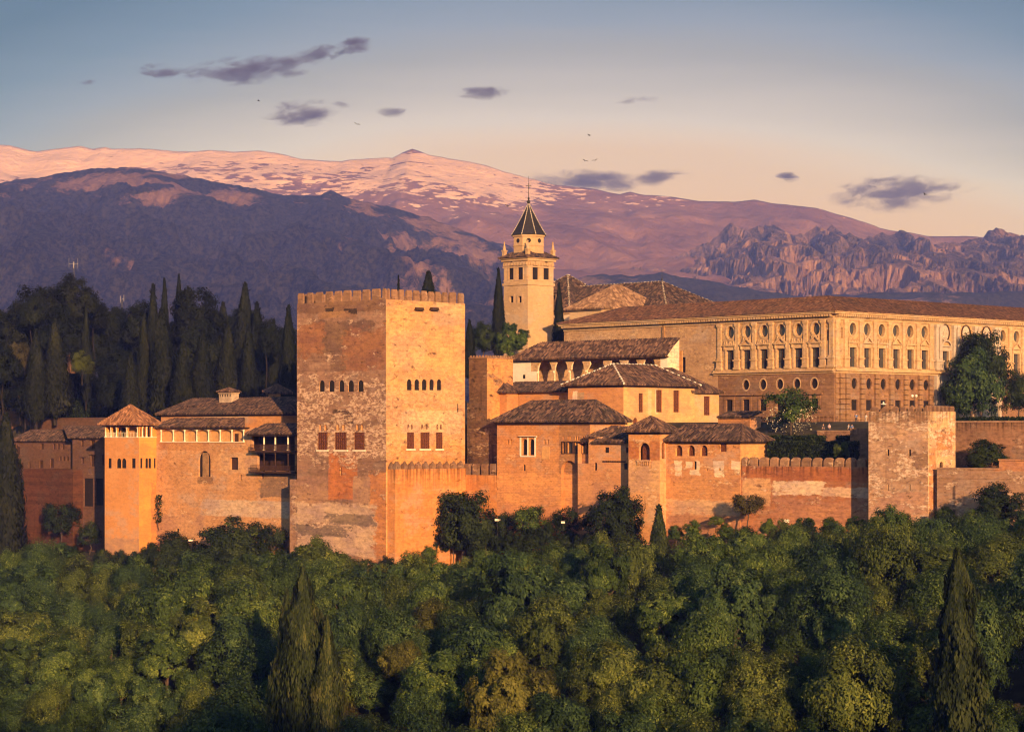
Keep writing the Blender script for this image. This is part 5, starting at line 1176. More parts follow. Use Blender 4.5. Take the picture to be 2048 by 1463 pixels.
def ground(x, y):
    p, q = pq(x, y)
    qw = interp(QW, p); bz = interp(BASEZ, p)
    cam = -2.4 - 0.36 * max(0.0, y) if y > 0 else crest(x, y)
    if q < qw:
        z = bz - 0.42 * (qw - q); z = max(z, -95.0)
        return max(z, cam) + 0.8 * noise.noise(Vector((x * .05, y * .05, 0)))
    r = lerp(0, 1, sstep(0, 1, 0))
    left = lerp(bz, 2.0, sstep(13, 30, q)) + 0.06 * max(0, min(q - 60, 120))
    rt = lerp(bz, -5.0, sstep(QC + 1.0, QC + 4.5, q)); rt = lerp(rt, 0.2, sstep(QC + 9, QC + 14, q)); rt = lerp(rt, 2.2, sstep(QC + 14, QC + 23, q))
    z = lerp(left, rt, sstep(-6, 4, p))
    far = sstep(220, 700, q)
    return lerp(z, -25, far)
M['soil'] = plain('soil', (0.05, 0.042, 0.025), 1.0, 0.4, 0.4)
def axis(lo, hi, a, b, st, g=1.25):
    v = [a + st * k for k in range(int((b - a) / st) + 1)]; s = st; x = v[-1]
    while x < hi: s *= g; x += s; v.append(min(x, hi))
    s = st; x = v[0]; w = []
    while x > lo: s *= g; x -= s; w.append(max(x, lo))
    return w[::-1] + v
gx = axis(-3000, 3000, -130, 420, 3.0, 1.25); gy = axis(-340, 6900, -30, 560, 3.0); gy = [-750, -600, -480, -400, -345] + gy
mb = MB(); mb.grid([[(x, y, ground(x, y)) for x in gx] for y in gy])
o = mb.build('ground', M['soil'], None, smooth=True); o['kind'] = 'structure'

def ridge(name, prof, Y0, depth, pybase, amp, nscale, seed, mat, nx=420, ny=110, px0=-260, px1=2310, ex=1.0, jag=0.0, jags=0.02, back=260, ys=.8, hr=.9, smooth=True):
    zb = (HY - pybase) / F * (Y0 - depth); vs = []; N = ny + 6
    for j in range(N):
        t = min(1.0, j / (ny - 1)); bk = max(0, j - (ny - 1)) / 6.0
        Y = Y0 - depth * (1 - t) + bk * back
        for i in range(nx):
            px = px0 + (px1 - px0) * i / (nx - 1); X = (px - HX) / F * Y0
            zr = (HY - interp(prof, px)) / F * Y0
            if jag: zr += jag * (noise.fractal(Vector((X * jags, seed, 0)), 0.9, 2.1, 5))
            z = zb + (zr - zb) * (t ** ex)
            v = Vector((X * nscale, Y * nscale * ys, seed))
            n = noise.ridged_multi_fractal(v, hr, 2.1, 7, 1.0, 2.0) - 1.0
            z -= amp * max(0.0, .75 - n) * min(1, t * 4 + .15) * (1 - t ** 5)
            z = min(z, zr / Y0 * Y - (1 - t) * 1.5) if t < 1 else z
            vs.append((X, Y, z - bk * back * 0.6))
    fs = [(a * nx + b, a * nx + b + 1, (a + 1) * nx + b + 1, (a + 1) * nx + b) for a in range(N - 1) for b in range(nx - 1)]
    me = bpy.data.meshes.new(name); me.from_pydata(vs, [], fs); me.materials.append(mat); me.update()
    me.polygons.foreach_set('use_smooth', [smooth] * len(me.polygons))
    o = bpy.data.objects.new(name, me); COL.objects.link(o); o['kind'] = 'structure'
    return o
def zat(py, Y): return (HY - py) / F * Y
def xat(px, Y): return (px - HX) / F * Y
def mountain_snow():
    m, t = new_mat('snow_mountain'); co = t.n('TexCoord').outputs['Object']; x, y, z = t.sep(co)
    Y = 5600.0
    st = t.noise(t.vmath('MULTIPLY', co, (.0055, .002, .024)), 1.0, 10, 0.66, 0.5)
    s2 = t.noise(t.vmath('MULTIPLY', t.vmath('ADD', co, (91, 5, 44)), (.030, .010, .125)), 1.0, 7, .6, .3)
    st = t.math('ADD', t.math('MULTIPLY', st, .35), t.math('MULTIPLY', s2, .65))
    br = t.noise(t.vmath('MULTIPLY', co, (.0016, .0008, .004)), 1.0, 4, 0.6)
    hgt = t.math('DIVIDE', t.math('SUBTRACT', z, zat(455, Y)), zat(330, Y) - zat(455, Y))
    fade = t.step(x, xat(1010, Y), xat(1150, Y))
    v = t.math('ADD', t.math('ADD', st, t.math('MULTIPLY', t.math('SUBTRACT', br, .5), .35)), t.math('MULTIPLY', t.math('SUBTRACT', hgt, .42), .145))
    v = t.math('SUBTRACT', v, t.math('MULTIPLY', fade, .17))
    rim = t.step(z, zat(292, Y), zat(275, Y))
    sd = t.math('ADD', t.math('ABSOLUTE', t.math('DIVIDE', t.math('SUBTRACT', x, xat(822, Y)), xat(858, Y) - xat(822, Y))), t.math('ABSOLUTE', t.math('DIVIDE', t.math('SUBTRACT', z, zat(303, Y)), zat(290, Y) - zat(303, Y))))
    v = t.math('SUBTRACT', v, t.math('MULTIPLY', t.step(sd, 1.35, .7), .2))
    mask = t.step(v, .465, .485)
    rk = t.noise(t.vmath('MULTIPLY', co, (.007, .005, .007)), 1.0, 10, .7)
    rock = t.ramp(rk, [(.3, (.12, .06, .055)), (.5, (.21, .11, .09)), (.7, (.30, .165, .125))])
    c = t.mix(mask, rock, t.mix(t.step(st, .5, .7), (.66, .44, .36), (.82, .54, .44)))  # pink tint of the snow is alpenglow put into its colour
    finish(t, c, .9, rk, .8, 40.0, .05)
    return m
def mountain_veg(name, dark, mid, rock, rscale, rlo, rhi, bump=25.0, spots=(), Ys=1, sq=(1, .7, 1.3)):
    m, t = new_mat(name); co = t.n('TexCoord').outputs['Object']
    big = t.noise(t.vmath('MULTIPLY', co, (rscale * sq[0], rscale * sq[1], rscale * sq[2])), 1.0, 12, .70, .4)
    br = t.noise(t.vmath('MULTIPLY', co, (rscale * .25,) * 3), 1.0, 4, .6)
    v = t.math('ADD', big, t.math('MULTIPLY', t.math('SUBTRACT', br, .5), .5))
    for (px, py, w) in spots:      # bare rock shows more on some shoulders of the slope
        X = xat(px, Ys); Z = zat(py, Ys); ww = w / F * Ys; x, y, z = t.sep(co)
        dd = t.math('SQRT', t.math('ADD', t.math('POWER', t.math('DIVIDE', t.math('SUBTRACT', x, X), ww), 2.0), t.math('POWER', t.math('DIVIDE', t.math('SUBTRACT', z, Z), ww * .32), 2.0)))
        v = t.math('ADD', v, t.math('MULTIPLY', t.step(dd, 1.0, .2), .085))
    tr = t.noise(t.vmath('MULTIPLY', co, (.16, .08, .18)), 1.0, 5, .75)
    veg = t.mix(t.step(tr, .38, .62), dark, mid)
    rk = t.noise(t.vmath('MULTIPLY', co, (rscale * 14, rscale * 7, rscale * 6)), 1.0, 8, .72)
    c = t.mix(t.step(v, rlo, rhi), veg, t.mix(t.step(rk, .35, .65), tuple(q * .55 for q in rock), rock))
    finish(t, c, .95, t.math('ADD', t.math('MULTIPLY', tr, .4), rk), .7, bump, .03)
    return m
ridge('mountain', [(-300, 310), (-120, 300), (0, 290), (20, 292), (75, 304), (130, 297), (160, 294), (185, 300), (210, 296), (225, 300), (300, 297), (360, 301), (420, 300), (470, 304), (520, 302), (550, 307), (600, 318), (680, 322), (700, 317), (740, 316), (785, 319), (805, 308), (825, 300), (842, 306), (860, 312), (930, 322), (975, 331), (1000, 339), (1055, 355), (1110, 371), (1190, 378), (1240, 386), (1260, 381), (1290, 388), (1400, 401), (1470, 405), (1510, 400), (1560, 408), (1640, 418), (1700, 436), (1760, 456), (1850, 470), (1950, 474), (2048, 478), (2400, 500)], 5600, 2400, 640, 70, .0015, 3.3, mountain_snow(), 520, 130, ex=1.15, jag=5, jags=.006)
ridge('hill', [(-300, 400), (-100, 375), (0, 366), (60, 356), (120, 347), (180, 336), (260, 335), (300, 340), (360, 351), (450, 367), (540, 384), (600, 391), (640, 391), (652, 384), (662, 381), (676, 386), (695, 396), (760, 409), (840, 429), (920, 457), (980, 481), (1020, 493), (1100, 545), (1200, 610), (1400, 700), (2400, 800)], 3900, 1900, 790, 85, .0052, 7.7, mountain_veg('wooded_hill', (.004, .006, .008), (.045, .040, .034), (.27, .155, .115), .0066, .585, .655, 22, ((300, 405, 260), (830, 520, 260), (470, 420, 150), (955, 530, 90)), 3900), 640, 170, ex=.9, jag=3.0, jags=.05, ys=.55, hr=.8)
ridge('hill', [(-300, 800), (900, 700), (1040, 580), (1110, 552), (1150, 545), (1200, 540), (1240, 519), (1290, 522), (1330, 528), (1350, 515), (1370, 508), (1420, 480), (1440, 463), (1470, 455), (1500, 460), (1530, 448), (1545, 452), (1570, 470), (1600, 465), (1640, 458), (1652, 460), (1668, 456), (1682, 464), (1720, 480), (1770, 467), (1800, 470), (1830, 478), (1860, 493), (1880, 487), (1900, 485), (1940, 480), (1965, 474), (1975, 462), (1994, 456), (2010, 464), (2040, 474), (2060, 480), (2400, 510)], 4600, 1500, 690, 66, .0105, 12.1, mountain_veg('rocky_ridge', (.045, .037, .034), (.135, .092, .073), (.36, .21, .15), .0060, .46, .56, 26, sq=(2.2, .5, .7)), 760, 190, ex=.75, jag=13, jags=.03, ys=.33, hr=.62, smooth=False)
ridge('hill', [(-300, 800), (700, 760), (1000, 620), (1080, 585), (1130, 560), (1200, 548), (1260, 553), (1320, 545), (1400, 556), (1460, 572), (1540, 585), (1620, 594), (1700, 588), (1780, 584), (1900, 586), (2048, 580), (2400, 590)], 3300, 1000, 760, 36, .004, 21.4, mountain_veg('foothill', (.022, .024, .021), (.055, .05, .04), (.30, .18, .13), .006, .55, .63, 12), 420, 80, ex=.8, jag=3, jags=.04)

def build_haze():
    m, t = new_mat('haze')
    v = t.n('VolumePrincipled', {'Color': (.19, .27, 1.0, 1), 'Density': HAZE, 'Anisotropy': 0.0, 'Absorption Color': (1, 1, 1, 1)})
    t.n('OutputMaterial', {'Volume': v.outputs[0]})
    mb = MB(); mb.box(-3300, 3300, -800, 7000, -140, 720); o = mb.build('haze', m); o['kind'] = 'stuff'
HAZE = 1.25e-4
build_haze()

def cloud(i, lab, px, py, w, h, Y, tilt=0.0, dens=1.0, group='clouds drifting over the mountains'):
    """a small evening cloud: a lumpy closed shell holding thin noisy vapour"""
    sx, sz = w / F * Y / 2, h / F * Y / 2; sy = (sx * sz) ** .5
    m, t = new_mat('cloud_vapour'); co = t.n('TexCoord').outputs['Object']
    x, y, z = t.sep(t.vmath('DIVIDE', co, (sx, sy, sz)))
    r = t.n('VectorMath', {0: t.comb(x, y, z)}, operation='LENGTH').outputs[1]
    n = t.noise(t.vmath('ADD', t.vmath('MULTIPLY', co, (.7 / 60, .7 / 60, 1.9 / 60)), (i * 7.3, i * 3.1, 0)), 1.0, 7, .66, .5)
    d = t.math('SUBTRACT', t.math('ADD', t.math('MULTIPLY', t.math('SUBTRACT', n, .5), 3.5), .84), r)
    d = t.math('MULTIPLY', t.step(d, 0.0, 1.25), t.math('MULTIPLY', t.step(r, 1.0, .75), dens * 3.4 / sy))
    v = t.n('VolumePrincipled', {'Color': (.16, .155, .215, 1), 'Density': d, 'Anisotropy': .1})  # dark vapour: the unlit look of the clouds is put into their colour
    t.n('OutputMaterial', {'Volume': v.outputs[0]})
    bm = bmesh.new(); bmesh.ops.create_icosphere(bm, subdivisions=3, radius=1.0)
    for q in bm.verts: q.co = Vector((q.co.x * sx, q.co.y * sy, q.co.z * sz))
    me = bpy.data.meshes.new('cloud'); bm.to_mesh(me); bm.free(); me.materials.append(m)
    o = bpy.data.objects.new('cloud', me); COL.objects.link(o); o.location = P(px, py, Y); o.rotation_euler = (0, -tilt, 0)
    label(o, lab, 'cloud', group)
for i, c in enumerate([
    ('largest dark streak of cloud high above the snowy mountain', 500, 139, 330, 66, 8200, rad(5), 1.3),
    ('narrow dark cloud streak rising towards the small dark tuft', 640, 108, 130, 40, 8400, rad(10), 1.0),
    ('small dark tuft of cloud, highest of the streaks', 716, 93, 105, 44, 8300, rad(4), 1.2),
    ('little grey cloud at the near end of the long dark streak', 330, 141, 120, 38, 8100, 0, .9),
    ('grey tufted cloud just above the long snowy ridge', 608, 226, 190, 66, 7900, rad(4), 1.15),
    ('thin grey wisp trailing from the tufted cloud above the ridge', 690, 208, 80, 30, 8000, 0, .8),
    ('faint wisp of cloud above the snowy summit', 785, 224, 90, 26, 8000, 0, .5),
    ('thin flat cloud above the middle of the sky, alone', 968, 186, 140, 34, 8000, rad(2), .8),
    ('very faint flat wisp in the pale sky above the bare ridge', 1285, 200, 140, 20, 8000, rad(2), .5),
    ('long low cloud resting on the ridge behind the spire', 1180, 361, 330, 52, 7300, rad(-3), 1.2),
    ('small ragged cloud at the far end of the low cloud bank', 1320, 355, 150, 40, 7350, rad(3), .9),
    ('tiny grey cloud puff between the low bank and broad cloud', 1573, 355, 62, 26, 7400, 0, 1.2),
    ('broad grey lens-shaped cloud over the bare mountain, largest of the low clouds', 1800, 386, 340, 88, 7500, rad(2), 1.35),
    ('tiny faint cloud speck near the long dark streak', 178, 164, 60, 22, 8100, 0, .6)]): cloud(i, c[0], *c[1:6], tilt=c[6], dens=c[7])
# ------------------------------------------------------------------ vegetation
RG = np.random.default_rng(11)
def unit(v): return v / np.maximum(1e-9, np.linalg.norm(v, axis=-1, keepdims=True))
def leaves_mesh(name, C, Nn, S, tone, aspect=1.7, up=0.0):
    n = len(C); r = RG.normal(size=(n, 3)); r[:, 2] += up
    t = unit(np.cross(Nn, np.cross(r, Nn))); b = np.cross(Nn, t)
    a = (S * aspect)[:, None] * t; w = S[:, None] * b
    fold = Nn * (S * .35)[:, None]
    V = np.stack([C - a, C + w * .8 - fold, C + a, C - w * .8 - fold], 1).reshape(-1, 3)
    me = bpy.data.meshes.new(name)
    me.vertices.add(4 * n); me.vertices.foreach_set('co', V.astype(np.float32).ravel())
    me.loops.add(4 * n); me.loops.foreach_set('vertex_index', np.arange(4 * n, dtype=np.int32))
    me.polygons.add(n); me.polygons.foreach_set('loop_start', np.arange(0, 4 * n, 4, dtype=np.int32))
    at = me.attributes.new('tone', 'FLOAT', 'FACE'); at.data.foreach_set('value', np.clip(tone, 0, 1).astype(np.float32))
    me.update(); me.validate(); return me
def sphere_dirs(n): return unit(RG.normal(size=(n, 3)))
def crown_broad(name, nl=24, nleaf=8000, flat=.85, lr=(.26, .42), leaf=(.026, .046), spread=.66, loose=.12, zc=1.35, tuft=.36):
    """irregular crown made of many leafy boughs, each bough a cluster of tufts"""
    D = sphere_dirs(nl * 3); D = D[D[:, 2] > -.55][:nl]; k = len(D)
    an = RG.uniform(.82, 1.18, 3); an[2] = 1; an[:2] /= np.sqrt(an[0] * an[1])
    rad_ = spread * RG.uniform(.62, 1.12, k); C = D * rad_[:, None] * np.array([1, 1, flat]) * an; R = RG.uniform(*lr, k)
    C = np.vstack([C, RG.normal(size=(6, 3)) * .2]); R = np.concatenate([R, np.full(6, .36)]); k += 6
    nt = 13; td = sphere_dirs(k * nt).reshape(k, nt, 3); out = unit(C + 1e-6)
    td = unit(td + .55 * out[:, None, :] + np.array([0, 0, .2]))
    tp = C[:, None, :] + td * (R[:, None, None] * RG.uniform(.6, 1.05, (k, nt, 1)))
    w = R ** 2 / np.sum(R ** 2); li = RG.choice(k, nleaf, p=w); ti = RG.integers(0, nt, nleaf)
    off = RG.normal(size=(nleaf, 3)); off = unit(off) * (RG.random((nleaf, 1)) ** .45) * 1.5
    Pt = tp[li, ti] + off * (R[li] * tuft)[:, None] * np.array([1, 1, .8]); Pt[:, 2] += zc
    Nn = unit(.48 * unit(off) + .5 * td[li, ti] + .45 * out[li] + .28 * RG.normal(size=(nleaf, 3)) + np.array([0, 0, .25]))
    lt = RG.uniform(.2, .55, k); tt = RG.uniform(-.2, .32, (k, nt)) * RG.uniform(.3, 1, (k, 1))
    tone = lt[li] + tt[li, ti] + RG.normal(size=nleaf) * .11
    return leaves_mesh(name, Pt, Nn, RG.uniform(*leaf, nleaf), tone), C
def crown_cypress(name, nleaf=6000, r=.13, taper=1.0, lumps=30, leaf=(.006, .011), ragged=.16, base=.04, wid=.45):
    """narrow upright crown of height 1"""
    h = RG.uniform(base, 1, nleaf) ** .85; an = RG.uniform(0, 2 * np.pi, nleaf)
    prof = np.minimum(1, (1.02 - h) / (.72 * taper)) ** .8 * np.minimum(1, .35 + h * 4.0)
    la, lh = RG.uniform(0, 2 * np.pi, lumps), RG.uniform(0, .97, lumps); bump = np.zeros(nleaf)
    tone = RG.normal(size=nleaf) * .14 + .45
    for a, q in zip(la, lh):
        da = np.abs((an - a + np.pi) % (2 * np.pi) - np.pi); k = np.exp(-(da / wid) ** 2 - ((h - q) / (wid * .2)) ** 2)
        bump += k * RG.uniform(.4, 1.2); tone += k * RG.uniform(-.25, .3)
    rr = r * prof * (1 - ragged + ragged * bump + .1 * RG.normal(size=nleaf)) * np.where(RG.random(nleaf) < .8, 1, RG.uniform(.5, 1, nleaf))
    Pt = np.stack([np.cos(an) * rr, np.sin(an) * rr, h], 1)
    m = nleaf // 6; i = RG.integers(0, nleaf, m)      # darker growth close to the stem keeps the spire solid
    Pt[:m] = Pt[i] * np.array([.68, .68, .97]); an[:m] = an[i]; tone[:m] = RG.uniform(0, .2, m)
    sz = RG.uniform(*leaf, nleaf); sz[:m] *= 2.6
    Nn = unit(np.stack([np.cos(an), np.sin(an), np.full(nleaf, .12)], 1) + .3 * RG.normal(size=(nleaf, 3)))
    return leaves_mesh(name, Pt, Nn, sz, tone, 2.3, 5.0)
def trunk_mesh(name, h=1.3, r=.055, limbs=None, seed=0, bare=.5):
    rr = random.Random(seed); mb = MB(); pts = [Vector((0, 0, -.25))]
    for k in range(1, 5): pts.append(Vector((rr.uniform(-.04, .04) * k, rr.uniform(-.04, .04) * k, h * k / 4)))
    mb.path(pts, [r * 1.3, r, r * .85, r * .7, r * .45], 7)
    for c in (limbs if limbs is not None else [])[:9]:
        s = pts[2].lerp(pts[4], rr.uniform(0, .9)); e = Vector((c[0] * .8, c[1] * .8, c[2] * .8 + 1.35)); m_ = s.lerp(e, .5) + Vector((0, 0, -.06))
        mb.path([s, m_, e], [r * .45, r * .32, r * .12], 5)
    me = mb.mesh(name); return me
BROAD = []; DENSE = []
for k in range(12):
    me, C = crown_broad('crown', nl=26 + 4 * (k % 4), nleaf=19000, flat=.80 + .09 * (k % 3), lr=((.2, .4), (.24, .38), (.18, .32))[k % 3], leaf=((.015, .028), (.012, .023), (.018, .032))[k % 3], spread=.70 + .04 * (k % 3), tuft=(.34, .42, .3, .38)[k % 4])
    BROAD.append((me, trunk_mesh('trunk', 1.3, .05, C, k)))
for k in range(3):
    me, C = crown_broad('crown', nl=22, nleaf=4200, flat=.95, lr=(.2, .32), leaf=(.022, .036), spread=.72, loose=.3)
    DENSE.append((me, trunk_mesh('trunk', 1.4, .035, C, 20 + k)))
FULL = []
for k in range(4):
    me, C = crown_broad('crown', nl=40, nleaf=13000, flat=1.05, lr=(.2, .34), leaf=(.018, .034), spread=.76, zc=1.0)
    FULL.append((me, trunk_mesh('trunk', 1.0, .05, None, 40 + k)))
PINE = []
for k in range(3):
    me, C = crown_broad('crown', nl=24, nleaf=8000, flat=.6, lr=(.24, .38), leaf=(.016, .028), spread=.7, loose=.08, zc=1.7)
    PINE.append((me, trunk_mesh('trunk', 1.75, .05, C, 30 + k)))
CYP = []
for k in range(5):
    tm = MB(); tm.tube((0, 0, -.05), (0, 0, .5), .018, .008, 6); CYP.append((crown_cypress('crown', 6500, .125, (1.0, .8, 1.25, .9, 1.1)[k], 26 + 4 * k, ragged=(.14, .2, .1, .26, .16)[k]), tm.mesh('trunk')))
BIGC = []
for k in range(3):
    tm = MB(); tm.tube((0, 0, -.05), (0, 0, .5), .018, .008, 6); BIGC.append((crown_cypress('crown', 16000, .15, (1.3, .8, 1.1)[k], 260, (.0045, .0085), (.34, .42, .38)[k], wid=.22), tm.mesh('trunk')))

def put_tree(name, lab, pos, sx, sz, meshes, leaf, bark='bark', group=None, rz=None, cat='tree'):
    e = empty(name, lab, cat, pos, RT.uniform(0, 6.28) if rz is None else rz, group); e.scale = (sx, sx, sz)
    c = bpy.data.objects.new('crown', meshes[0]); COL.objects.link(c); c.parent = e
    t = bpy.data.objects.new('trunk', meshes[1]); COL.objects.link(t); t.parent = e
    for o, m in ((c, M[leaf]), (t, M[bark])):
        if not o.data.materials: o.data.materials.append(m)
        o.material_slots[0].link = 'OBJECT'; o.material_slots[0].material = m
    return e
def tree_at(name, lab, px, top, bot, w, Y, kind='broad', leaf='leaf_green', k=0, bark='bark', group=None, cat='tree'):
    """place a tree by the photo box of its crown: centre column, top row, foot row, width"""
    X = (px - HX) / F * Y; zt, zb_ = zat(top, Y), zat(bot, Y); wd = w / F * Y
    if kind in ('cyp', 'bigc'):
        ms = (CYP if kind == 'cyp' else BIGC)[k % (5 if kind == 'cyp' else 3)]; r0 = .125 if kind == 'cyp' else .15
        return put_tree(name, lab, (X, Y, zb_), wd / 2 / r0 / .95, zt - zb_, ms, leaf, bark, group, cat=cat)
    ms = {'broad': BROAD, 'dense': DENSE, 'pine': PINE, 'full': FULL}[kind]; ms = ms[k % len(ms)]
    topu = {'broad': 2.18, 'dense': 2.25, 'pine': 2.3, 'full': 2.08}[kind]
    R = wd / 2 / .98; H = zt - zb_; lim = 1.25 if kind == 'full' else 1.15
    if H / topu > R * lim:                # tall stem, crown kept in proportion
        z0 = zt - topu * R * lim; e = put_tree(name, lab, (X, Y, z0), R, R * lim, ms, leaf, bark, group, cat=cat)
        tr = [c for c in e.children if c.name.startswith('trunk')][0]; low = (zb_ - z0) / (R * lim) - .2; top = 1.3
        k_ = (top - low) / (top + .25); tr.scale = (1, 1, k_); tr.location = (0, 0, top * (1 - k_)); return e
    return put_tree(name, lab, (X, Y, zb_), R, H / topu, ms, leaf, bark, group, cat=cat)

# --- trees standing against the walls
WALLT = 'trees standing against the fortress walls'
def dq(px, q): return G.depth(px, q)
FR = dq(925, QC)
for a in [
    ('broadleaf_tree', 'large dark round tree hiding the corner of the curtain wall right of the great tower', 926, 966, 1128, 140, FR - 6.5, 'full', 'leaf_dark', 0),
    ('broadleaf_tree', 'dark round tree in front of the lower brick house, left of the slim cypress', 1229, 977, 1120, 118, dq(1229, QC - 1) - 8, 'full', 'leaf_dark', 1),
    ('shrub', 'spiky dark shrub under the brick hall, broadest of the row', 1064, 1006, 1110, 92, dq(1064, QC) - 5, 'dense', 'leaf_green', 0),
    ('shrub', 'dark leafy shrub at the foot of the brick hall wall beside the arch', 1132, 1010, 1110, 66, dq(1132, QC) - 4, 'dense', 'leaf_dark', 1),
    ('shrub', 'small dark shrub between the large round tree and the spiky shrubs', 1012, 1022, 1110, 56, dq(1012, QC) - 4, 'dense', 'leaf_dark', 2),
    ('cypress', 'slim dark cypress in front of the pyramid-roofed turret', 1318, 1010, 1190, 52, dq(1318, QC - 3.2) - 12, 'cyp', 'cypress_warm', 0),
    ('broadleaf_tree', 'dark round tree under the arcaded wing, left of the great tower', 465, 1028, 1150, 132, dq(465, 5) - 8, 'full', 'leaf_dark', 2),
    ('broadleaf_tree', 'smaller dark tree between the orange corner tower and the round dark tree', 348, 1062, 1160, 100, dq(348, 5) - 8, 'full', 'leaf_dark', 3),
    ('shrub', 'black-green shrub in the shaded nook left of the great tower', 545, 1045, 1130, 70, dq(545, 5) - 4, 'dense', 'leaf_dark', 1),
    ('broadleaf_tree', 'dark dome of leaves below the shaded houses at the far left', 95, 1076, 1190, 168, dq(95, 5) - 10, 'full', 'leaf_dark', 4),
    ('shrub', 'dim shrub growing against the dark red retaining wall', 120, 1000, 1110, 90, dq(120, 10) - 3, 'dense', 'leaf_dark', 0),
    ('shrub', 'dim shrub at the foot of the orange corner tower on its shaded side', 180, 1040, 1120, 62, dq(180, 10) - 5, 'dense', 'leaf_dark', 2),
    ('shrub', 'loose brown-green shrub rooted on the lit wall between turret wing and rounded merlons', 1494, 984, 1056, 78, dq(1494, QC - 1.6) - 3.5, 'dense', 'leaf_brown', 0),
    ('shrub', 'low shrub at the foot of the arched wing', 1432, 1030, 1062, 36, dq(1432, QC - 1.6) - 2.5, 'dense', 'leaf_green', 1),
    ('broadleaf_tree', 'dark tree at the right edge in front of the low parapet wall', 1996, 968, 1072, 118, dq(1996, QC - 4.3) - 7, 'full', 'leaf_dark', 5),
    ('cypress', 'tall black-green cypress rising along the left edge beside the shaded houses', 12, 828, 1130, 76, dq(12, 6) - 4, 'cyp', 'cypress', 1),
    ('shrub', 'flowering white shrub at the right foot of the great tower', 858, 1090, 1140, 46, FR - 9, 'dense', 'leaf_green', 2),
    ('shrub', 'dark shrub hanging over the corner beside the bright wall with pointed merlons', 868, 1060, 1135, 50, FR - 5, 'dense', 'leaf_dark', 0)]:
    tree_at(*a, group=WALLT)
for (px, py, Y, h, lab) in ((318, 1000, dq(314, 5) - .8, 5, 'twisted ivy shoot climbing the wall beside the orange corner tower'),):
    e = empty('climbing_plant', lab, 'plant', P(px, 1060, Y)); mb = MB(); z0 = 0; rr = random.Random(4); p0 = Vector((0, 0, 0)); 
    for k in range(8):
        p1 = p0 + Vector((rr.uniform(-.35, .35), rr.uniform(-.1, .1), .75)); mb.tube(p0, p1, .09 - .008 * k, .08 - .008 * k, 5); p0 = p1
    mb.build('stem', M['bark'], e)
    n = 260; C = np.array([[rr.gauss(0, .35), rr.gauss(-.2, .15), rr.uniform(1.5, 6.6)] for _ in range(n)]); me = leaves_mesh('foliage', C, sphere_dirs(n), np.full(n, .14), RG.uniform(0, 1, n)); me.materials.append(M['leaf_dark']); f = bpy.data.objects.new('foliage', me); COL.objects.link(f); f.parent = e

for i, (px, top, w, lab) in enumerate(((1352, 1046, 34, 'between turret corner and arched wing'), (1385, 1040, 40, 'first right of the slim cypress'), (1452, 1044, 44, 'left of the loose brown shrub'), (1536, 1036, 36, 'right of the loose brown shrub'), (1608, 1030, 48, 'below the pale salt stain'), (1660, 1034, 40, 'right of the pale salt stain'), (1712, 1030, 46, 'in the corner left of the square tower'), (1890, 1012, 40, 'at the right corner of the square tower'))):
    tree_at('shrub', 'low green shrub at the wall foot, ' + lab, px, top, top + 40, w, dq(px, QC - 5) - 2.5, 'full', 'leaf_green', i, group=WALLT)
rw = random.Random(12)
CAP = [(-60, 1090), (100, 1085), (210, 1122), (300, 1110), (400, 1100), (500, 1110), (570, 1108), (640, 1086), (700, 1104), (770, 1124), (850, 1110), (950, 1110), (1050, 1090), (1160, 1085), (1290, 1070), (1340, 1064), (1440, 1066), (1540, 1056), (1600, 1038), (1700, 1048), (1780, 1012), (1860, 1036), (1930, 1024), (2000, 1030), (2110, 1010), (2400, 1010)]
QF = [(560, 2), (600, -4), (800, -4), (960, QC - 6), (2048, QC - 6)]
for i, px in enumerate(range(24, 2050, 47)):
    px = px + rw.uniform(-9, 9); q = interp(QF, px) - 7 - rw.uniform(0, 3)
    if abs(px - 1318) < 30: continue
    near = next(n_ for lim, n_ in ((205, 'the shaded houses'), (320, 'the orange corner tower'), (575, 'the arcaded wing'), (790, 'the great tower'), (995, 'the pointed merlons'), (1185, 'the brick hall'), (1345, 'the turret'), (1485, 'the arched wing'), (1738, 'the rounded merlons'), (1910, 'the square tower'), (9999, 'the low right-hand wall')) if px < lim)
    tree_at('broadleaf_tree', f'leafy tree in the top row under {near}, number {i + 1} from the left', px, interp(CAP, px) + rw.uniform(-16, 20), interp(CAP, px) + 150, rw.uniform(78, 112), dq(px, q), 'full', ('leaf_green', 'leaf_blue', 'leaf_olive', 'leaf_dark')[rw.randrange(4)], i, group='trees of the wood on the slope')
for i, (px, top, q0, w) in enumerate([(884 + 23 * k + rw.uniform(-5, 5), rw.uniform(1044, 1066), QC, rw.uniform(36, 50)) for k in range(14)]):
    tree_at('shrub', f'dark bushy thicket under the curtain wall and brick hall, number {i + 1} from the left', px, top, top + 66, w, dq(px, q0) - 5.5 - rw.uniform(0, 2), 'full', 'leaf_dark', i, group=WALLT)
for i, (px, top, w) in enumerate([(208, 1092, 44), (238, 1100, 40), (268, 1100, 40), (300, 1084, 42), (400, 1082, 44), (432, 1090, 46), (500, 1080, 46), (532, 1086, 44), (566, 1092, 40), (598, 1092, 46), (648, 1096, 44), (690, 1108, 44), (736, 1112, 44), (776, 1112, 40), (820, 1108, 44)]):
    tree_at('shrub', f'dark green thicket at the tower feet, number {i + 1} from the left', px, top, top + 66, w, dq(px, 0 if px > 590 else 5) - (9 if px < 320 else 5), 'full', 'leaf_dark', i, group=WALLT)
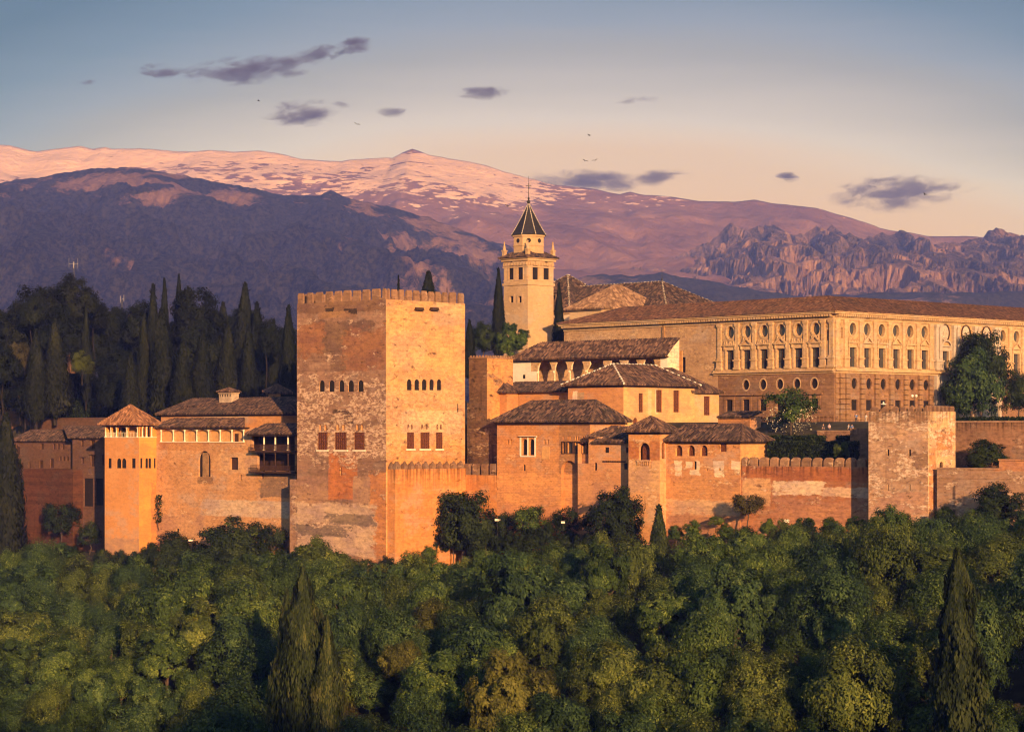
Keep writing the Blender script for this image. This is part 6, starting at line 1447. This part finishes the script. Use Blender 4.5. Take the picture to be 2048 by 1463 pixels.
# --- foreground giants
tree_at('cypress', 'tall shaggy cypress with brown tips at the bottom, highest of the clump left of centre', 607, 1138, 1560, 92, 326, 'bigc', 'cypress_warm', 1, group='shaggy cypresses at the bottom')
tree_at('cypress', 'shaggy cypress stem at the left side of the brown-tipped clump', 574, 1180, 1560, 74, 328, 'bigc', 'cypress_warm', 0, group='shaggy cypresses at the bottom')
tree_at('cypress', 'shorter shaggy cypress leaning out right of the brown-tipped clump', 654, 1232, 1560, 70, 322, 'bigc', 'cypress_warm', 2, group='shaggy cypresses at the bottom')
tree_at('cypress', 'big dark pointed cypress at the lower right, with pale dead twigs at its tip', 1914, 1100, 1570, 126, 262, 'bigc', 'cypress_green', 0)
tree_at('broadleaf_tree', 'pale olive tree with bare slanting trunks near the lower right cypress', 1793, 1276, 1470, 140, 280, 'dense', 'leaf_olive', 0, 'bark_pale')
tree_at('broadleaf_tree', 'golden yellow-green tree in the dark gap below the great tower', 803, 1282, 1430, 100, 332, 'broad', 'leaf_yellow', 6)

# --- the wood on the slope
rf = random.Random(77); cand = []
for a in range(-16, 34):
    for c in range(-25, 9):
        p = a * 7.6 + (c % 2) * 3.8 + rf.uniform(-2.4, 2.4); q = c * 6.0 + rf.uniform(-2.0, 2.0)
        w = G.W(p, q); x, y = w.x, w.y
        if y < 215: continue
        R = rf.uniform(3.2, 5.4) * (1.0 if rf.random() > .15 else 1.2); qw = interp(QW, p)
        if q > qw - R * .75: continue
        zg = ground(x, y); H = R * rf.uniform(1.9, 2.9) + 1.0; px, pt = pix((x, y, zg + H)); wpx = R / y * F
        if px < -wpx - 90 or px > 2048 + wpx + 110: continue
        cap = interp(CAP, px) + rf.uniform(0, 30)
        if q > qw - 12 and pt > cap + 22: zg += (pt - cap) / F * y * .9; pt = cap + .1 * (pt - cap)
        if pt < cap: zg -= (cap - pt) / F * y; pt = cap
        if pt > 1490: continue
        if abs(px - 1914) < 85 and y < 268 and pt < 1400: continue
        if abs(px - 610) < 95 and 300 < y < 330 and pt > 1180: continue
        if abs(px - 1318) < 38 and y < dq(1318, QC - 3.2) - 12 and pt < 1165: continue
        if abs(px - 803) < 60 and y < 330 and y > 305: continue
        if abs(px - 1793) < 80 and y < 281: continue
        cand.append([px, pt, x, y, zg, R, H])
cand.sort(key=lambda c: -c[3])
# keep the trees one can see
occ = np.full((150, 210), 1e9); keep = []
for c in sorted(cand, key=lambda c: c[3]):
    px, pt, x, y, zg, R, H = c; wpx = R / y * F; hp = R * 1.5 / y * F
    xs = np.clip(np.arange(int((px - wpx * .8) / 10), int((px + wpx * .8) / 10) + 1), 0, 209); ys = np.clip(np.arange(int(pt / 10) + 1, int((pt + hp) / 10) + 1), 0, 149)
    sub = occ[np.ix_(ys, xs)]; vis = np.mean(sub > 1e8)
    if pt < 1440 and vis < .10: continue
    if pt >= 1440 and vis < .02: continue
    occ[np.ix_(ys, xs)] = y; keep.append(c)
ZONES = [(205, 'below the shaded houses'), (335, 'below the orange corner tower'), (570, 'below the arcaded wing'), (790, 'below the great tower'), (990, 'below the pointed merlons'), (1170, 'below the brick hall'), (1345, 'below the turret'), (1490, 'below the arched wing'), (1738, 'below the rounded merlons'), (1905, 'below the square tower'), (9999, 'below the right-hand low wall')]
ROWS = [(1155, 'under the wall'), (1235, 'high up'), (1320, 'midway down'), (1400, 'low down'), (9999, 'at the bottom')]
TONES = [('leaf_green', 'deep green'), ('leaf_olive', 'olive green'), ('leaf_blue', 'cool blue-green'), ('leaf_green', 'deep green'), ('leaf_olive', 'olive green'), ('leaf_blue', 'cool blue-green'), ('leaf_yellow', 'yellowish'), ('leaf_brown', 'brownish')]
rows = {}
for n_, c in enumerate(keep):
    k = rf.randrange(100); px = c[0]
    tn = TONES[0] if k < 36 else TONES[1] if k < 64 else TONES[2] if k < 95 else TONES[6] if k < 98 else TONES[7]
    z = next(s for lim, s in ZONES if px < lim); r = next(s for lim, s in ROWS if c[1] < lim)
    rows.setdefault((tn, r, z), []).append(c)
ORD = {1: [''], 2: ['left one of two', 'right one of two'], 3: ['leftmost of three', 'middle one of three', 'rightmost of three'], 4: ['leftmost of four', 'second from left of four', 'third from left of four', 'rightmost of four']}
for (tn, r, z), cs in rows.items():
    cs.sort(key=lambda c: c[0])
    for i, (px, pt, x, y, zg, R, H) in enumerate(cs):
        w = ORD.get(len(cs), ['']*9)[i] if len(cs) in ORD else f'number {i + 1} from the left'
        lab = f'{tn[1]} tree {r} {z}' + (f', {w}' if w else '')
        put_tree('broadleaf_tree', lab, (x, y, zg), R, H / 2.18, BROAD[rf.randrange(12)], tn[0], group='trees of the wood on the slope')
print('FOREST', len(keep), 'of', len(cand))

# --- gardens behind the walls
GT = 'trees of the dark garden behind the walls'
gardens = [
    ('pine', 'broad dark pine crown at the far left skyline, left of the taller pine', 82, 556, 800, 125, 545, 'full', 'pine', 0),
    ('pine', 'tall dark pine with stacked crowns under the far mast', 150, 552, 820, 95, 540, 'full', 'pine', 1),
    ('pine', 'lower bough-heavy pine right of the tall pine on the skyline', 188, 590, 800, 62, 548, 'full', 'pine', 2),
    ('pine', 'dark pine spreading low at the left edge of the garden', 30, 606, 830, 110, 535, 'full', 'pine', 1),
    ('pine', 'flat-topped umbrella pine between cypress spires', 395, 560, 820, 112, 540, 'full', 'pine', 0),
    ('broadleaf_tree', 'dull green conical tree among the left pines', 66, 590, 820, 62, 525, 'full', 'garden_dark', 2),
    ('broadleaf_tree', 'rounded olive-dark tree in the hollow below the pines', 128, 612, 800, 105, 520, 'full', 'garden_dark', 3),
    ('broadleaf_tree', 'rusty brown autumn tree low at the left of the garden', 40, 676, 840, 66, 505, 'full', 'leaf_brown', 4),
    ('broadleaf_tree', 'dark leafy tree at the left edge under the pines', 6, 690, 850, 80, 500, 'full', 'garden_dark', 5),
    ('broadleaf_tree', 'bright sunlit yellow-green tree beside the small lodge', 164, 698, 764, 46, 495, 'full', 'leaf_bright', 6),
    ('broadleaf_tree', 'dark rounded tree behind the first cypress pair', 285, 605, 800, 90, 545, 'full', 'garden_dark', 1),
    ('broadleaf_tree', 'low dark tree under the far mast', 225, 614, 800, 90, 560, 'full', 'garden_dark', 7),
    ('broadleaf_tree', 'deep shade tree between hedge and cypress rows', 235, 690, 830, 90, 510, 'full', 'garden_dark', 2),
    ('broadleaf_tree', 'dark round tree behind the umbrella pine trunk', 400, 640, 830, 110, 530, 'full', 'garden_dark', 3),
    ('broadleaf_tree', 'dark round tree by the great tower in the garden', 532, 640, 820, 66, 505, 'full', 'garden_dark', 1),
    ('cypress', 'cypress spire left of the umbrella pine, shorter of the front pair', 306, 570, 820, 42, 538, 'cyp', 'cypress', 0),
    ('cypress', 'cypress spire left of the umbrella pine, taller of the front pair', 329, 560, 820, 34, 534, 'cyp', 'cypress', 2),
    ('cypress', 'thin cypress tip standing above the umbrella pine', 358, 551, 820, 26, 546, 'cyp', 'cypress', 1),
    ('cypress', 'stout cypress with blunt rounded tip right of the umbrella pine', 490, 568, 825, 60, 528, 'cyp', 'cypress', 3),
    ('cypress', 'tapering cypress right beside the great tower', 577, 613, 850, 50, 470, 'cyp', 'cypress', 2),
    ('cypress', 'slim cypress next to the one beside the great tower', 548, 640, 830, 30, 515, 'cyp', 'cypress', 4),
    ('cypress', 'cypress on the slope of tips falling towards the great tower', 514, 606, 830, 50, 524, 'cyp', 'cypress', 0),
    ('cypress', 'small conical cypress standing low before the hedge', 262, 706, 850, 48, 480, 'cyp', 'cypress', 2),
    ('cypress', 'narrow cypress in the second row below the cypress pair', 288, 630, 845, 36, 500, 'cyp', 'cypress', 1),
    ('cypress', 'broad shaggy cypress in the middle of the garden', 325, 618, 850, 62, 496, 'cyp', 'cypress', 3),
    ('cypress', 'dark cypress below the umbrella pine, left of two', 405, 660, 850, 56, 490, 'cyp', 'cypress', 0),
    ('cypress', 'dark cypress rising behind the chimney', 455, 648, 850, 62, 492, 'cyp', 'cypress', 4),
    ('cypress', 'cypress behind the lantern turret', 497, 650, 850, 50, 488, 'cyp', 'cypress', 2),
    ('cypress', 'wide dark cypress column left of the small lodge', 110, 640, 840, 62, 500, 'cyp', 'cypress', 3),
    ('cypress', 'thin cypress column right of the bright tree', 172, 606, 810, 22, 515, 'cyp', 'cypress', 1),
    ('cypress', 'shaded cypress between left pines and rusty tree', 72, 660, 850, 50, 498, 'cyp', 'cypress', 0),
    ('cypress', 'cypress between umbrella pine and stout cypress, in the rear row', 446, 606, 820, 46, 545, 'cyp', 'cypress', 1),
    ('cypress', 'dark cypress directly behind the set-back house roof', 365, 680, 850, 52, 486, 'cyp', 'cypress', 4),
    ('cypress', 'tall black cypress beside the bell tower', 997, 537, 720, 29, 500, 'cyp', 'cypress', 0),
    ('cypress', 'black cypress standing before the church roof', 1118, 566, 720, 29, 490, 'cyp', 'cypress', 2),
    ('cypress', 'dark cypress in the gap right of the great tower', 939, 640, 760, 26, 450, 'cyp', 'cypress', 1),
    ('cypress', 'cypress tip behind the battlements, left of the dark fir', 797, 552, 720, 15, 470, 'cyp', 'cypress', 0),
    ('cypress', 'tiny cypress tip behind the battlements at the right', 894, 575, 720, 8, 470, 'cyp', 'cypress', 2),
    ('fir_tree', 'dark spreading fir showing above the great tower battlements', 857, 544, 720, 62, 480, 'cyp', 'cypress', 3),
    ('broadleaf_tree', 'dense green tree at the foot of the bell tower, left of the cypress', 968, 645, 760, 56, 470, 'full', 'leaf_dark', 1),
    ('broadleaf_tree', 'green bushy tree right below the bell tower', 1026, 652, 760, 66, 466, 'broad', 'leaf_green', 2),
    ('magnolia_tree', 'big glossy dark tree with two trunks before the palace, nearer rounded crown', 1946, 694, 880, 128, 446, 'full', 'leaf_blue', 3),
    ('magnolia_tree', 'taller dark tree crown rising behind the glossy rounded one, before the palace portal', 1962, 648, 880, 108, 450, 'full', 'leaf_dark', 4),
    ('broadleaf_tree', 'dark tree by the palace cut by the right edge', 2040, 742, 870, 74, 446, 'full', 'leaf_dark', 5),
    ('broadleaf_tree', 'small bright rounded tree behind the rounded merlons', 1683, 884, 940, 38, dq(1683, QC + 2), 'broad', 'leaf_olive', 6),
    ('bush', 'big clipped dark bush below the stained garden wall', 1972, 878, 950, 92, dq(1972, QC + 4), 'full', 'leaf_dark', 7)]
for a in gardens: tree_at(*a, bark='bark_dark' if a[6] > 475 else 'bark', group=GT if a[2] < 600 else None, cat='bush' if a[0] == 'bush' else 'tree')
rg = random.Random(31); fill = {}
for row, (Y, t0, t1) in enumerate(((562, 606, 650), (552, 650, 690), (532, 690, 730), (508, 728, 765))):
    for i in range(13):
        px = 8 + i * 46 + rg.uniform(-12, 12)
        if abs(px - 164) < 40 and row == 3: continue
        fill.setdefault(row, []).append((px, rg.uniform(t0, t1), Y + rg.uniform(-8, 8), rg.uniform(62, 84)))
for row, v in fill.items():
    for i, (px, top, Y, w) in enumerate(v):
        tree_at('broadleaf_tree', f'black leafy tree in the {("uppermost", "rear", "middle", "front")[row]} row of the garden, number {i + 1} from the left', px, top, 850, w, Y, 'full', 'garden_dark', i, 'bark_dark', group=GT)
e = tree_at('flowering_tree', 'loose green tree covered in creamy white blossom below the palace', 1582, 770, 892, 118, dq(1582, QC + 14), 'dense', 'leaf_green', 1)
n = 520; D = sphere_dirs(n); C = D * RG.uniform(.55, 1.0, (n, 1)) * np.array([.95, .95, .8]); C[:, 2] += 1.15; C = C[C[:, 2] < 1.45]
me = leaves_mesh('blossom', C, unit(C - np.array([0, 0, 1.2]) + .5 * RG.normal(size=C.shape)), RG.uniform(.012, .028, len(C)), RG.uniform(0, 1, len(C)), 1.0); me.materials.append(M['blossom'])
o = bpy.data.objects.new('blossom', me); COL.objects.link(o); o.parent = e
# palm
e = empty('palm_tree', 'shaded feathery palm behind the old houses at the left', 'palm', P(47, 868, dq(47, 24)))
mb = MB(); mb.path([(0, 0, -2), (.1, 0, 0), (.05, 0, 3.6)], [.3, .28, .22], 7); mb.build('trunk', M['bark'], e); mb = MB(); rr = random.Random(8)
for k in range(34):
    an = rr.uniform(0, 6.28); el = rr.uniform(-.3, 1.35); pts = []; L = rr.uniform(2.4, 3.3)
    for j in range(7):
        s = j / 6; r = L * s * math.cos(el) ; z = 3.6 + L * s * math.sin(el) - 1.5 * s * s
        pts.append(Vector((r * math.cos(an), r * math.sin(an), z)))
    sd = Vector((-math.sin(an), math.cos(an), 0))
    for j in range(6):
        for m_ in range(3):
            p0 = pts[j].lerp(pts[j + 1], m_ / 3)
            for sg in (-1, 1): q = p0 + sd * sg * .55 * (1 - j / 8) + (pts[j + 1] - pts[j]) * .5 + Vector((0, 0, -.15)); mb.poly([p0, p0 + (pts[j + 1] - pts[j]) * .16, q])
mb.build('fronds', M['leaf_dark'], e)

def hedge(lab, px0, px1, py0, py1, q, dp=1.6, leaf='leaf_dark', name='hedge'):
    Y = dq(px1, q); fr = Frame(px1, Y); L = -fr.L(px0, HY)[0]; z0, z1 = zat(py1, Y), zat(py0, Y); H = z1 - z0
    e = empty(name, lab, 'hedge', (fr.O.x, fr.O.y, z0), -fr.a)
    mb = MB(); mb.box(-L + .1, -.1, .1, dp - .1, 0, H - .1); c = mb.build('core', M['leaf_dark'], e)
    n = int(min(16000, (L * H + L * dp + 2 * dp * H) * 34)); f = RG.random(n); A = np.array([L * H, L * dp, dp * H, dp * H]); A = np.cumsum(A / A.sum())
    u, v = RG.random(n), RG.random(n); C = np.zeros((n, 3)); Nn = np.zeros((n, 3))
    i0 = f < A[0]; i1 = (f >= A[0]) & (f < A[1]); i2 = (f >= A[1]) & (f < A[2]); i3 = f >= A[2]
    C[i0] = np.stack([-L * u[i0], 0 * u[i0], H * v[i0]], 1); Nn[i0] = (0, -1, 0)
    C[i1] = np.stack([-L * u[i1], dp * v[i1], H + 0 * u[i1]], 1); Nn[i1] = (0, 0, 1)
    C[i2] = np.stack([0 * u[i2], dp * u[i2], H * v[i2]], 1); Nn[i2] = (1, 0, 0)
    C[i3] = np.stack([-L + 0 * u[i3], dp * u[i3], H * v[i3]], 1); Nn[i3] = (-1, 0, 0)
    C += RG.normal(size=(n, 3)) * .09
    me = leaves_mesh('foliage', C, unit(Nn + .6 * RG.normal(size=(n, 3))), RG.uniform(.09, .17, n), RG.uniform(0, .8, n)); me.materials.append(M[leaf])
    o = bpy.data.objects.new('foliage', me); COL.objects.link(o); o.parent = e
hedge('long tall clipped black-green hedge behind the rounded merlons', 1536, 1704, 884, 935, QC + 4, 2.0)
hedge('upper clipped dark hedge below the flowering tree', 1540, 1640, 872, 900, QC + 9, 1.8)
hedge('short dark hedge block near the brick wall end', 1672, 1700, 872, 900, QC + 8, 1.5)
hedge('long low clipped hedge in the shaded garden at the left', 86, 232, 797, 840, 40, 3.0)
hedge('upper rounded garden hedge right of the small lodge', 140, 222, 762, 800, 58, 3.0, 'leaf_green')
hedge('dark hedge line along the foot of the palace right of the square tower', 1912, 2200, 834, 850, QC + 12, 1.5)
# ------------------------------------------------------------------ people, lamps, masts, signs, birds
M['skin'] = plain('skin', (0.45, 0.27, 0.18), .6, .05)
M['hair'] = plain('hair', (0.03, 0.02, 0.015), .7, .1)
def cloth(n, c): M[n] = plain(n, c, .9, .12)
for n, c in (('shirt_white', (.72, .68, .66)), ('shirt_pink', (.70, .48, .50)), ('shirt_blue', (.09, .14, .3)), ('shirt_dark', (.04, .04, .05)), ('trousers_dark', (.05, .05, .07)), ('trousers_pale', (.45, .36, .3)), ('shirt_grey', (.25, .28, .33))): cloth(n, c)
def skin_mesh(name, verts, edges, radii, mat, parent):
    me = bpy.data.meshes.new(name); me.from_pydata(verts, edges, []); o = bpy.data.objects.new(name, me); COL.objects.link(o)
    md = o.modifiers.new('skin', 'SKIN'); md.use_smooth_shade = True
    for v, r in zip(me.skin_vertices[0].data, radii): v.radius = (r, r)
    me.skin_vertices[0].data[0].use_root = True
    o.modifiers.new('sub', 'SUBSURF').levels = 1; me.materials.append(mat); o.parent = parent
    return o
def person(lab, px, py, Y, shirt, trousers, face=0.0, stride=.12, arm=.1, h=1.0, hair='hair'):
    e = empty('person', lab, 'person', P(px, py, Y), face, 'visitors on the terrace by the palace'); e.scale = (h, h, h)
    s, a = stride, arm
    V = [(0, 0, .95), (0, .01, 1.15), (0, .02, 1.38), (0, 0, 1.5), (0, -.01, 1.58), (0, -.015, 1.70),
         (.09, 0, .9), (.1, -s * .6, .5), (.1, -s * .5, .09), (.1, -s * .5 - .14, .04),
         (-.09, 0, .9), (-.1, s * .6, .5), (-.1, s * 1.0, .09), (-.1, s * 1.0 - .14, .04),
         (.19, .01, 1.4), (.24, a * .3, 1.13), (.22, -a, .9), (.22, -a * 1.3, .8),
         (-.19, .01, 1.4), (-.24, -a * .3, 1.13), (-.22, a * .5, .9), (-.22, a * .4, .8)]
    E = [(0, 1), (1, 2), (2, 3), (3, 4), (4, 5), (0, 6), (6, 7), (7, 8), (8, 9), (0, 10), (10, 11), (11, 12), (12, 13), (2, 14), (14, 15), (15, 16), (16, 17), (2, 18), (18, 19), (19, 20), (20, 21)]
    Rr = [.14, .13, .15, .06, .085, .09, .09, .062, .045, .04, .09, .062, .045, .04, .06, .045, .036, .034, .06, .045, .036, .034]
    skin_mesh('body', V, E, Rr, M['skin'], e)
    skin_mesh('shirt', [V[i] for i in (0, 1, 2, 14, 15, 18, 19)], [(0, 1), (1, 2), (2, 3), (3, 4), (2, 5), (5, 6)], [.16, .155, .17, .08, .062, .08, .062], M[shirt], e)
    skin_mesh('trousers', [V[i] for i in (0, 6, 7, 8, 10, 11, 12)], [(0, 1), (1, 2), (2, 3), (0, 4), (4, 5), (5, 6)], [.155, .108, .08, .062, .108, .08, .062], M[trousers], e)
    mb = MB(); mb.lathe(0, .01, [(.085, 1.62), (.1, 1.68), (.095, 1.75), (.06, 1.795), (.01, 1.81)], 10); mb.build('hair', M[hair], e, (0, .015, 0), True)
person('visitor in a pale pink shirt leaning at the low path wall', 1658.5, 868, dq(1658, QC + 13.6), 'shirt_pink', 'trousers_dark', 2.2, .05, .2)
person('visitor in dark clothes left of the pink-shirted one', 1646.5, 868, dq(1646, QC + 13.6), 'shirt_dark', 'trousers_dark', .6, .05, .1, .96)
person('visitor in grey blue standing by the brick wall end, left of a pair', 1697.5, 869, dq(1697, QC + 13.2), 'shirt_grey', 'trousers_dark', .9, .08, .1)
person('visitor in dark blue standing by the brick wall end, right of a pair', 1704, 869, dq(1704, QC + 13.0), 'shirt_blue', 'trousers_dark', 2.6, .05, .15, .97)
person('visitor in a blue top standing before the rusticated palace wall', 1712.5, 846, 418, 'shirt_blue', 'trousers_dark', .4, .1, .12)
person('visitor in a white shirt and pale trousers before the rusticated palace wall', 1732, 847, 416, 'shirt_white', 'trousers_pale', 2.0, .16, .18)

def lamp(lab, px, pt, pb, Y, globes):
    e = empty('street_lamp', lab, 'lamp', P(px, pb, Y)); h = zat(pt, Y) - zat(pb, Y); mb = MB()
    mb.lathe(0, 0, [(.14, 0), (.14, .3), (.06, .45), (.045, h - .3)], 8)
    if globes: mb.tube((-.35, 0, h - .4), (.35, 0, h - .4), .03)
    mb.build('pole', M['iron'], e)
    if globes:
        for sx in (-.33, .33):
            mb = MB(); mb.lathe(sx, 0, [(.05, h - .38), (.2, h - .25), (.24, h - .1), (.18, h + .06), (.05, h + .12)], 10); mb.build('globe', M['lead_white'], e, smooth=True)
    else:
        mb = MB(); mb.lathe(0, 0, [(.06, h - .35), (.5, h - .2), (.46, h - .12), (.12, h), (.16, h + .15), (.03, h + .3)], 10); mb.build('lamp_shade', M['lead_white'], e)
lamp('white twin-globe street lamp before the rusticated palace wall', 1828.5, 790, 850, 412, True)
lamp('single white-shaded lamp post rising above the square tower battlements', 1767, 806, 858, 405, False)

def mast(lab, px, pt, pb, Y, arms):
    e = empty('antenna_mast', lab, 'mast', P(px, pb, Y)); h = zat(pt, Y) - zat(pb, Y); mb = MB()
    n = 10
    for sx, sy in ((-.35, -.35), (.35, -.35), (.35, .35), (-.35, .35)): mb.tube((sx, sy, 0), (sx * .5, sy * .5, h), .07, .06, 5)
    for k in range(n):
        z0, z1 = h * k / n, h * (k + 1) / n
        mb.tube((-.35, -.35, z0), (.35, -.35, z1), .04, .04, 4); mb.tube((.35, .35, z0), (-.35, .35, z1), .04, .04, 4)
    mb.build('lattice', M['iron'], e)
    for (dx, za, zb_, r) in arms:
        mb = MB(); mb.tube((dx, 0, h + za), (dx, 0, h + zb_), r, r, 6); mb.tube((0, 0, h + (za + zb_) / 2 - .3), (dx, 0, h + (za + zb_) / 2 - .3), .06, .06, 4); mb.build('antenna', M['mast_grey'], e)
M['mast_grey'] = plain('mast_grey', (.30, .29, .30), .6)
mast('white-tipped antenna mast rising above the tall pine', 147.5, 530, 700, 900, [(-1.8, -1.0, 2.6, .05), (1.5, -1.0, 2.6, .05), (0, -1.2, 1.2, .22)])
mast('thin antenna mast above the ochre house ends among the trees', 244, 600, 720, 900, [(-.5, -1, 1.6, .09), (.7, -.5, 2.0, .08)])
def sign(lab, px, py, Y, w, h, post=1.2):
    e = empty('sign_board', lab, 'sign', P(px, py, Y) - Vector((0, 0, post)), -.1); mb = MB(); mb.box(-w / 2, w / 2, -.04, .04, post - h / 2, post + h / 2); mb.build('board', M['lead_white'], e)
    mb = MB(); mb.tube((0, .05, -1.5), (0, .05, post), .05, .05, 5); mb.build('post', M['iron'], e)
sign('small white notice board left of the spiky shrubs', 995, 1039, dq(995, QC) - 6.5, .9, .35)
sign('small tilted white notice board below the brick hall arch', 1126, 1044, dq(1126, QC) - 6.5, .6, .35)
sign('white floodlight board between the dark trees under the arcaded wing', 382, 1080, dq(382, 5) - 9, .9, .3, 2.2)
sign('little white marker at the foot of the wall with rounded merlons', 1573, 1041, dq(1573, QC - 2.6) - 2, .8, .45, .6)
for i, (px, py, w, lab) in enumerate(((1170, 322, 1.0, 'lower left bird of a close pair in the pale sky'), (1190, 321, -.6, 'lower right bird of a close pair in the pale sky'), (1178, 271, .3, 'single bird above the close pair'), (714, 249, .8, 'tiny bird above the snowy ridge'), (517, 202, .2, 'tiny bird below the long dark cloud'), (1014, 412, .5, 'bird flying left of the spire'), (1850, 389, 1.2, 'bird in front of the broad low cloud'))):
    mb = MB(); b0 = .35
    mb.path([(-.2, 0, 0), (0, 0, .03), (.22, 0, 0)], [.02, .06, .02], 5)
    for sg in (-1, 1): mb.poly([(.08, 0, .03), (-.08, 0, .03), (-.12, sg * .28, .16), (-.02, sg * .55, .1), (.06, sg * .3, .17)])
    o = mb.build('bird', M['iron'], None, P(px, py, 380)); o.rotation_euler = (.3, .2, w * 2); label(o, lab, 'bird', 'birds in the evening sky')
